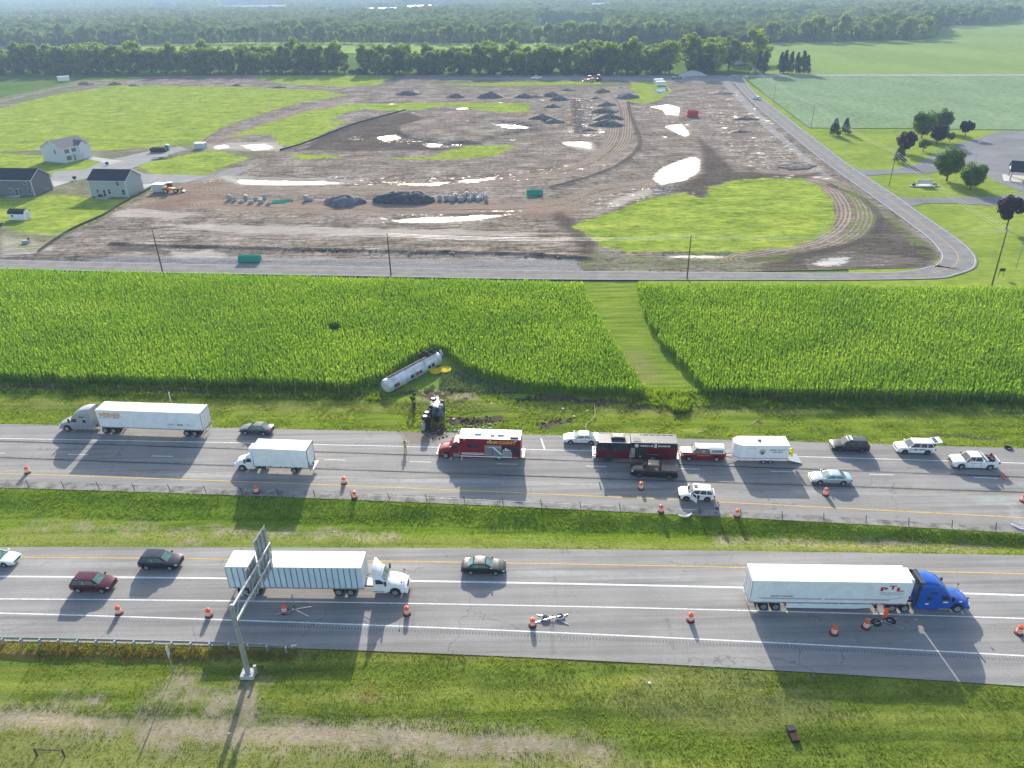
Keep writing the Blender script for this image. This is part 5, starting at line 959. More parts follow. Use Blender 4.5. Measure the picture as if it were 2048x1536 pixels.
# enclosed trailer
T7 = empty('cargo_trailer', label='white enclosed trailer with a red stripe and round emblem hitched to the red pickup', cat='trailer')
L7 = 7.0; o7 = [(3.6, -.6), (3.6, .6), (2.75, 1.22), (-3.7, 1.22), (-3.7, -1.22), (2.75, -1.22)]
bd = MB().slab(o7, .55, 2.95).build('body', WHITE, T7, bevel=.03); MB().slab([(x * 1.003, y * 1.008) for x, y in o7], 2.93, 3.0).build('roof', ROOFW, bd); MB().slab([(x * 1.002, y * 1.004) for x, y in o7], .92, 1.0).build('red_stripe', mat('stripe_red', (.45, .02, .04)), bd)
g = MB(); [g.box(x, x + .03, 1.222, 1.232, .6, 2.6) for x in (2.0, .75)]; g.box(.75, 2.03, 1.222, 1.232, 2.55, 2.6); g.build('door_frame', GALV, bd); g = MB(); g.lathe([(.42, 0), (.44, .012), (.02, .014)], 20, Matrix.Translation((-.15, 1.222, 2.0)) @ Matrix.Rotation(R(-90), 4, 'X')); g.build('round_emblem', mat('emblem_tan', [(.45, .2, .1), (.5, .5, .45)], scale=5), bd)
MB().add([(-.35, 1.24, 2.0), (.05, 1.24, 2.0), (-.15, 1.24, 1.45)], [(0, 1, 2)]).build('emblem_point', mat('emblem_dark', (.05, .06, .04)), bd)
text('MIAMI COUNTY', 2.2, .24, bd, (-2.25, 1.223, 2.28), LEFT, LDK, bold=.02); text('HAZ MAT', 1.4, .22, bd, (-2.2, 1.223, 1.95), LEFT, LDK, bold=.03)
MB().box(-.1, .3, -.15, .15, 3.0, 3.16).build('roof_vent', DARK, bd, bevel=.03); MB().box(-3.75, -3.69, -1.1, 1.1, .6, 2.85).build('rear_opening', BLACKP, bd)
M = Matrix.Translation((-3.72, 0, .6)) @ Matrix.Rotation(R(-14), 4, 'Y'); g = MB(); g.box(-2.05, 0, -1.12, 1.12, -.03, .03, M); g.build('ramp_door', GALV, T7)
g = MB(); g.tube([(4.85, 0, .55), (3.55, .6, .6)], .05); g.tube([(4.85, 0, .55), (3.55, -.6, .6)], .05); g.cyl((4.4, 0, .0), (4.4, 0, 1.0), .05, n=8); g.box(4.75, 5.1, -.08, .08, .5, .65); g.build('hitch', DARK, T7)
for x in (-.5, -1.42):
    for s in (1, -1): wheel(T7, x, s * 1.10, .36, .24)
MB().box(-1.95, .0, 1.05, 1.30, .68, .8).box(-1.95, 0, -1.3, -1.05, .68, .8).build('fender', WHITE, T7, bevel=.04)
A = U(1525.5, 928.5); B = U(1540.5, 929); h = Vector((-1, .05, 0)).normalized(); left = Vector((-h.y, h.x, 0)); T7.location = (A + B) / 2 - left * 1.22 + h * .96 + Vector((0, 0, .03)); T7.rotation_euler = (0, 0, math.atan2(h.y, h.x))
o = MB().loft([[(x, y * 1.0, z) for y, z in ((-.6, .9 + b_), (.0, .8 + b_), (.6, .95 + b_), (.55, 2.2 - b_ * .5), (0, 2.45 - b_), (-.55, 2.1 - b_))] for x, b_ in ((0, .0), (.35, .12), (.55, .4))]).build('yellow_tarp', mat('tarp_yellow', [(.65, .50, .02), (.85, .70, .04)], scale=3, rough=.6, bmp=.5)); o.location = U(1581, 923); o.location.z = .35; o.scale = (.8, .8, .75); tag(o, 'bright yellow tarp bundled at the back of the white trailer', 'tarp'); o.rotation_euler = (0, 0, R(176))

# overturned tanker: drum lying on its side, running gear turned away from the highway
TK = empty('tanker_trailer', label='overturned white tanker trailer lying on its side at the edge of the corn', cat='tanker trailer')
TKM = mat('tank_dirty_white', [(.34, .32, .28), (.55, .56, .55), (.68, .70, .70)], scale=.9, rough=.45, metal=.25, fine=.12, fscale=5, lo=.25, hi=.6)
A = U(779, 787); B = U(885, 728); ax = (B - A); Ltk = ax.length; ang = math.atan2(ax.y, ax.x)
prof = [(.02, 0), (.75, .02), (1.02, .12), (1.1, .35)] + [(1.1 + (.02 if i % 2 else 0), .35 + (Ltk - .7) * i / 12) for i in range(1, 12)] + [(1.1, Ltk - .35), (1.02, Ltk - .12), (.75, Ltk - .02), (.02, Ltk)]
MX = Matrix.Rotation(R(90), 4, 'Y'); tb = MB().lathe(prof, 28, MX).build('tank', TKM, TK, smooth=True, ang=50); tb.scale = (1, 1.08, .95)
for x in (Ltk * .15, Ltk * .42, Ltk * .68, Ltk * .9): g = MB(); g.lathe([(1.1, 0), (1.14, 0), (1.14, .08), (1.1, .08)], 28, Matrix.Translation((x, 0, 0)) @ MX); g.build('tank_band', GALV, tb, smooth=True)
g = MB(); [g.box(.8, Ltk - .2, 1.05, 1.25, z - .07, z + .07) for z in (-.1, .5)]; [g.box(x, x + .12, 1.0, 1.25, -.3, .6) for x in np.linspace(1, Ltk - .5, 7)]; g.box(.5, Ltk * .6, 1.2, 1.3, .4, .45); g.build('chassis_rail', mat('rail_brown', [(.10, .075, .06), (.25, .22, .2)], scale=1.5, rough=.7), TK)
g = MB(); [g.cyl((x, 1.65, -.95), (x, 1.65, 1.35), .07, n=8) for x in (Ltk - 1.6, Ltk - 2.9)]; g.build('axle', DARK, TK)
for x in (Ltk - 1.6, Ltk - 2.9):
    for z in (1.15, -.75):
        a, b = tyre_rim(.5, .55, DKRIM); o = mobj('wheel', a, None, TK, (x, 1.65, z), (R(90), 0, 0)); mobj('rim', b, None, o)
for x, c in ((1.3, LDK), (1.9, LRED), (Ltk * .5, LRED), (Ltk * .56, LDK), (Ltk * .4, DARK), (Ltk * .8, DARK), (Ltk * .73, DARK)):
    g = MB(); g.box(x - .28, x + .28, -1.205, -1.185, -.42, .12, Matrix.Rotation(R(-72), 4, 'X')); g.build('placard', c, TK)
g = MB(); [g.lathe([(.22, 0), (.24, .12), (.05, .16)], 12, Matrix.Translation((x, -1.12, .25)) @ Matrix.Rotation(R(75), 4, 'X')) for x in (Ltk * .3, Ltk * .5, Ltk * .7)]; g.build('manway', ALU, TK); MB().cyl((.4, -1.1, .42), (Ltk - .3, -1.1, .42), .03, n=6).build('top_rail', ALU, TK)
g = MB(); g.cyl((Ltk - .02, -.1, .15), (Ltk + .03, -.1, .15), .55, n=16); g.build('rear_placard', mat('placard_red', [(.3, .05, .05), (.5, .35, .33)], scale=4), TK); MB().box(Ltk - .1, Ltk + .5, .2, 1.25, .95, 1.0).build('rear_bumper', GALV, TK)
TK.location = A + Vector((-ax.y, ax.x, 0)).normalized() * .9 + Vector((0, 0, .98)); TK.rotation_euler = (R(65), 0, ang)
YEL = mat('pool_yellow', [(.50, .35, .02), (.66, .50, .03)], scale=3, rough=.9, spec=.05)
for px, r_, lb in (((871, 744), 1.05, 'smaller sagging yellow spill pool tucked against the overturned tanker'), ((889, 741), 1.2, 'yellow spill pool farther from the tanker overlapping its twin')):
    g = MB(); g.lathe([(r_ - .18, .02), (r_, .02), (r_ + .05, .14), (r_ - .02, .28), (r_ - .14, .26), (r_ - .2, .2), (.03, .2)], 22); o = g.build('spill_pool', YEL, smooth=True, ang=60); o.location = U(*px); tag(o, lb, 'spill pool'); o.location.z = .05 if r_ < 1.1 else .02

# wrecked tractor lying on its right side, nose away from the highway
WK = empty('wrecked_tractor', label='crushed white semi tractor lying on its side on the grass bank', cat='semi truck')
DW = mat('dented_white', [(.06, .08, .10), (.18, .24, .28), (.42, .47, .5)], scale=1.2, rough=.5, fine=.2, bmp=.6, bdist=.2)
cb, bk = semi_cab(WK, DW, False); chassis(WK, bk, -6.2, (-4.3, -5.5), tank=DARK, rimm=DKRIM, step=DARK)
mm = cb.data
for v in mm.vertices:
    n_ = math.sin(v.co.x * 3.1 + v.co.z * 2.3) * .10 + math.sin(v.co.y * 4 + v.co.x * 5) * .07; v.co.y *= .92 + n_ * .5; v.co.z += n_ * (1 if v.co.z > 1.5 else .2) - (.35 if v.co.z > 2.2 else 0) ; v.co.x += n_
g = MB(); g.box(-1.6, .9, -.45, .45, .75, 1.3).cyl((-.3, 0, .7), (1, 0, .7), .3).cyl((-4.3, -.9, .55), (-4.3, .9, .55), .16).cyl((-5.5, -.9, .55), (-5.5, .9, .55), .16).box(-4.2, -2.5, -.3, .3, .5, .7); g.build('drivetrain', GALV, WK)
MB().box(-6.9, -6.0, -.5, .5, .3, .8).build('torn_panel', GALV, WK, bevel=.05)
for i in range(14):
    g = MB(); q = random.Random(i); cx_, cz_ = q.uniform(-4.5, .8), q.uniform(.4, 2.2); s_ = q.uniform(.2, .55); g.add([(cx_ + q.uniform(-s_, s_), q.uniform(-1.2, 1.3), cz_ + q.uniform(-s_, s_)) for _ in range(5)], [(0, 1, 2), (0, 2, 3), (0, 3, 4), (1, 2, 4)]); g.build('torn_sheet', DARK if i % 3 else DW, WK)
WK.rotation_euler = (Matrix.Rotation(R(82), 4, 'Z') @ Matrix.Rotation(R(94), 4, 'X')).to_euler(); WK.location = U(858, 821) + Vector((.2, 0, 1.1))
# ---------------- roadside things ----------------
def drum():
    r = empty('traffic_drum', cat='traffic drum')
    g = MB().lathe([(.30, .06), (.30, .28), (.285, .30), (.285, .50), (.27, .52), (.27, .72), (.25, .74), (.25, .92), (.225, 1.0), (.10, 1.03)], 16); g.box(-.02, .02, -.11, .11, 1.02, 1.12); b = g.build('body', ORANGE, r, smooth=True)
    for z, rr in ((.33, .289), (.56, .274), (.78, .254)):
        if z == .78: continue
        MB().lathe([(rr + .002, z), (rr, z + .13), (rr - .03, z + .13), (rr - .03, z)], 16).build('reflective_band', REFLW, b, smooth=True)
    MB().lathe([(.43, .0), (.43, .05), (.31, .11), (.02, .11)], 18).build('rubber_base', RUBBER, r, smooth=True); return r
D0 = drum(); first = True
DR = [((55, 947), 'farthest left drum, beside the far yellow line'), ((513, 986), 'drum in the shade of the white box truck'), ((688, 968), 'drum by the yellow line right of the box truck'), ((709, 997), 'drum on the gravel edge right of the box truck'),
 ((1282, 979), 'drum below the black pickup'), ((1322, 1025), 'drum left of the torn bumper by the damaged SUV'), ((1474, 1034), 'drum at the gravel edge right of the man in shorts'), ((1651, 991), 'drum in front of the silver blue sedan'), ((2047, 1004), 'drum cut by the right edge beyond the median'),
 ((238, 1229), 'drum below the maroon crossover'), ((418, 1234), 'drum just left of the sign gantry post'), ((569, 1226), 'drum beside the sign stand under the ribbed trailer'), ((814, 1230), 'drum below the white day cab'), ((1065, 1253), 'drum touching the empty sign stand'),
 ((1381, 1243), 'drum standing alone in the middle of the near lanes'), ((1668, 1269), 'drum in the trailer shadow left of the orange sign'), ((1732, 1257), 'drum beside the orange sign stand'), ((2038, 1269), 'drum near the right edge beyond the blue truck')]
for p, lb in DR:
    o = D0 if first else dup(D0, (0, 0, 0), rng.random() * 3); first = False
    o.location = U(*p) + Vector((0, .1, .03)); o['label'] = 'orange and white ' + lb; o['group'] = 'traffic drums along the lanes'; o.scale = (1.0,) * 3
def tripod(px, lb, sign=False, bags=2, rz=0):
    r = empty('sign_stand', U(*px) + Vector((0, 0, .03)), rz, lb, 'sign stand', 'fold-out sign stands')
    for a, l in ((R(18), 1.75), (R(160), 1.7), (R(195), 2.0), (R(-28), 1.9)): MB().cyl((0, 0, .22), (math.cos(a) * l, math.sin(a) * l, .03), .035, n=6).build('leg', ALU, r)
    MB().cyl((0, 0, .1), (0, 0, 1.15 if sign or bags == 1 else .55), .045, n=8).build('mast', DARK, r)
    for i, (x, y) in enumerate([(-.75, -.05), (.8, .12)][:bags]):
        n = 20; secs = [[(x + math.cos(t) * (.40 + .11 * math.cos(q)), y + math.sin(t) * (.40 + .11 * math.cos(q)), .13 + .11 * math.sin(q)) for q in np.linspace(0, 2 * math.pi, 8, endpoint=False)] for t in np.linspace(0, 2 * math.pi, n, endpoint=False)]
        g = MB(); vs = [v for s_ in secs for v in s_]; g.add(vs, [(k * 8 + j, k * 8 + (j + 1) % 8, ((k + 1) % n) * 8 + (j + 1) % 8, ((k + 1) % n) * 8 + j) for k in range(n) for j in range(8)]); g.build('ballast_tyre', mat('worn_tyre', [(.10, .105, .11), (.24, .25, .26)], scale=3, rough=.8) if not sign else RUBBER, r, smooth=True)
    if sign: MB().box(-.22, .22, -.03, .03, .75, 2.05).build('rolled_sign', mat('fluor_orange', [(.9, .08, .02), (.95, .14, .03)], rough=.6), r, bevel=.03)
    elif bags == 1: MB().box(-.06, .06, -.05, .05, .9, 2.3).build('mast_head', GALV, r)
    return r
tripod((1105, 1238), 'empty sign stand held down by two grey tyres beside a drum'); tripod((1766, 1246), 'sign stand with a rolled orange sign and tyre ballast below the red lettered trailer', True); tripod((590, 1222), 'folded sign stand lying in the shadow of the ribbed trailer', bags=1)
# median cable barrier
CB = empty('cable_barrier', U(1000, 1005), 0, 'low cable barrier of thin steel posts along the gravel edge of the far lanes', 'fence'); y0 = CB.location
FBm = lambda x: float(FB(x)) + .35
for i, x in enumerate(np.arange(-70, 76, 4.9)):
    g = MB(); g.cyl((x - y0.x, FBm(x) - y0.y, 0), (x - .18 - y0.x, FBm(x) + .05 - y0.y, 1.1), .045, n=6); g.build('post', DARK, CB)
g = MB(); xs2 = np.arange(-72, 78, 6.)
for z in (.62,): g.tube([(x - y0.x, FBm(x) - y0.y, z) for x in xs2], .010, 4)
g.build('cable', GALV, CB)
# guardrail
GR = empty('guardrail', U(300, 1296), 0, 'grey steel guardrail on short posts along the near shoulder, ending beside the gantry', 'guardrail'); y0 = GR.location
prof = [(0, .45), (.06, .50), (.02, .57), (.0, .61), (.02, .65), (.06, .72), (0, .78), (-.03, .78), (-.02, .45)]
xe = up_(592, 1306)[0]; secs = []
for x in np.arange(-62, xe + .01, 1.5): yb = float(NB(x)) - .15 - max(0, (x - xe + 7)) ** 2 * .006; secs.append([(x - y0.x, yb + a - y0.y, b) for a, b in prof])
MB().loft(secs).build('rail', GALV, GR); ye = secs[-1][0][1]
MB().box(xe - y0.x - .5, xe - y0.x + .1, ye - .15, ye + .12, .45, .80).build('end_terminal', GALV, GR, bevel=.05)
for x in np.arange(-60, xe, 1.95): yb = float(NB(x)) - .38 - max(0, (x - xe + 7)) ** 2 * .006 - y0.y; MB().box(x - y0.x - .08, x - y0.x + .08, yb - .12, yb + .1, -.3, .80).build('post', GALV, GR)
# cantilever gantry
GT = empty('sign_gantry', U(497, 1349), 0, 'grey steel cantilever gantry holding two road signs seen from behind', 'sign gantry'); bz = GT.location; GT.location.z = -.15
MB().box(-.65, .65, -.55, .55, 0, .45).build('concrete_footing', CONC, GT, bevel=.04); g = MB(); g.cyl((0, 0, .4), (.02, .0, 9.0), .27, .20, n=16); g.cyl((0, 0, .42), (0, 0, .5), .42, n=16); g.ball((.02, 0, 9.0), .21, 6); g.build('post', GALV, GT, smooth=True)
MB().box(.55, .8, .1, .35, 0, 1.1).build('control_box', GALV, GT)
e1, e2 = Vector((1.0, 9.1, 8.75)), Vector((.9, 9.0, 6.9)); a1, a2 = Vector((.02, 0, 8.75)), Vector((.02, 0, 6.9))
MB().cyl(a1, e1, .15, .11, n=12).build('upper_arm', GALV, GT, smooth=True); MB().cyl(a2, e2, .15, .11, n=12).build('lower_arm', GALV, GT, smooth=True)
for i in range(5):
    t0, t1 = i / 5 + .02, (i + 1) / 5; p, q = (a1.lerp(e1, t0), a2.lerp(e2, t1)) if i % 2 else (a2.lerp(e2, t0), a1.lerp(e1, t1)); MB().cyl(p, q, .05, n=6).build('brace', GALV, GT)
MB().cyl(e1, e2, .06, n=6).build('brace', GALV, GT)
SB = mat('sign_back', [(.26, .29, .30), (.36, .39, .40)], scale=1.5, rough=.55, metal=.4, fine=.1); SG = mat('sign_face_green', [(.01, .16, .08), (.015, .2, .1)], rough=.4)
dirv = (e1 - a1).normalized()
for s0, s1, z0, z1 in ((4.0, 6.3, 5.7, 9.6), (6.6, 9.3, 5.5, 10.9)):
    p, q = a1 + dirv * s0, a1 + dirv * s1; nx = Vector((dirv.y, -dirv.x, 0)).normalized(); off = -nx * .28
    g = MB(); cs = [Vector((v.x, v.y, z)) + off + nx * k for k in (-.02, .02) for v, z in ((p, z0), (q, z0), (q, z1), (p, z1))]; g.add(cs, [(0, 1, 2, 3), (4, 5, 6, 7), (0, 1, 5, 4), (1, 2, 6, 5), (2, 3, 7, 6), (3, 0, 4, 7)]); pn = g.build('sign_panel', SB, GT)
    g = MB(); k = -.026; g.add([Vector((v.x, v.y, z)) + off + nx * k for v, z in ((p, z0 + .03), (q, z0 + .03), (q, z1 - .03), (p, z1 - .03))], [(0, 1, 2, 3)]); g.build('sign_face', SG, pn)
    g = MB()
    for f in (.2, .5, .8): m_ = p.lerp(q, f) + off + nx * .07; g.box(m_.x - .04, m_.x + .04, m_.y - .05, m_.y + .05, z0 + .1, z1 - .1)
    g.build('mounting_channel', GALV, pn); g = MB()
    for z in np.arange(z0 + .5, z1 - .2, .6): g.cyl(Vector((p.x, p.y, z)) + off + nx * .03, Vector((q.x, q.y, z)) + off + nx * .03, .012, n=4)
    g.build('panel_rib', SB, pn)
# small signs, frame, culvert, hydrants
def post_sign(name, loc, h, lb, panels, cat='road sign', postm=None, rz=0, n=1):
    r = empty(name, loc, rz, lb, cat)
    for k in range(n): MB().box(-.04, .04, -.03 + (k - (n - 1) / 2) * 1.0, .03 + (k - (n - 1) / 2) * 1.0, -.3, h).build('post', postm or GALV, r)
    for (w_, z0, z1, m) in panels: MB().box(.045, .065, -w_ / 2, w_ / 2, z0, z1).build('panel', m, r, bevel=.02)
    return r
post_sign('road_sign', U(347, 1342), 3.3, 'narrow grey sign edge-on behind the guardrail left of the gantry', [(.75, 2.0, 3.3, SB)], rz=R(12)); post_sign('road_sign', U(345, 811), 2.3, 'white speed sign standing in the grass behind the orange lettered trailer', [(.9, .9, 2.3, REFLW)], rz=R(200))
r = empty('wooden_frame', U(100, 1508), R(-4), 'low wooden rail frame standing in the dry grass at the bottom left', 'rail frame')
for x in (-1.25, 1.25): MB().box(x - .06, x + .06, -.06, .06, -.3, .65).build('post', WOOD, r)
MB().box(-1.3, 1.3, -.03, .03, .48, .60).build('rail', WOOD, r)
r = empty('drain_grate', U(1587, 1466), R(4), 'rusty slotted drain inlet sunk in the lower grass bank', 'drain'); r.scale = (.68, .68, .68); RUSTM = mat('rust', [(.08, .035, .028), (.18, .085, .065)], scale=5, rough=.9); MB().box(-.5, .5, -1.0, 1.0, -.4, -.18).build('pit', BLACKP, r); g = MB(); [g.box(-.48, .48, y, y + .06, -.18, -.08) for y in np.arange(-.95, .3, .15)]; g.build('grate_bars', RUSTM, r); MB().box(-.55, .55, .35, 1.2, -.2, .05).build('headwall', DARK, r)
def hyd(px, lb): r = empty('hydrant_riser', U(*px), 0, lb, 'standpipe'); MB().lathe([(.09, 0), (.09, .9), (.13, .95), (.12, 1.1), (.02, 1.15)], 10).build('pipe', mat('standpipe_green', (.02, .22, .14)), r); MB().box(-.04, .04, -.04, .04, .9, 1.4).build('tag', mat('tag_white', (.3, .5, .45)), r)
hyd((150, 520), 'green standpipe in the weeds beside the country road on the left'); hyd((1828, 494), 'green standpipe on dark soil inside the road bend'); hyd((1610, 536), 'green standpipe beside the puddle near the country road')
r = post_sign('board_sign', U(2001, 553), 1.9, 'small dark board on two posts at the foot of the right utility pole', [(1.3, 1.2, 1.9, BLACKP)], n=2, rz=R(-88), postm=DARK)
r = empty('church_sign', U(1848, 372), R(0), 'low white message sign on a stone bed in the lawn by the driveways', 'sign'); MB().box(-2.0, 2.0, -.12, .12, .7, 2.0).build('board', mat('board_pale', (.5, .52, .52)), r, bevel=.03); g = MB(); MB().box(-2.2, -2.0, -.15, .15, 0, 2.1).build('post', CONC, r); MB().box(2.0, 2.2, -.15, .15, 0, 2.1).build('post', CONC, r); g.slab([(math.cos(t) * 4.6, math.sin(t) * 1.6) for t in np.linspace(0, 6.283, 20, endpoint=False)], 0, .25); g.build('stone_bed', CONC, r)
SHR = mat('shrub', [(.03, .08, .02), (.07, .14, .03)]); [MB().ball((math.cos(t) * 3.6, math.sin(t) * 1.0, .45), .45, 4).build('shrub', SHR, r) for t in (0, 3.1, 2.5, .5)]

# utility poles and wires
def upole(px, h, lb, arm=True, lamp=False, m=None, r0_=.17, rz=0, grp='utility poles along the country road', lean=0):
    r = empty('utility_pole' if not lamp else 'lamp_post', U(*px), rz, lb, 'utility pole' if not lamp else 'lamp post', grp)
    MB().cyl((0, 0, -.5), (lean, 0, h), r0_, r0_ * .6, n=10).build('pole', m or WOOD, r, smooth=True)
    if arm:
        a = MB().box(lean - .06, lean + .06, -1.1, 1.1, h - .55, h - .43).build('crossarm', mat('arm_pale', (.42, .40, .37)), r)
        for y in (-1.0, 0, 1.0): MB().lathe([(.05, 0), (.06, .08), (.03, .18)], 8, Matrix.Translation((lean, y, h - .43 if y else h))).build('insulator', REFLW, r)
    if lamp: MB().box(-.55, .55, -.25, .25, h, h + .15).build('lamp_head', GALV, r, bevel=.03)
    return r
upole((325, 543), 10.05, 'wooden utility pole at the left, leaning a little by the corn edge'); upole((782, 550), 9.8, 'wooden utility pole by the corn above the overturned tanker'); upole((1374, 557), 9.95, 'wooden utility pole beside the corn below the round grass field'); upole((1984, 570), 12.4, 'tall wooden utility pole at the right corner of the corn', lean=-.3)
upole((1778, 372), 10.7, 'slim utility pole in the lawn between the two driveways', rz=R(40), r0_=.12); upole((1622, 256), 10.5, 'thin utility pole at the corner of the soybean field', rz=R(40), r0_=.1); upole((1547, 205), 10.5, 'thin utility pole beside the road by the white car', rz=R(40), r0_=.1); upole((1497, 158), 10.5, 'thin utility pole at the far road junction', rz=R(40), r0_=.1)
upole((1949, 326), 7.1, 'grey lamp post at the edge of the parking lot', arm=False, lamp=True, m=GALV, r0_=.08, grp='lamp posts of the parking lot'); upole((2032, 536), 9.6, 'pale green lamp post in the lawn at the right edge', arm=False, lamp=True, m=mat('verdigris', (.18, .30, .27)), r0_=.09, grp='lamp posts of the parking lot')
WIRE = mat('wire', (.42, .43, .44), rough=.5, metal=.6)
def wire(pts, lb, name='power_line'):
    r = empty(name, pts[0][0], 0, lb, 'power line')
    for y in (-1.0, 0, 1.0):
        g = MB()
        for (a, ha), (b, hb) in zip(pts[:-1], pts[1:]):
            d = (b - a).normalized(); nn = Vector((-d.y, d.x, 0)) * y; A_ = a + Vector((0, 0, ha)) + nn; B_ = b + Vector((0, 0, hb)) + nn
            g.tube([A_.lerp(B_, t) - Vector((0, 0, 4 * t * (1 - t) * .012 * (B_ - A_).length)) - pts[0][0] for t in np.linspace(0, 1, 9)], .021, 4)
        g.build('wire', WIRE, r)
wire([(U(-300, 532), 10), (U(325, 543), 9.7), (U(782, 550), 9.5), (U(1374, 557), 9.6), (U(1984, 570), 12)], 'power line hung along the country road beside the corn'); wire([(U(1497, 158), 10), (U(1547, 205), 10), (U(1622, 256), 10), (U(1778, 372), 10.3), (U(1984, 570), 12)], 'power line hung beside the diagonal road past the lawns')

# debris and hose
DB = [MB().box(-.25, .25, -.18, .18, 0, .06), MB().slab([(-.3, -.1), (.1, -.25), (.35, .05), (0, .3)], 0, .09), MB().box(-.12, .4, -.1, .08, 0, .14)]
DB = [g.mesh('debris') for g in DB]; [m_.materials.append(mat('scrap', [(.22, .23, .22), (.6, .6, .58)], scale=1.3, rough=.8, objrand=.3)) for m_ in DB]
for i in range(58):
    x, y = (rng.gauss(950, 32), rng.gauss(862, 5)) if i < 40 else (rng.uniform(890, 1290), rng.uniform(805, 868))
    if 885 < x < 1032 and y > 866: y = 862
    o = mobj('debris', DB[i % 3]); o.location = U(x, y) + Vector((0, 0, .05)); o.rotation_euler = (rng.uniform(-.3, .3), rng.uniform(-.3, .3), rng.random() * 6); s_ = rng.uniform(.3, .95); o.scale = (s_, s_, s_); tag(o, 'small white scrap of wreckage strewn on the grass behind the rescue truck' if i < 40 else 'stray white scrap lying on the churned bank', 'debris', 'white wreckage scraps')
g = MB(); q = random.Random(5)
for i in range(260):
    k = i % 5; x, y = ((q.gauss(955, 30), q.gauss(842, 6)) if k < 2 else (q.gauss(1110, 22), q.gauss(846, 5)) if k == 2 else (q.uniform(900, 1230), q.gauss(790 + 0, 4)) if k == 3 else (q.gauss(872, 10), q.gauss(866, 5)))
    if k == 3: y += (x - 900) * .05
    p = U(x, y); s_ = q.uniform(.06, .24); g.ball((p.x, p.y, .04), s_, 3, (1, q.uniform(.6, 1.3), .6))
tag(g.build('churned_soil', mat('churned', [(.035, .028, .02), (.10, .08, .06)], scale=1, world=True, rough=.95)), 'dark churned clods thrown up on the bank around the wreck', 'soil', None, 'stuff')
g = MB().tube([U(x, y, .12) for x, y in smooth([(1188, 806), (1190, 832), (1175, 846), (1172, 858), (1182, 868), (1190, 878)])], .035, 5); tag(g.build('hose', mat('hose_yellow', (.5, .5, .25))), 'pale yellow hose curving from the fire engine up the bank', 'hose')
for k, (a, b, c_, lb) in enumerate((((1500, 850), (1512, 843), (1525, 838), 'thin red strip of debris in the grass behind the white trailer, farther right'), ((1390, 866), (1403, 863), (1415, 857), 'thin red strip of debris in the grass above the red pickup'))): tag(MB().tube([U(*a, .1), U(*b, .2), U(*c_, .1)], .04, 5).build('red_strip', REDP), lb, 'debris')
o = MB().lathe([(.4, .02), (.42, .2), (.5, .22), (.55, .1), (.5, .0)], 18).build('loose_tyre', RUBBER); o.location = U(2016, 897); tag(o, 'loose black tyre lying on the shoulder beyond the white pickup', 'tyre'); 
r = empty('traffic_cone', U(2005, 955) + Vector((0, 0, .03)), 0, 'small orange cone behind the white pickup', 'traffic cone'); MB().lathe([(.17, .04), (.03, .75)], 12).build('cone', ORANGE, r); MB().box(-.2, .2, -.2, .2, 0, .05).build('base', ORANGE, r)
def pebble(px, lb, s_=.3, m=REFLW): o = MB().ball((0, 0, s_ * .4), s_, 4, (1, .7, .5)).build('litter', m); o.location = U(*px); tag(o, lb, 'litter')
pebble((1299, 1367), 'white scrap of litter alone on the lower grass bank', .16); pebble((458, 1467), 'small pale litter by the gantry shadow', .12); pebble((668, 1064), 'small white litter piece in the median', .1)
# fence at the foot of the right corn field
r = empty('rail_fence', U(1558, 803), 0, 'short dark rail fence at the foot of the right corn field', 'fence')
for x in (-1.5, 0, 1.5): MB().box(x - .07, x + .07, -.07, .07, 0, 1.1).build('post', WOOD, r)
for z in (.5, .95): MB().box(-1.6, 1.6, -.03, .03, z, z + .1).build('rail', WOOD, r)
WF = empty('wire_fence', U(700, 792), 0, 'line of thin grey fence posts between the grass bank and the left corn', 'fence'); y0 = WF.location
for px in list(range(20, 770, 44)) + list(range(1420, 2040, 50)):
    p = U(px, 0 + 780 + px * .014) - y0; MB().cyl((p.x, p.y, 0), (p.x, p.y, 1.25), .035, n=5).build('post', GALV, WF)

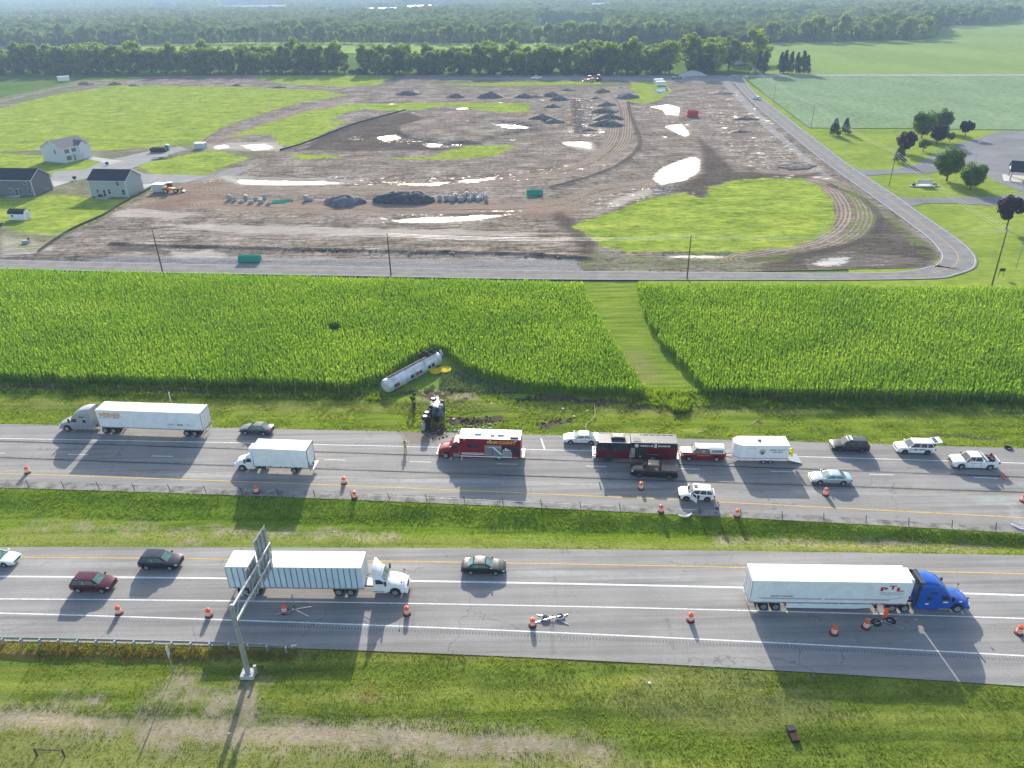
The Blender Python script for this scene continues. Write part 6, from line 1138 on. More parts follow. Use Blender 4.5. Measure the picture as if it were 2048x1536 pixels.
# ---------------- people ----------------
SKIN = mat('skin', [(.42, .24, .17), (.5, .3, .22)], rough=.6); HAIR = mat('hair', (.04, .025, .015)); 
def person(px, rz, lb, jacket, trousers, helmet=None, bend=0, arms=((.30, .05, .15), (.30, .05, .15)), shorts=False, stride=.12, group='people at the crash scene'):
    root = empty('person', U(*px) + Vector((0, 0, .03)), rz, lb, 'person', group)
    J = {'pel': (0, 0, .95), 'sp': (0, 0, 1.15), 'ch': (0, 0, 1.38), 'nk': (0, 0, 1.50), 'hd': (.01, 0, 1.60), 'ht': (0, 0, 1.73), 'jaw': (.07, 0, 1.56), 'nose': (.115, 0, 1.63)}
    E = [('pel', 'sp'), ('sp', 'ch'), ('ch', 'nk'), ('nk', 'hd'), ('hd', 'ht'), ('hd', 'jaw'), ('hd', 'nose')]
    RD = {'pel': .14, 'sp': .125, 'ch': .15, 'nk': .055, 'hd': .085, 'ht': .065, 'jaw': .05, 'nose': .015}
    for i, s in enumerate((1, -1)):
        k = 'LR'[i]; fwd, out, dn = arms[i]
        J['sh' + k] = (0, s * .19, 1.42); J['el' + k] = (fwd * .35, s * (.24 + out), 1.16 + dn * .1); J['wr' + k] = (fwd, s * (.22 + out), .96 + dn); J['pm' + k] = (fwd + .05, s * (.22 + out), .90 + dn)
        RD.update({'sh' + k: .065, 'el' + k: .045, 'wr' + k: .03, 'pm' + k: .036}); E += [('ch', 'sh' + k), ('sh' + k, 'el' + k), ('el' + k, 'wr' + k), ('wr' + k, 'pm' + k)]
        for f in range(4):
            a = 'f%d%s' % (f, k); b = 'g%d%s' % (f, k); J[a] = (fwd + .075 - .01 * f, s * (.22 + out + .026 - .018 * f), .85 + dn); J[b] = (fwd + .06 - .012 * f, s * (.22 + out + .028 - .019 * f), .815 + dn + .006 * abs(f - 1)); RD[a] = .0095; RD[b] = .008; E += [('pm' + k, a), (a, b)]
        J['t' + k] = (fwd + .10, s * (.22 + out - .03), .885 + dn); RD['t' + k] = .01; E += [('pm' + k, 't' + k)]
        st = stride * s
        J['hp' + k] = (0, s * .09, .90); J['kn' + k] = (st * .5 + .03, s * .11, .50); J['an' + k] = (st, s * .12, .09); J['to' + k] = (st + .19, s * .14, .04); RD.update({'hp' + k: .095, 'kn' + k: .062, 'an' + k: .042, 'to' + k: .035}); E += [('pel', 'hp' + k), ('hp' + k, 'kn' + k), ('kn' + k, 'an' + k), ('an' + k, 'to' + k)]
    if bend:
        for k, p in J.items():
            if k[:2] not in ('hp', 'kn', 'an', 'to') and k != 'pel': x, z = p[0], p[2] - .95; J[k] = (x * math.cos(bend) + z * math.sin(bend), p[1], .95 + z * math.cos(bend) - x * math.sin(bend))
    def skin(name, keys, edges, grow, m, parent, root_k):
        ks = [k for k in J if k in keys]; me = bpy.data.meshes.new(name); me.from_pydata([J[k] for k in ks], [(ks.index(a), ks.index(b)) for a, b in edges if a in keys and b in keys], [])
        o = bpy.data.objects.new(name, me); COL.objects.link(o); md = o.modifiers.new('skin', 'SKIN'); 
        for i, k in enumerate(ks): rr = RD[k] + grow; me.skin_vertices[0].data[i].radius = (rr, rr)
        me.skin_vertices[0].data[ks.index(root_k)].use_root = True
        sb = o.modifiers.new('sub', 'SUBSURF'); sb.levels = 1; sb.render_levels = 1; dg = bpy.context.evaluated_depsgraph_get(); nm = bpy.data.meshes.new_from_object(o.evaluated_get(dg)); bpy.data.objects.remove(o)
        nm.polygons.foreach_set('use_smooth', [True] * len(nm.polygons)); nm.materials.clear(); return mobj(name, nm, m, parent)
    body = skin('body', set(J), E, 0, SKIN, root, 'pel')
    skin('jacket' if helmet else 'shirt', {'pel', 'sp', 'ch', 'shL', 'shR', 'elL', 'elR'} | ({'wrL', 'wrR'} if helmet else set()), E, .028, jacket, body, 'pel')
    skin('shorts' if shorts else 'trousers', {'pel', 'hpL', 'hpR', 'knL', 'knR'} | (set() if shorts else {'anL', 'anR'}), E, .026, trousers, body, 'pel')
    for k in 'LR': a = Vector(J['an' + k]); MB().box(a.x - .08, a.x + .22, a.y - .055, a.y + .055, 0, .12).build('shoe', BLACKP, body, bevel=.03)
    h = Vector(J['hd']).lerp(Vector(J['ht']), .55)
    for s in (1, -1):
        e = Vector(J['hd']) + (Vector(J['nose']) - Vector(J['hd'])).normalized() * .082 + Vector((0, s * .032, .02)); MB().ball(e, .011, 4).build('eye', BLACKP, body); ea = Vector(J['hd']) + Vector((0, s * .088, .0)); MB().ball(ea, .026, 4, (.7, .4, 1.1)).build('ear', SKIN, body)
    if helmet: MB().lathe([(.19, 0), (.19, .02), (.13, .04), (.12, .10), (.07, .15), (.01, .165)], 14, Matrix.Translation(h + Vector((0, 0, -.02))) @ Matrix.Rotation(bend, 4, 'Y')).build('helmet', helmet, body, smooth=True)
    else: MB().ball(h + Vector((-.015, 0, .01)), .108, 6, (1, .95, .85)).build('hair', HAIR, body)
    return root
TAN = mat('turnout_tan', [(.30, .28, .10), (.42, .42, .12)], scale=6, rough=.8); HIV = mat('hi_vis', [(.45, .75, .08), (.55, .85, .12)], rough=.7); DKC = mat('dark_cloth', [(.03, .03, .04), (.07, .07, .08)], rough=.9); GRYS = mat('grey_shirt', [(.32, .38, .46), (.42, .48, .56)], rough=.9)
YH = mat('helmet_yellow', (.7, .6, .08), rough=.3); BH = mat('helmet_black', (.03, .03, .03), rough=.3)
person((811, 903), R(95), 'firefighter in tan turnout gear walking alone on the far shoulder', TAN, TAN, BH, stride=.22); person((829, 822), R(-20), 'person in dark clothing standing left of the wrecked truck', DKC, DKC, BH)
person((887, 829), R(200), 'person in a bright hi-vis jacket standing right of the wrecked truck', HIV, TAN, YH); person((1041, 913), R(184), 'firefighter bending over at the back step of the rescue truck', TAN, TAN, YH, bend=R(48), arms=((.45, 0, .1), (.4, 0, .15)))
person((1433, 1027), R(80), 'man in a grey shirt and dark shorts beside the damaged SUV', GRYS, DKC, None, shorts=True, arms=((.02, .0, -.12), (.22, .0, .1)))
# ---------------- construction site ----------------
SOILD = mat('pile_soil', [(.085, .072, .06), (.165, .14, .12), (.23, .20, .17)], scale=.9, rough=.95, bmp=.6, bdist=.2, fine=.3, fscale=5); GRAVD = mat('pile_gravel', [(.10, .105, .11), (.17, .175, .18)], scale=.8, rough=.95, fine=.35, fscale=9, bmp=.3)
def pile(px, wd, h, m, lb, dep=None, long=False, grp=None, name='dirt_pile', pw=None):
    pw = pw or (.7 if long else .92)
    dep = dep or wd * .7; n = 22; k = 9; V = []; sd = rng.random() * 50
    for j in range(k + 1):
        t = j / k
        for i in range(n):
            a = 2 * math.pi * i / n; q = 1 + .16 * math.sin(3 * a + sd) + .09 * math.sin(7 * a + sd * 2 + j); r_ = t * q
            zz = h * max(0., math.cos(math.pi * t / 2)) ** pw * (1 + .12 * math.sin(5 * a + j + sd)) if t < 1 else -.3; c, s = math.cos(a), math.sin(a)
            V.append(((c * r_ * wd / 2 * (1 if not long else 1)) + (0 if not long else math.copysign(abs(c) ** .5, c) * wd * .18 * (1 - t)), s * r_ * dep / 2, zz))
    F = [(j * n + i, j * n + (i + 1) % n, (j + 1) * n + (i + 1) % n, (j + 1) * n + i) for j in range(k) for i in range(n)]
    me = bpy.data.meshes.new(name); me.from_pydata(V, [], F); me.polygons.foreach_set('use_smooth', [True] * len(F)); o = mobj(name, me, m); o.location = U(*px); return tag(o, lb, 'pile', grp)
pile((690, 409), 13.5, 2.3, GRAVD, 'smooth rounded grey gravel pile left of the long dark pile', name='gravel_pile', pw=.75); pile((812, 404), 18, 2.7, GRAVD, 'long dark grey gravel pile with a steep ragged crest', long=True, name='gravel_pile', dep=9, pw=.38).data.materials[0] = mat('gravel_dark', [(.06, .062, .07), (.12, .122, .13)], scale=.8, rough=.95, fine=.35, fscale=6, bmp=.5)
PL = [((1253, 197), 15, 3.0, 1), ((1203, 186), 11, 2.6, 0), ((1136, 182), 10, 1.6, 0), ((1210, 212), 13, 2.2, 0), ((1212, 226), 15, 2.8, 0), ((1216, 240), 16, 3.2, 0), ((1218, 252), 17, 3.0, 0), ((1121, 201), 12, 2.6, 0), ((1105, 194), 13, 2.8, 0), ((1049, 196), 12, 2.6, 0), ((983, 196), 17, 3.8, 0), ((914, 196), 12, 2.8, 0), ((820, 190), 16, 2.8, 0), ((1106, 215), 10, 1.9, 0), ((1083, 243), 14, 2.4, 0), ((1108, 246), 12, 2.0, 0), ((1075, 195), 13, 1.6, 0),
 ((1190, 198), 9, 1.2, 0), ((172, 170), 12, 2.4, 0), ((230, 171), 11, 2.4, 0), ((268, 173), 9, 1.4, 0), ((475, 172), 8, 1.6, 0), ((558, 176), 12, 1.6, 0), ((1440, 188), 16, 1.6, 0), ((1490, 240), 14, 1.6, 0), ((1480, 265), 10, 1.2, 0), ((1590, 335), 16, 1.5, 0), ((1180, 300 - 38), 8, 1.0, 0)]
cn_ = {}
ORD = ['first', 'second', 'third', 'fourth', 'fifth', 'sixth', 'seventh', 'eighth', 'ninth', 'tenth', 'eleventh', 'twelfth']
def nth(i): return ORD[i] if i < 12 else '%d%s' % (i + 1, {1: 'st', 2: 'nd', 3: 'rd'}.get((i + 1) % 10, 'th') if (i + 1) % 100 not in (11, 12, 13) else 'th')
for i, (p, wd, h, g_) in enumerate(sorted(PL)):
    pile(p, wd, h * .8, GRAVD if g_ else SOILD, 'broad grey gravel pile beside the small green patch' if g_ else '%s soil pile, %s from the left across the building site' % ('large' if h > 2.5 else 'medium' if h > 1.7 else 'low', nth(i)), grp='soil piles across the building site')
pile((1385, 152), 20, 3.2, CONC, 'pale stone heap beside the far junction', name='gravel_pile')
# debris hummocks in the trench zone and around the pond
RK = mat('broken_rock', [(.07, .065, .06), (.2, .19, .18), (.42, .41, .40)], scale=1.5, rough=.9, bmp=.5); g = MB()
for i in range(420):
    if i < 200: x, y = rng.gauss(1165, 9), rng.uniform(200, 268)
    elif i < 270: x, y = rng.gauss(1345, 25), rng.gauss(380, 5)
    elif i < 340: x, y = rng.gauss(1135, 45), rng.gauss(250, 6)
    else: x = rng.uniform(235, 1175); y = 493 + (x - 235) * .027 + rng.gauss(0, 2)
    p = U(x, y); s_ = rng.uniform(.25, .8) * (.55 if i >= 270 else 1); g.ball((p.x, p.y, .25 + (.4 if i >= 270 else 0)), s_, 3, (1, rng.uniform(.6, 1.2), .6))
tag(g.build('rubble', RK), 'broken rock and clods strewn along the trench and the long berm', 'rubble', None, 'stuff')
GRN = mat('pipe_green', [(.01, .28, .17), (.02, .36, .22)], rough=.5); PREC = mat('precast', [(.26, .265, .265), (.38, .385, .38)], scale=2, rough=.9)
def bundle(px, rz, L_, n_, lb, rows=2, rr=.17):
    r = empty('pipe_bundle', U(*px), rz, lb, 'pipe bundle', 'bundles of green pipe')
    for j in range(rows):
        for i in range(n_ - j): MB().cyl((-L_ / 2, (i - n_ / 2 + j / 2) * rr * 2, rr + j * rr * 1.75), (L_ / 2, (i - n_ / 2 + j / 2) * rr * 2, rr + j * rr * 1.75), rr, n=8).build('pipe', GRN, r, smooth=True)
    for x in (-L_ * .3, L_ * .3): MB().box(x - .06, x + .06, -n_ * rr - .05, n_ * rr + .05, 0, .12).build('timber', WOOD, r)
bundle((501, 523), R(-3), 5.2, 6, 'bright green pipe bundle lying beside the country road', 4, .2); bundle((1069, 391), R(3), 5.0, 6, 'green pipe bundle alone on the brown haul ground', 4, .22); bundle((566, 405), R(18), 6.2, 7, 'green pipes fanned out among the concrete rings', 1, .16); bundle((556, 408), R(2), 5.2, 5, 'front layer of green pipes beside the concrete rings', 1, .16)
def ring(px, r_, h, lb, lie=False, n_=1):
    o = MB(); M_ = Matrix.Translation((0, 0, r_ if lie else 0)) @ (Matrix.Rotation(R(90), 4, 'Y') if lie else Matrix.Identity(4)); o.lathe([(r_ * .72, 0), (r_, 0), (r_, h), (r_ * .72, h), (r_ * .7, .1)], 14, M_); q = o.build('concrete_ring', PREC, smooth=True, ang=40); q.location = U(*px); q.rotation_euler = (0, 0, rng.random() * 2); tag(q, lb, 'concrete ring', 'precast concrete rings'); return q
for i, (x, y) in enumerate([(459, 403), (470, 404), (484, 407), (492, 402), (503, 409), (512, 402), (520, 410), (530, 400), (538, 412), (612, 404), (622, 403), (880, 402), (891, 403)]): ring((x, y), rng.uniform(.6, .9), rng.uniform(.7, 1.6), 'pale concrete ring, %s from the left among the scattered parts beyond the gravel piles' % ['first', 'second', 'third', 'fourth', 'fifth', 'sixth', 'seventh', 'eighth', 'last'][i] if x < 600 else 'grey ring %s the rounded gravel pile' % ('farther left of' if x < 615 else 'just left of') if x < 700 else 'pale concrete ring %s the end of the dark pile' % ('touching' if x < 885 else 'a step right of'), i % 3 == 0)
for i in range(13): ring((905 + i * 5.6, 404 - (i % 3) * 3), rng.uniform(.6, .95), rng.uniform(.9, 1.8), 'white concrete ring, %s in the row right of the dark gravel pile' % ['first', 'second', 'third', 'fourth', 'fifth', 'sixth', 'seventh', 'eighth', 'ninth', 'tenth', 'eleventh', 'twelfth', 'last'][i], i % 4 == 1)
def boxy(name, px, dims, m, lb, cat, rz=0, lid=None, door=True):
    r = empty(name, U(*px), rz, lb, cat); L_, D_, H_ = dims; b = MB().box(-L_ / 2, L_ / 2, 0, D_, .12, H_).build('body', m, r, bevel=.04)
    g = MB(); n_ = int(L_ / .5); [g.box(-L_ / 2 + (i + .5) * L_ / n_ - .05, -L_ / 2 + (i + .5) * L_ / n_ + .05, -.05, .0, .2, H_ - .1) for i in range(n_)]; g.build('side_ribs', m, b); g = MB(); [g.box(x - .1, x + .1, .1, D_ - .1, 0, .14) for x in (-L_ * .4, L_ * .4)]; g.build('skids', DARK, r)
    if lid: MB().box(-L_ / 2 - .03, L_ / 2 + .03, -.03, D_ + .03, H_, H_ + .1).build('roof', lid, r)
    if door: MB().box(L_ / 2 - .02, L_ / 2 + .02, .3, D_ - .3, .25, H_ - .15).build('door', GALV, r)
    return r
boxy('storage_container', (318, 387), (4.0, 3.4, 2.5), mat('container_grey', [(.42, .44, .45), (.5, .52, .53)]), 'pale grey storage container beside the orange loader', 'container', R(-4), ROOFW); boxy('storage_container', (399, 298), (4.6, 3.0, 2.3), mat('container_light', [(.45, .48, .5), (.55, .58, .6)]), 'light grey container at the end of the new street', 'container', R(-5), ROOFW)
def dumpster(px, dims, m, lb, rz=0):
    r = empty('dumpster', U(*px), rz, lb, 'dumpster'); L_, D_, H_ = dims; g = MB(); g.box(-L_ / 2, L_ / 2, 0, .1, .15, H_).box(-L_ / 2, L_ / 2, D_ - .1, D_, .15, H_).box(-L_ / 2, -L_ / 2 + .1, 0.1, D_ - .1, .15, H_).box(L_ / 2 - .1, L_ / 2, .1, D_ - .1, .15, H_).box(-L_ / 2 + .1, L_ / 2 - .1, .1, D_ - .1, .15, .3); g.build('bin', m, r)
    g = MB(); [g.box(x - .06, x + .06, -.07, 0, .2, H_) for x in np.linspace(-L_ / 2 + .3, L_ / 2 - .3, 6)]; g.box(-L_ / 2, L_ / 2, -.08, .0, H_ - .15, H_); g.build('ribs', m, r); return r
dumpster((316, 305), (6.2, 2.4, 1.9), BLKC, 'black open dumpster beside the teal toilet', R(3)); dumpster((1385, 236), (5.4, 3.2, 2.9), paint((.48, .05, .03), .7), 'red dumpster standing alone near the puddles')
r = empty('portable_toilet', U(336, 301), 0, 'teal portable toilet next to the black dumpster', 'portable toilet'); TEAL = mat('teal', [(.02, .32, .28), (.03, .38, .33)], rough=.5); MB().box(-.65, .65, -.65, .65, 0, 2.3).build('cabin', TEAL, r, bevel=.04); MB().loft([[(-.68, -.68, 2.3), (.68, -.68, 2.3), (.68, .68, 2.3), (-.68, .68, 2.3)], [(-.4, -.4, 2.6), (.4, -.4, 2.6), (.4, .4, 2.6), (-.4, .4, 2.6)]]).build('roof', REFLW, r); MB().box(-.35, .35, -.67, -.65, .1, 2.1).build('door', mat('teal_dark', (.02, .2, .18)), r)
r = empty('flatbed_trailer', U(322, 317), R(20), 'dark low flatbed trailer parked on the gravel verge', 'trailer'); MB().box(-3, 3, -1.1, 1.1, .7, .85).build('deck', DARK, r); g = MB().tube([(3, .8, .7), (4.4, 0, .6)], .05); g.tube([(3, -.8, .7), (4.4, 0, .6)], .05); g.build('drawbar', DARK, r); [wheel(r, x, s * 1.2, .38, .22) for x in (-.5, .45) for s in (1, -1)]
def machine(px, rz, lb, name='wheel_loader', m=None, sc=1):
    r = empty(name, U(*px), rz, lb, 'construction machine'); m = m or mat('machine_orange', [(.5, .20, .03), (.62, .28, .05)], rough=.5); r.scale = (sc,) * 3
    MB().loft([[(x, y, z) for y, z in ((-.8, .9), (-.8, h_), (.8, h_), (.8, .9))] for x, h_ in ((-2.9, 1.8), (-2.6, 2.0), (-1.0, 2.1), (-.6, 1.6), (1.6, 1.3))]).build('body', m, r); MB().box(-1.1, .5, -.7, .7, 1.9, 3.2).build('cab', GLASS, r, bevel=.05); MB().box(-1.2, .6, -.8, .8, 3.2, 3.32).build('cab_roof', REFLW, r)
    g = MB(); [g.box(.9, 3.2, s * .55 - .1, s * .55 + .1, 1.0, 1.3) for s in (1, -1)]; g.build('lift_arm', m, r); MB().prism([(3.0, .3), (4.1, .15), (4.2, .3), (3.3, .5), (3.2, 1.4), (3.0, 1.4)], -1.3, 1.3).build('bucket', DARK, r)
    for x in (-1.7, 1.4):
        for s in (1, -1): wheel(r, x, s * 1.05, .75, .5, m if False else ALU)
machine((345, 387), R(10), 'orange wheel loader parked beside the pale container')
machine((1178, 164), R(170), 'orange machine working at the far edge of the site, left of its twin', 'dozer', sc=1.15); machine((1197, 163), R(250), 'orange machine at the far edge of the site, right of its twin', 'dozer', sc=1.15); machine((1352, 159), R(20), 'dark grey machine beside the stone heap at the far junction', 'dozer', GALV)
c_ = car('pickup', WHC, 'parked_pickup', 'white pickup parked far away before the tree row'); c_.location = U(1073, 159); c_.scale = (1.25, 1.25, 1.15); c_.rotation_euler = (0, 0, R(178))
c_ = car('suv', WHC, 'passing_car', 'white car driving on the diagonal country road', H=1.8); c_.location = U(1513, 199) + Vector((0, 0, .03)); c_.rotation_euler = (0, 0, R(118))
c_ = car('suv', GREYC, 'parked_suv', 'dark vehicle cut by the left edge beside the small shed', cat='SUV'); c_.location = U(-6, 455); c_.rotation_euler = (0, 0, R(100))
r = empty('utility_cabinet', U(54, 489), 0, 'small pale utility cabinet on the bare ground near the left edge', 'utility cabinet'); MB().box(-.9, .9, -.5, .5, 0, .9).build('cabinet', PREC, r, bevel=.04); MB().box(.5, .8, .1, .4, .9, 1.5).build('vent', DARK, r)
for p, lb in (((150, 360), 'dark air conditioner crate at the street corner'), ((215, 331), 'dark mailbox block beside the driveway')): r = empty('mailbox_block', U(*p), 0, lb, 'mailbox'); MB().box(-.5, .5, -.4, .4, .5, 1.4).build('box', DARK, r, bevel=.03); MB().box(-.1, .1, -.1, .1, 0, .5).build('post', DARK, r)
for i, p in enumerate([(1318, 168), (1322, 173)]): boxy('van_body', p, (6, 2.4, 2.6), WHITE, ['white site van on the green patch, farther one', 'white site van on the green patch, nearer one'][i], 'van', R(8), ROOFW)
r = boxy('box_trailer', (128, 163), (8, 3, 3.2), TRAILW, 'white box trailer alone on the far left gravel lane', 'trailer', R(25), ROOFW)
SILT = mat('silt_fence', [(.04, .045, .05), (.09, .09, .09)], rough=.8)
def silt(pts, lb):
    p = [U(*q) for q in smooth(pts, 4)]; r = empty('silt_fence', p[0], 0, lb, 'silt fence'); g = MB()
    for a, b in zip(p[:-1], p[1:]): a, b = a - p[0], b - p[0]; d = (b - a).normalized(); n_ = Vector((-d.y, d.x, 0)) * .03; g.add([a, b, b + n_, a + n_, a + Vector((0, 0, .75)), b + Vector((0, 0, .75)), b + n_ + Vector((0, 0, .75)), a + n_ + Vector((0, 0, .75))], [(0, 1, 5, 4), (3, 2, 6, 7), (4, 5, 6, 7)])
    g.build('fabric', SILT, r)
silt([(78, 508), (110, 485), (149, 461), (207, 435), (245, 411), (303, 380)], 'black silt fence along the lawn edge below the houses'); silt([(560, 303), (600, 292), (640, 277), (700, 253), (760, 236), (812, 222)], 'black silt fence crossing beside the green strip in the middle')

# ---------------- houses ----------------
def house(o, ux, uy, Lw, Dp, ev, rg, wallm, roofm, lb, ridge_x=True, z0=0, over=.35):
    """o: near-left corner; ux along the front, uy into depth"""
    r = empty('house', o, 0, lb, 'house'); r.rotation_euler = (0, 0, math.atan2(ux.y, ux.x)); mir = 1
    g = MB(); pts = [(0, 0), (Lw, 0), (Lw, Dp), (0, Dp)]
    if ridge_x: g.add([(0, 0, 0), (Lw, 0, 0), (Lw, Dp, 0), (0, Dp, 0), (0, 0, ev), (Lw, 0, ev), (Lw, Dp, ev), (0, Dp, ev), (0, Dp / 2, rg - .1), (Lw, Dp / 2, rg - .1)], [(0, 1, 5, 4), (2, 3, 7, 6), (1, 2, 6, 9, 5), (3, 0, 4, 8, 7), (4, 5, 9, 8), (6, 7, 8, 9)])
    w_ = g.build('walls', wallm, r); g = MB(); sl = (rg - ev) / (Dp / 2); o_ = over
    for s, ya, yb in ((1, -o_, Dp / 2), (-1, Dp + o_, Dp / 2)): za = ev - sl * o_; g.add([(-o_, ya, za), (Lw + o_, ya, za), (Lw + o_, yb, rg), (-o_, yb, rg), (-o_, ya, za + .16), (Lw + o_, ya, za + .16), (Lw + o_, yb, rg + .16), (-o_, yb, rg + .16)], [(0, 1, 2, 3), (4, 5, 6, 7), (0, 1, 5, 4), (1, 2, 6, 5), (3, 0, 4, 7)])
    rf = g.build('roof', roofm, r); TR = mat('trim_white', (.62, .63, .64)); g = MB(); za = ev - sl * o_
    g.box(-o_, Lw + o_, -o_ - .04, -o_, za, za + .17).box(-o_, Lw + o_, Dp + o_, Dp + o_ + .04, za, za + .17)
    for x in (-o_ - .02, Lw + o_): g.add([(x, -o_, za - .05), (x, Dp / 2, rg - .05), (x, Dp + o_, za - .05), (x, Dp + o_, za + .16), (x, Dp / 2, rg + .16), (x, -o_, za + .16), (x + .04, -o_, za - .05), (x + .04, Dp / 2, rg - .05), (x + .04, Dp + o_, za - .05), (x + .04, Dp + o_, za + .16), (x + .04, Dp / 2, rg + .16), (x + .04, -o_, za + .16)], [(0, 1, 4, 5), (1, 2, 3, 4), (6, 7, 10, 11), (7, 8, 9, 10), (0, 1, 7, 6), (1, 2, 8, 7), (5, 4, 10, 11), (4, 3, 9, 10)])
    g.build('fascia', TR, rf); g = MB(); [g.box(x - .08, x + .08, y - .08, y + .08, 0, ev - .1) for x in (0, Lw) for y in (0, Dp)]; g.build('corner_boards', TR, w_)
    return r, w_, TR
def hwin(w_, TR, x, y, z, ww, hh, axis='x', shutter=None, door=False):
    s = .06; g = MB()
    def bx(g, a0, a1, z0, z1, d0, d1): g.box(a0, a1, y + d0, y + d1, z0, z1) if axis == 'x' else g.box(x + d0, x + d1, a0, a1, z0, z1)
    c = x if axis == 'x' else y; sgn = -1 if axis == 'x' else (1 if x > 1 else -1)
    d = lambda a, b: (min(sgn * a, sgn * b), max(sgn * a, sgn * b))
    f = MB(); bx(f, c - ww / 2 - .09, c + ww / 2 + .09, z - .09, z + hh + .09, *d(0, s)); f = f.build('door' if door else 'window', TR, w_); p = MB(); bx(p, c - ww / 2, c + ww / 2, z + (.1 if door else 0), z + hh, *d(s, s + .01))
    p.build('pane', GLASS, f); q = MB(); bx(q, c - ww / 2, c + ww / 2, z + hh / 2 - .03, z + hh / 2 + .03, *d(s + .01, s + .03)); q.build('muntin', TR, f)
    if shutter:
        for k in (-1, 1): q = MB(); bx(q, c + k * (ww / 2 + .3) - .2, c + k * (ww / 2 + .3) + .2, z - .05, z + hh + .05, *d(0, .05)); q.build('shutter', shutter, f)
def frame2(a, b):
    ux = (b - a).normalized(); return ux, Vector((-ux.y, ux.x, 0)), (b - a).length
ROOFD = mat('shingle_dark', [(.022, .025, .036), (.04, .043, .055)], scale=3, rough=.95, fine=.3, fscale=8); ROOFG = mat('shingle_grey', [(.12, .115, .12), (.17, .165, .17)], scale=3, rough=.95, fine=.25, fscale=8)
SID1 = mat('siding_sage', [(.30, .34, .32), (.34, .38, .36)], scale=5, stretch=(.2, .2, 6), rough=.8); SID2 = mat('siding_slate', [(.115, .125, .14), (.15, .16, .175)], scale=5, stretch=(.2, .2, 6), rough=.8); SID3 = mat('siding_white', [(.50, .52, .54), (.58, .60, .62)], scale=5, stretch=(.2, .2, 6), rough=.8)
a, b = U(184, 393), U(259, 394.5); ux, uy, L_ = frame2(a, b)
h1, w1, TR = house(a, ux, uy, 13.0, 8.8, 5.3, 7.9, SID1, ROOFD, 'sage green two storey house with dark roof and back patio beside the silt fence')
for x, z, ww, hh in ((2.6, 1.3, .9, 1.1), (6.7, 1.0, 1.0, 1.5), (11.7, .9, 1.0, 1.6), (10.3, 3.7, 1.0, 1.3)): hwin(w1, TR, x, 0, z, ww, hh)
hwin(w1, TR, 4.9, 0, .15, 1.0, 2.1, door=True); MB().box(2.6, 7.2, -2.6, -.05, 0, .12).build('patio', CONC, h1); MB().box(3.0, 4.0, -1.0, -.3, .12, .9).build('grill', DARK, h1, bevel=.05)
b = U(70, 392); ux2 = ux; a = b - ux2 * 13.5
h2, w2, TR = house(a, ux2, uy, 13.5, 9.0, 5.2, 7.9, SID2, ROOFD, 'slate blue grey house with a dark roof cut by the left edge')
for x, z, ww, hh in ((.8, 3.7, 1, 1.3), (8.9, .9, 1.0, 1.5), (12.2, .9, 1.0, 1.6), (11.2, 3.8, 1.0, 1.3), (5.3, 1.3, 1.0, 1.1)): hwin(w2, TR, x, 0, z, ww, hh)
hwin(w2, TR, 7.3, 0, .15, 1.0, 2.1, door=True); MB().box(4.6, 9.2, -2.4, -.05, 0, .12).build('patio', CONC, h2)
g = MB(); [g.box(13.5, 13.55, y, y + .5, .8, 1.3) for y in (5.2, 6.4)]; g.build('meter_box', GALV, w2)
# farther white house: its gable end faces the highway
a, b = U(84, 321), U(131, 326.5); c = U(164, 319); f = (c - b).normalized(); gdir = (b - a).normalized(); ux3 = f; uy3 = Vector((-f.y, f.x, 0))
h3, w3, TR = house(b, ux3, uy3, 9.6 + 3, (b - a).length * .82, 5.6, 8.2, SID3, ROOFG, 'white two storey house with black shutters standing before the green meadow')
Dp3 = (b - a).length * .82; BLS = mat('shutter_black', (.03, .035, .04))
for x, z, ww, hh in ((2.0, 3.6, .9, 1.3), (5.2, 3.6, .9, 1.3), (2.2, .9, 1.0, 1.5), (8.6, 3.9, .8, 1.3), (9.9, 3.9, .8, 1.3)): hwin(w3, TR, x, 0, z, ww, hh, shutter=BLS)
hwin(w3, TR, 4.9, 0, .2, 1.0, 2.1, door=True); hwin(w3, TR, 0, Dp3 * .35, 3.4, .8, 1.4, 'y'); g = MB(); g.box(4, 7.8, -1.8, -.02, 2.7, 2.85); [g.box(x - .1, x + .1, -1.7, -1.5, 0, 2.7) for x in (4.1, 7.6)]; g.build('porch', TR, h3)
MB().add([(7.2, -.45, 5.5), (11.2, -.45, 5.5), (9.2, -.45, 7.3), (9.2, Dp3 / 2, 7.6), (7.2, 1.0, 5.9), (11.2, 1.0, 5.9)], [(0, 1, 2), (0, 2, 3, 4), (1, 5, 3, 2)]).build('dormer', ROOFG, h3); MB().add([(7.5, -.47, 5.5), (10.9, -.47, 5.5), (9.2, -.47, 7.0)], [(0, 1, 2)]).box(7.3, 11.1, -.42, .1, 3.0, 5.5).build('dormer_face', SID3, h3)
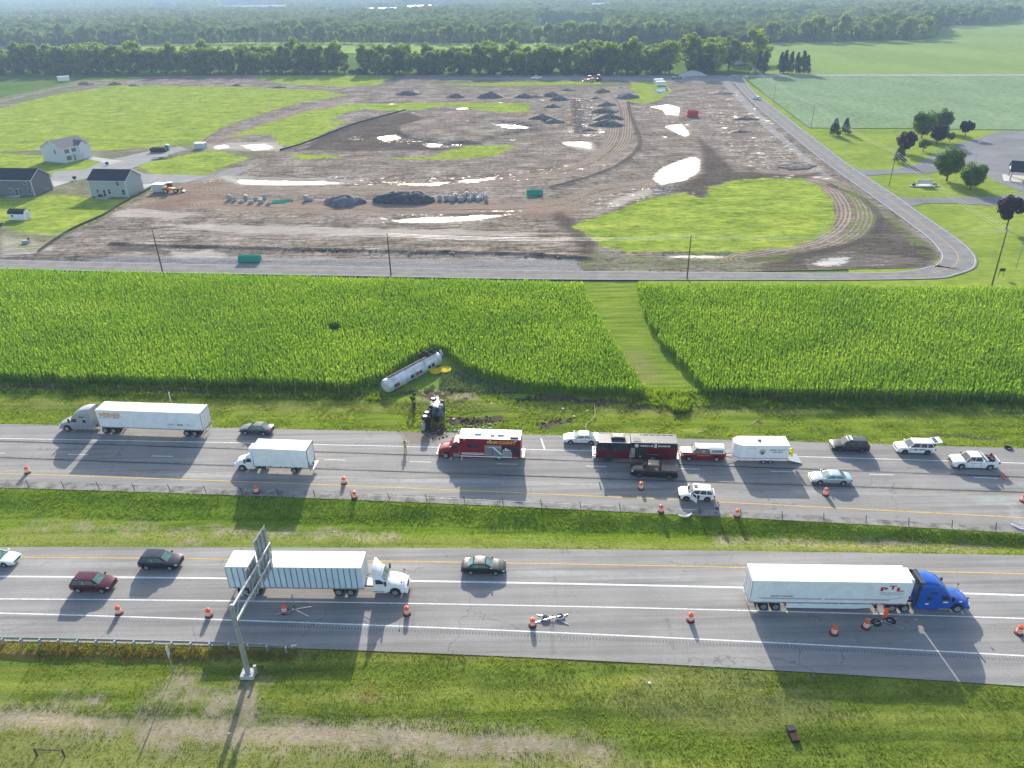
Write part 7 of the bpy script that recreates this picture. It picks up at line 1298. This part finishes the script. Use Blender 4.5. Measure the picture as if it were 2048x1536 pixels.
# shed
a = U(19, 440); r = empty('garden_shed', a, math.atan2(ux.y, ux.x), 'small white shed with a dark barn roof on the left lawn', 'shed'); pr = [(0, 0), (2.9, 0), (2.9, 1.9), (2.5, 2.6), (1.45, 3.0), (.4, 2.6), (0, 1.9)]
g = MB(); n_ = len(pr); g.add([(x, y, z) for x in (0, 5.2) for y, z in pr], [tuple(range(n_)), tuple(range(n_, 2 * n_))] + [(i, (i + 1) % n_, n_ + (i + 1) % n_, n_ + i) for i in range(n_)]); g.build('walls', WHITE, r)
g = MB(); q = [(3.0, 1.85), (2.56, 2.66), (1.45, 3.08), (.34, 2.66), (-.1, 1.85)]; g.add([(x, y, z) for x in (-.1, 5.3) for y, z in q], [(i, i + 1, 5 + i + 1, 5 + i) for i in range(4)]); g.build('roof', ROOFD, r); MB().box(1.0, 1.6, -.03, 0, 1.0, 1.6).build('window', GLASS, r); MB().box(5.2, 5.24, .8, 2.1, .1, 1.9).build('door', TR, r)
# porch building at the right edge
a = U(2018, 362); r = empty('porch_building', a, R(-28), 'building with a white columned porch and dark roof at the right edge', 'building'); GRNR = mat('roof_green', [(.05, .10, .09), (.09, .15, .13)], rough=.7)
g = MB(); g.add([(0, 0, 3.2), (0, 9, 3.2), (0, 4.5, 5.4), (24, 0, 3.2), (24, 9, 3.2), (24, 4.5, 5.4)], [(0, 1, 2), (3, 4, 5)]); g.build('gable', SID1, r); g = MB(); g.add([(-.4, -.4, 3.0), (24, -.4, 3.0), (24, 4.5, 5.5), (-.4, 4.5, 5.5), (-.4, 9.4, 3.0), (24, 9.4, 3.0), (-.4, -.4, 3.2), (24, -.4, 3.2), (24, 4.5, 5.7), (-.4, 4.5, 5.7), (-.4, 9.4, 3.2), (24, 9.4, 3.2)], [(6, 7, 8, 9), (9, 8, 11, 10), (0, 1, 2, 3), (3, 2, 5, 4), (0, 6, 9, 3), (3, 9, 10, 4), (0, 1, 7, 6)]); g.build('roof', ROOFD, r); g = MB(); g.box(-.1, .15, -.1, 9.1, 2.9, 3.2).box(0, 24, -.1, .1, 2.9, 3.2); g.build('beam', TR, r)
for x, y in ((.2, .2), (.2, 8.8), (6, .2), (6, 8.8)): MB().box(x - .22, x + .22, y - .22, y + .22, 0, 2.9).build('column', CONC, r)
MB().box(8, 24, .5, 8.5, 0, 3.1).build('walls', SID3, r); MB().box(-1.5, 8, -1.0, 10, 0, .06).build('slab', CONC, r)
# far buildings glimpsed among the woods
for (x0, x1, y, h, m, lb) in ((652, 778, 24, 13, ROOFW, 'long white warehouse roof far off among the trees'), (815, 870, 17, 13, ROOFW, 'short white warehouse roof far off, right of the long one'), (312, 345, 24, 12, ROOFW, 'small white roof far off above the left woods'), (450, 545, 17, 16, mat('far_blue_roof', (.12, .14, .2)), 'dark blue grey long building in the far woods'), (1110, 1138, 38, 7, ROOFW, 'small white gabled house in the far clearing'), (1185, 1222, 12, 14, ROOFW, 'white far building at the top of the picture'), (1056, 1082, 46, 5, mat('far_grey_roof', (.35, .35, .36)), 'grey roofed barn at the edge of the far clearing')):
    p, q = U(x0, y, h), U(x1, y, h); wd = abs(q.x - p.x); r = empty('distant_building', ((p.x + q.x) / 2, p.y, 0), 0, lb, 'building'); MB().box(-wd / 2, wd / 2, 0, 40 if wd > 60 else 18, 0, h + 3).build('walls', SID3, r); D_ = 40 if wd > 60 else 18; MB().add([(-wd / 2 - 1, -1, h + 3), (wd / 2 + 1, -1, h + 3), (wd / 2 + 1, D_ / 2, h + 7), (-wd / 2 - 1, D_ / 2, h + 7), (wd / 2 + 1, D_ + 1, h + 3), (-wd / 2 - 1, D_ + 1, h + 3)], [(0, 1, 2, 3), (3, 2, 4, 5)]).build('roof', m, r)

# ---------------- trees ----------------
def crown(seed, H, W_, n_cl, n_leaf, leaf, kind='round', base=.25):
    q = np.random.RandomState(seed); cs = []; V = []
    for i in range(n_cl):
        if kind == 'cone': t = (i + .5) / n_cl; z = base * H * .4 + (H * (1 - base * .4)) * t; rad = W_ / 2 * (1 - t) ** .8; a = q.rand() * 6.28; rr = rad * (.55 + .3 * q.rand()); cs.append((math.cos(a) * rr, math.sin(a) * rr, z * .97, .12 * W_ + .28 * rad))
        else:
            u = q.normal(size=3); u /= np.linalg.norm(u); u[2] = u[2] * .95 + .05; rr = (.45 + .45 * q.rand() ** .6); zc = H * (base + (1 - base) * .5); fl = 1.0 if u[2] > 0 else .85
            cs.append((u[0] * rr * W_ / 2 * fl, u[1] * rr * W_ / 2 * fl, zc + u[2] * rr * H * (1 - base) * .5, W_ * q.uniform(.13, .22)))
    per = n_leaf // n_cl
    for x, y, z, r_ in cs:
        d = q.normal(size=(per, 3)); d /= np.linalg.norm(d, axis=1)[:, None]; p = np.array([x, y, z]) + d * r_ * q.uniform(.6, 1.1, (per, 1)) * [1, 1, .8]
        nrm = d + q.normal(size=(per, 3)) * .7; nrm[:, 2] += .3; nrm /= np.linalg.norm(nrm, axis=1)[:, None]; t1 = np.cross(nrm, q.normal(size=(per, 3))); t1 /= np.linalg.norm(t1, axis=1)[:, None] + 1e-9; t2 = np.cross(nrm, t1); s = leaf * q.uniform(.6, 1.3, (per, 1))
        V.append(np.stack([p + t1 * s, p + t2 * s * .8, p - t1 * s, p - t2 * s * .8], 1))
    V = np.concatenate(V).reshape(-1, 3); return npmesh('crown', V, np.arange(len(V)).reshape(-1, 4))
def trunk(H, r_, seed, W_, base=.25):
    q = random.Random(seed); g = MB(); g.cyl((0, 0, -.2), (0, 0, H * .55), r_, r_ * .55, n=8)
    for i in range(5): a = q.random() * 6.28; z = H * (base * .8 + .3 * q.random()); g.cyl((0, 0, z), (math.cos(a) * W_ * .3, math.sin(a) * W_ * .3, z + H * .22), r_ * .4, r_ * .12, n=5)
    m = g.mesh('trunk'); m.materials.append(BARK); return m
BARK = mat('bark', [(.06, .045, .035), (.12, .10, .08)], scale=4, rough=.95)
LF = mat('leaf_green', [(.045, .10, .014), (.09, .165, .022), (.15, .22, .035)], scale=.35, rough=.7, transl=.3, objrand=.22, fine=.3, fscale=1.6); LFD = mat('leaf_dark', [(.03, .075, .018), (.055, .11, .028)], scale=.5, rough=.8, transl=.15, objrand=.15, fine=.3, fscale=2); LFP = mat('leaf_purple', [(.018, .010, .016), (.045, .022, .032)], scale=.7, rough=.75, transl=.1, fine=.3, fscale=2); LFW = mat('leaf_wood', [(.13, .20, .034), (.20, .275, .045), (.27, .335, .06)], scale=.09, rough=.75, transl=.5, objrand=.25, world=False, fine=.3, fscale=.8)
def proto(seed, H, W_, m, n_cl=26, n_leaf=2600, leaf=.33, kind='round', base=.25):
    c = crown(seed, H, W_, n_cl, n_leaf, leaf, kind, base); c.materials.append(m); return c, trunk(H, .035 * W_ if kind != 'cone' else .12, seed, W_, base)
def tree(P_, loc, s, rz, lb, cat='tree', grp=None, name='tree', sz=None):
    r = empty(name, loc, rz, lb, cat, grp); r.scale = (s, s, sz or s); mobj('crown', P_[0], None, r); mobj('trunk', P_[1], None, r); return r
# specimen trees on the lawns
PG = proto(1, 10, 9, LF, 44, 7500, .30, base=.13); PG2 = proto(2, 10, 10, LF, 44, 7500, .30, base=.14); PP = proto(3, 8, 7.2, LFP, 36, 6000, .28, base=.16); PP2 = proto(4, 8, 6.8, LFP, 34, 5600, .28, base=.3); PS = proto(5, 7, 4.4, LFD, 34, 3200, .2, 'cone'); PO = proto(6, 4.5, 5.2, LFD, 20, 1500, .2, base=.3)
for P_, px, s, rz, lb in ((PG, (1843, 276), 1.08, 0, 'tall oval green tree, largest of the lawn group by the soybean field'), (PG, (1884, 262), .92, 2, 'green tree behind the purple one, right of the tallest tree'), (PP, (1873, 288), 1.0, 0, 'rounded purple tree in front of the two tall green trees'), (PP, (1809, 306), 1.0, 2, 'purple tree standing above a small conifer by the driveway'),
    (PO, (1846, 302), .95, 1, 'low dark spreading tree between the two purple trees'), (PO, (1899, 284), .8, 3, 'smallest spreading tree near the parking lot edge'), (PP2, (1929, 275), .82, 1, 'lone purple tree at the right of the lawn group'), (PG2, (1893, 361), 1.0, 4, 'wide green tree between the driveways'), (PG, (1940, 379), .84, 3, 'round bright green tree right of the wide one'), (PP2, (2012, 459), 1.08, 2, 'purple leaved tree with a bare trunk near the right utility pole')): tree(P_, U(*px), s * .9, rz, lb, grp='trees on the lawns', sz=s * .98)
for px, s, lb in (((1668, 271), 1.0, 'left of two small spruces on the lawn corner'), ((1690, 267), .9, 'right of two small spruces on the lawn corner'), ((1797, 325), .92, 'small dark conifer below the purple tree')): tree(PS, U(*px), s, s * 5, lb, 'conifer', 'small conifers on the lawn', 'conifer')
tree(proto(7, 3.2, 1.4, LF, 10, 700, .14, base=.05), U(825, 806), 1, 0, 'tiny bushy sapling left of the wrecked truck', 'sapling', None, 'sapling')
# tree rows: every tree its own object
WP = [proto(20 + i, H, W_, LFW, 34, 3200, .60, base=b) for i, (H, W_, b) in enumerate(((21.5, 13, .02), (20, 13, .0), (22.5, 12.5, .02), (18, 13, .0), (20.5, 15, .02)))]
CP = [proto(40 + i, 14, 6.5, LFD, 30, 1600, .4, 'cone') for i in range(2)]; BP = [proto(50 + i, 5, 7, LFD, 12, 600, .5, base=0.0) for i in range(2)]
kindw = ['broad', 'rounded', 'tall narrow', 'low spreading', 'wide domed']; n_tree = 0
ORD = ['first', 'second', 'third', 'fourth', 'fifth', 'sixth', 'seventh', 'eighth', 'ninth', 'tenth', 'eleventh', 'twelfth']
def nth(i): return ORD[i] if i < 12 else '%d%s' % (i + 1, {1: 'st', 2: 'nd', 3: 'rd'}.get((i + 1) % 10, 'th') if (i + 1) % 100 not in (11, 12, 13) else 'th')
def row(x0, x1, ya, yb, step, jit, sc, lb, grp, gaps=(), pr=None):
    global n_tree; cnt = 0; A_, B_ = U(x0, ya), U(x1, yb); n = int((B_ - A_).length / step)
    for i in range(n):
        p = A_.lerp(B_, i / n) + Vector((rng.uniform(-1, 1) * step * .3, rng.uniform(-jit, jit), 0)); px = x0 + (x1 - x0) * i / n
        if any(a < px < b for a, b in gaps): continue
        k = rng.randrange(len(pr or WP)); s = rng.uniform(.82, 1.12) * sc; tree((pr or WP)[k], p, s, rng.random() * 6, (lb % kindw[k]).replace(' tree ', ' tree, %s from the left ' % nth(cnt), 1), grp=grp, sz=s * rng.uniform(.9, 1.1)); n_tree += 1; cnt += 1
row(-60, 700, 148, 147, 6.6, 3, 1.02, '%s tree in the front row behind the meadow', 'trees of the near tree row', ((690, 730),)); row(735, 1345, 149, 149, 6.8, 3, 1.0, '%s tree in the front row behind the building site', 'trees of the near tree row', ((790, 806), (1310, 1326)))
row(-60, 700, 142, 141, 10, 5, 1.05, '%s tree in the back rank behind the meadow', 'trees of the near tree row'); row(735, 1345, 143, 143, 10, 5, 1.0, '%s tree in the back rank behind the building site', 'trees of the near tree row'); row(1345, 1450, 146, 147, 9, 12, 1.15, '%s tree in the tall grove by the far junction', 'trees of the junction grove'); row(1370, 1520, 138, 140, 10, 12, 1.3, '%s tree behind the grove by the far junction', 'trees of the junction grove'); row(1455, 1560, 128, 130, 11, 8, 1.15, '%s tree behind the conifers past the far junction', 'trees of the junction grove')
for ci, (px, s) in enumerate((((1517, 146), 1.05), ((1528, 147), 1.1), ((1560, 146), 1.0), ((1568, 146), 1.1), ((1580, 147), 1.05), ((1592, 147), 1.0), ((1603, 148), 1.1), ((1612, 148), .9), ((1420, 149), 1.0), ((1385, 149), 1.1))): tree(CP[rng.randrange(2)], U(*px), s, s * 40, 'dark pointed conifer, %s' % ['just right of the far junction', 'second right of the far junction', 'first of the row beside the cross road', 'second of the row beside the cross road', 'third of the row beside the cross road', 'fourth of the row beside the cross road', 'fifth of the row beside the cross road', 'last of the row beside the cross road', 'nearest the grove on its left side', 'alone at the right end of the near tree row'][ci], 'conifer', 'conifers at the far junction', 'conifer')
for i, x in enumerate(sorted(rng.uniform(-40, 1440) for _ in range(70))): tree(BP[i % 2], U(x, 150.5 + rng.uniform(-.5, .5)), rng.uniform(.6, 1.1), rng.random() * 6, 'dark bush, %s from the left, at the foot of the near tree row' % nth(i), 'bush', 'bushes under the near tree row', 'bush')
row(-80, 560, 93, 86, 13, 8, 1.05, '%s tree edging the left far woods', 'trees edging the far woods'); row(560, 1345, 86.5, 88.5, 13, 8, 1.05, '%s tree edging the middle far woods', 'trees edging the far woods', ((1068, 1092), (1180, 1190)))
row(1530, 1875, 86, 79, 14, 8, 1.1, '%s tree edging the right far woods', 'trees edging the far woods'); row(1880, 2010, 53, 49, 22, 15, 1.1, '%s tree at the recessed corner of the far woods', 'trees edging the far woods'); row(2015, 2090, 42, 34, 30, 15, 1.1, '%s tree in the last woods by the right edge', 'trees edging the far woods')
# houses hidden in the junction grove
r = empty('grove_house', U(1478, 128), R(20), 'pale house half hidden in the junction grove', 'house'); MB().box(-6, 6, -4, 4, 0, 9).build('walls', SID3, r); MB().add([(-6.5, -4.5, 9), (6.5, -4.5, 9), (6.5, 0, 12), (-6.5, 0, 12), (6.5, 4.5, 9), (-6.5, 4.5, 9)], [(0, 1, 2, 3), (3, 2, 4, 5)]).build('roof', ROOFG, r)
# forest canopy behind: crowns as one continuous mass with leaf clumps
def forest():
    ys_ = [900.]
    while ys_[-1] < 7200: ys_.append(ys_[-1] + 4.2 * (ys_[-1] / 900) ** 1.3)
    xs_ = np.linspace(-.80, .82, 620); Yg, Xn = np.meshgrid(ys_, xs_, indexing='ij'); X = Xn * Yg; P = np.stack([X.ravel(), Yg.ravel()], 1)
    def height(P):
        best = np.full(len(P), 0.)
        c = 13.0; q = np.floor(P / c).astype(int)
        for i in (-1, 0, 1):
            for j in (-1, 0, 1):
                a, b = q[:, 0] + i, q[:, 1] + j; h = ((a * 73856093) ^ (b * 19349663)) & 0xffffff; r1, r2, r3 = (h & 255) / 255, ((h >> 8) & 255) / 255, ((h >> 16) & 255) / 255
                d = np.hypot(P[:, 0] - (a + .2 + .6 * r1) * c, P[:, 1] - (b + .2 + .6 * r2) * c); best = np.maximum(best, (13 + 6 * r3) * np.sqrt(np.clip(1 - (d / (8.6 + 3.4 * r3)) ** 2, 0, 1)) ** .6)
        return best + (vnoise(P, 3.2, 7) - .5) * 2.0 + (vnoise(P, 90, 3) - .5) * 15 + np.clip(P[:, 1] - 3200, 0, 4000) / 4000 * 62
    FPOLY = poly([(-900, 98), (0, 92), (250, 88), (540, 81), (1000, 84.5), (1068, 85), (1080, 60), (1092, 85), (1180, 86), (1350, 87), (1440, 110), (1510, 110), (1530, 84), (1700, 80), (1868, 75), (1882, 50), (2010, 47), (2048, 33)]) + [(2600, 1500), (6500, 7600), (-6500, 7600), (-2500, 950)]
    CLR = [[(1085, 50), (1200, 50), (1215, 62), (1190, 72), (1110, 74), (1080, 62)], [(640, 16), (790, 16), (790, 33), (640, 33)], [(805, 11), (905, 11), (905, 24), (805, 24)], [(1105, 28), (1150, 28), (1150, 44), (1105, 44)], [(305, 18), (355, 18), (355, 30), (305, 30)], [(1175, 6), (1235, 6), (1235, 18), (1175, 18)], [(440, 10), (555, 10), (555, 24), (440, 24)]]
    s = sdf(P, FPOLY); cl = np.full(len(P), -1e3)
    for c_ in CLR: cl = np.maximum(cl, sdf(P, poly([(x, y) for x, y in c_])))
    fac = np.clip(s / 4, 0, 1) * np.clip(-cl / 8, 0, 1); H = height(P) * fac - .8 * (fac < .02)
    i = np.arange(len(P)).reshape(len(ys_), -1); F = np.stack([i[:-1, :-1].ravel(), i[:-1, 1:].ravel(), i[1:, 1:].ravel(), i[1:, :-1].ravel()], 1)
    keep = (fac[F] > .02).any(1); V = np.column_stack([P, H]); F = F[keep]
    n = 190000; yy = 900 * (4000 / 900) ** (nr.rand(n) ** 1.3); xx = nr.uniform(-.8, .82, n) * yy; Q = np.stack([xx, yy], 1); s2 = sdf(Q, FPOLY); c2 = np.full(n, -1e3)
    for c_ in CLR: c2 = np.maximum(c2, sdf(Q, poly([(x, y) for x, y in c_])))
    k = (s2 > 2) & (c2 < -4); Q = Q[k]; n = len(Q); hz_ = height(Q) * np.clip(s2[k] / 4, 0, 1) + nr.uniform(-.5, .3, n); p = np.column_stack([Q, hz_]); nm = nr.normal(size=(n, 3)); nm[:, 2] += 1.4; nm /= np.linalg.norm(nm, axis=1)[:, None]
    t1 = np.cross(nm, nr.normal(size=(n, 3))); t1 /= np.linalg.norm(t1, axis=1)[:, None]; t2 = np.cross(nm, t1); sz = (nr.uniform(.7, 1.6, n) * (Q[:, 1] / 1100) ** .6)[:, None]; W_ = np.stack([p + t1 * sz, p + t2 * sz, p - t1 * sz, p - t2 * sz], 1).reshape(-1, 3)
    me = npmesh('forest', np.concatenate([V, W_]), np.concatenate([F, np.arange(len(W_)).reshape(-1, 4) + len(V)])); FM = mat('forest_leaves', [(.085, .13, .03), (.14, .195, .042), (.20, .25, .055)], scale=.05, rough=.8, world=True, transl=.15, fine=.3, fscale=.16)
    tag(mobj('forest', me, FM), 'dense far woods stretching to the horizon', 'woods', None, 'stuff')
forest(); print('trees', n_tree)
g = MB(); g.slab(poly([(1082, 49), (1205, 49), (1220, 62), (1190, 74), (1080, 76)]), -.2, .0); tag(g.build('clearing', mat('pale_field', [(.22, .20, .13), (.28, .26, .17)], scale=.02, world=True)), kind='structure')

# set everything that stands on the building site onto its uneven ground
SITE = poly([(-900, 150), (1457, 151)] + ROAD_IN + [(-900, 500)])
tops = [o for o in SC.objects if o.parent is None and not o.get('kind') and o.type in ('MESH', 'EMPTY') and 166 < o.location.y < 640]
PT = np.array([(o.location.x, o.location.y) for o in tops]); hh_ = site_h(PT); ins = sdf(PT, SITE) > 0
for o, h, k in zip(tops, hh_, ins):
    if k and o.get('category') not in ('power line', 'tree', 'bush'): o.location.z += max(0., float(h)) - .04
# ---------------- air ----------------
hz = bpy.data.materials.new('haze_air'); hz.use_nodes = True; nt = hz.node_tree; nt.nodes.remove(nt.nodes['Principled BSDF'])
pv = N(nt, 'ShaderNodeVolumePrincipled'); pv.inputs['Color'].default_value = (.42, .56, .84, 1); pv.inputs['Density'].default_value = .00021; pv.inputs['Anisotropy'].default_value = 0
nt.links.new(pv.outputs[0], nt.nodes['Material Output'].inputs['Volume'])
g = MB(); g.box(-5200, 5200, -60, 8200, -4.2, 62); tag(g.build('haze', hz), kind='stuff')
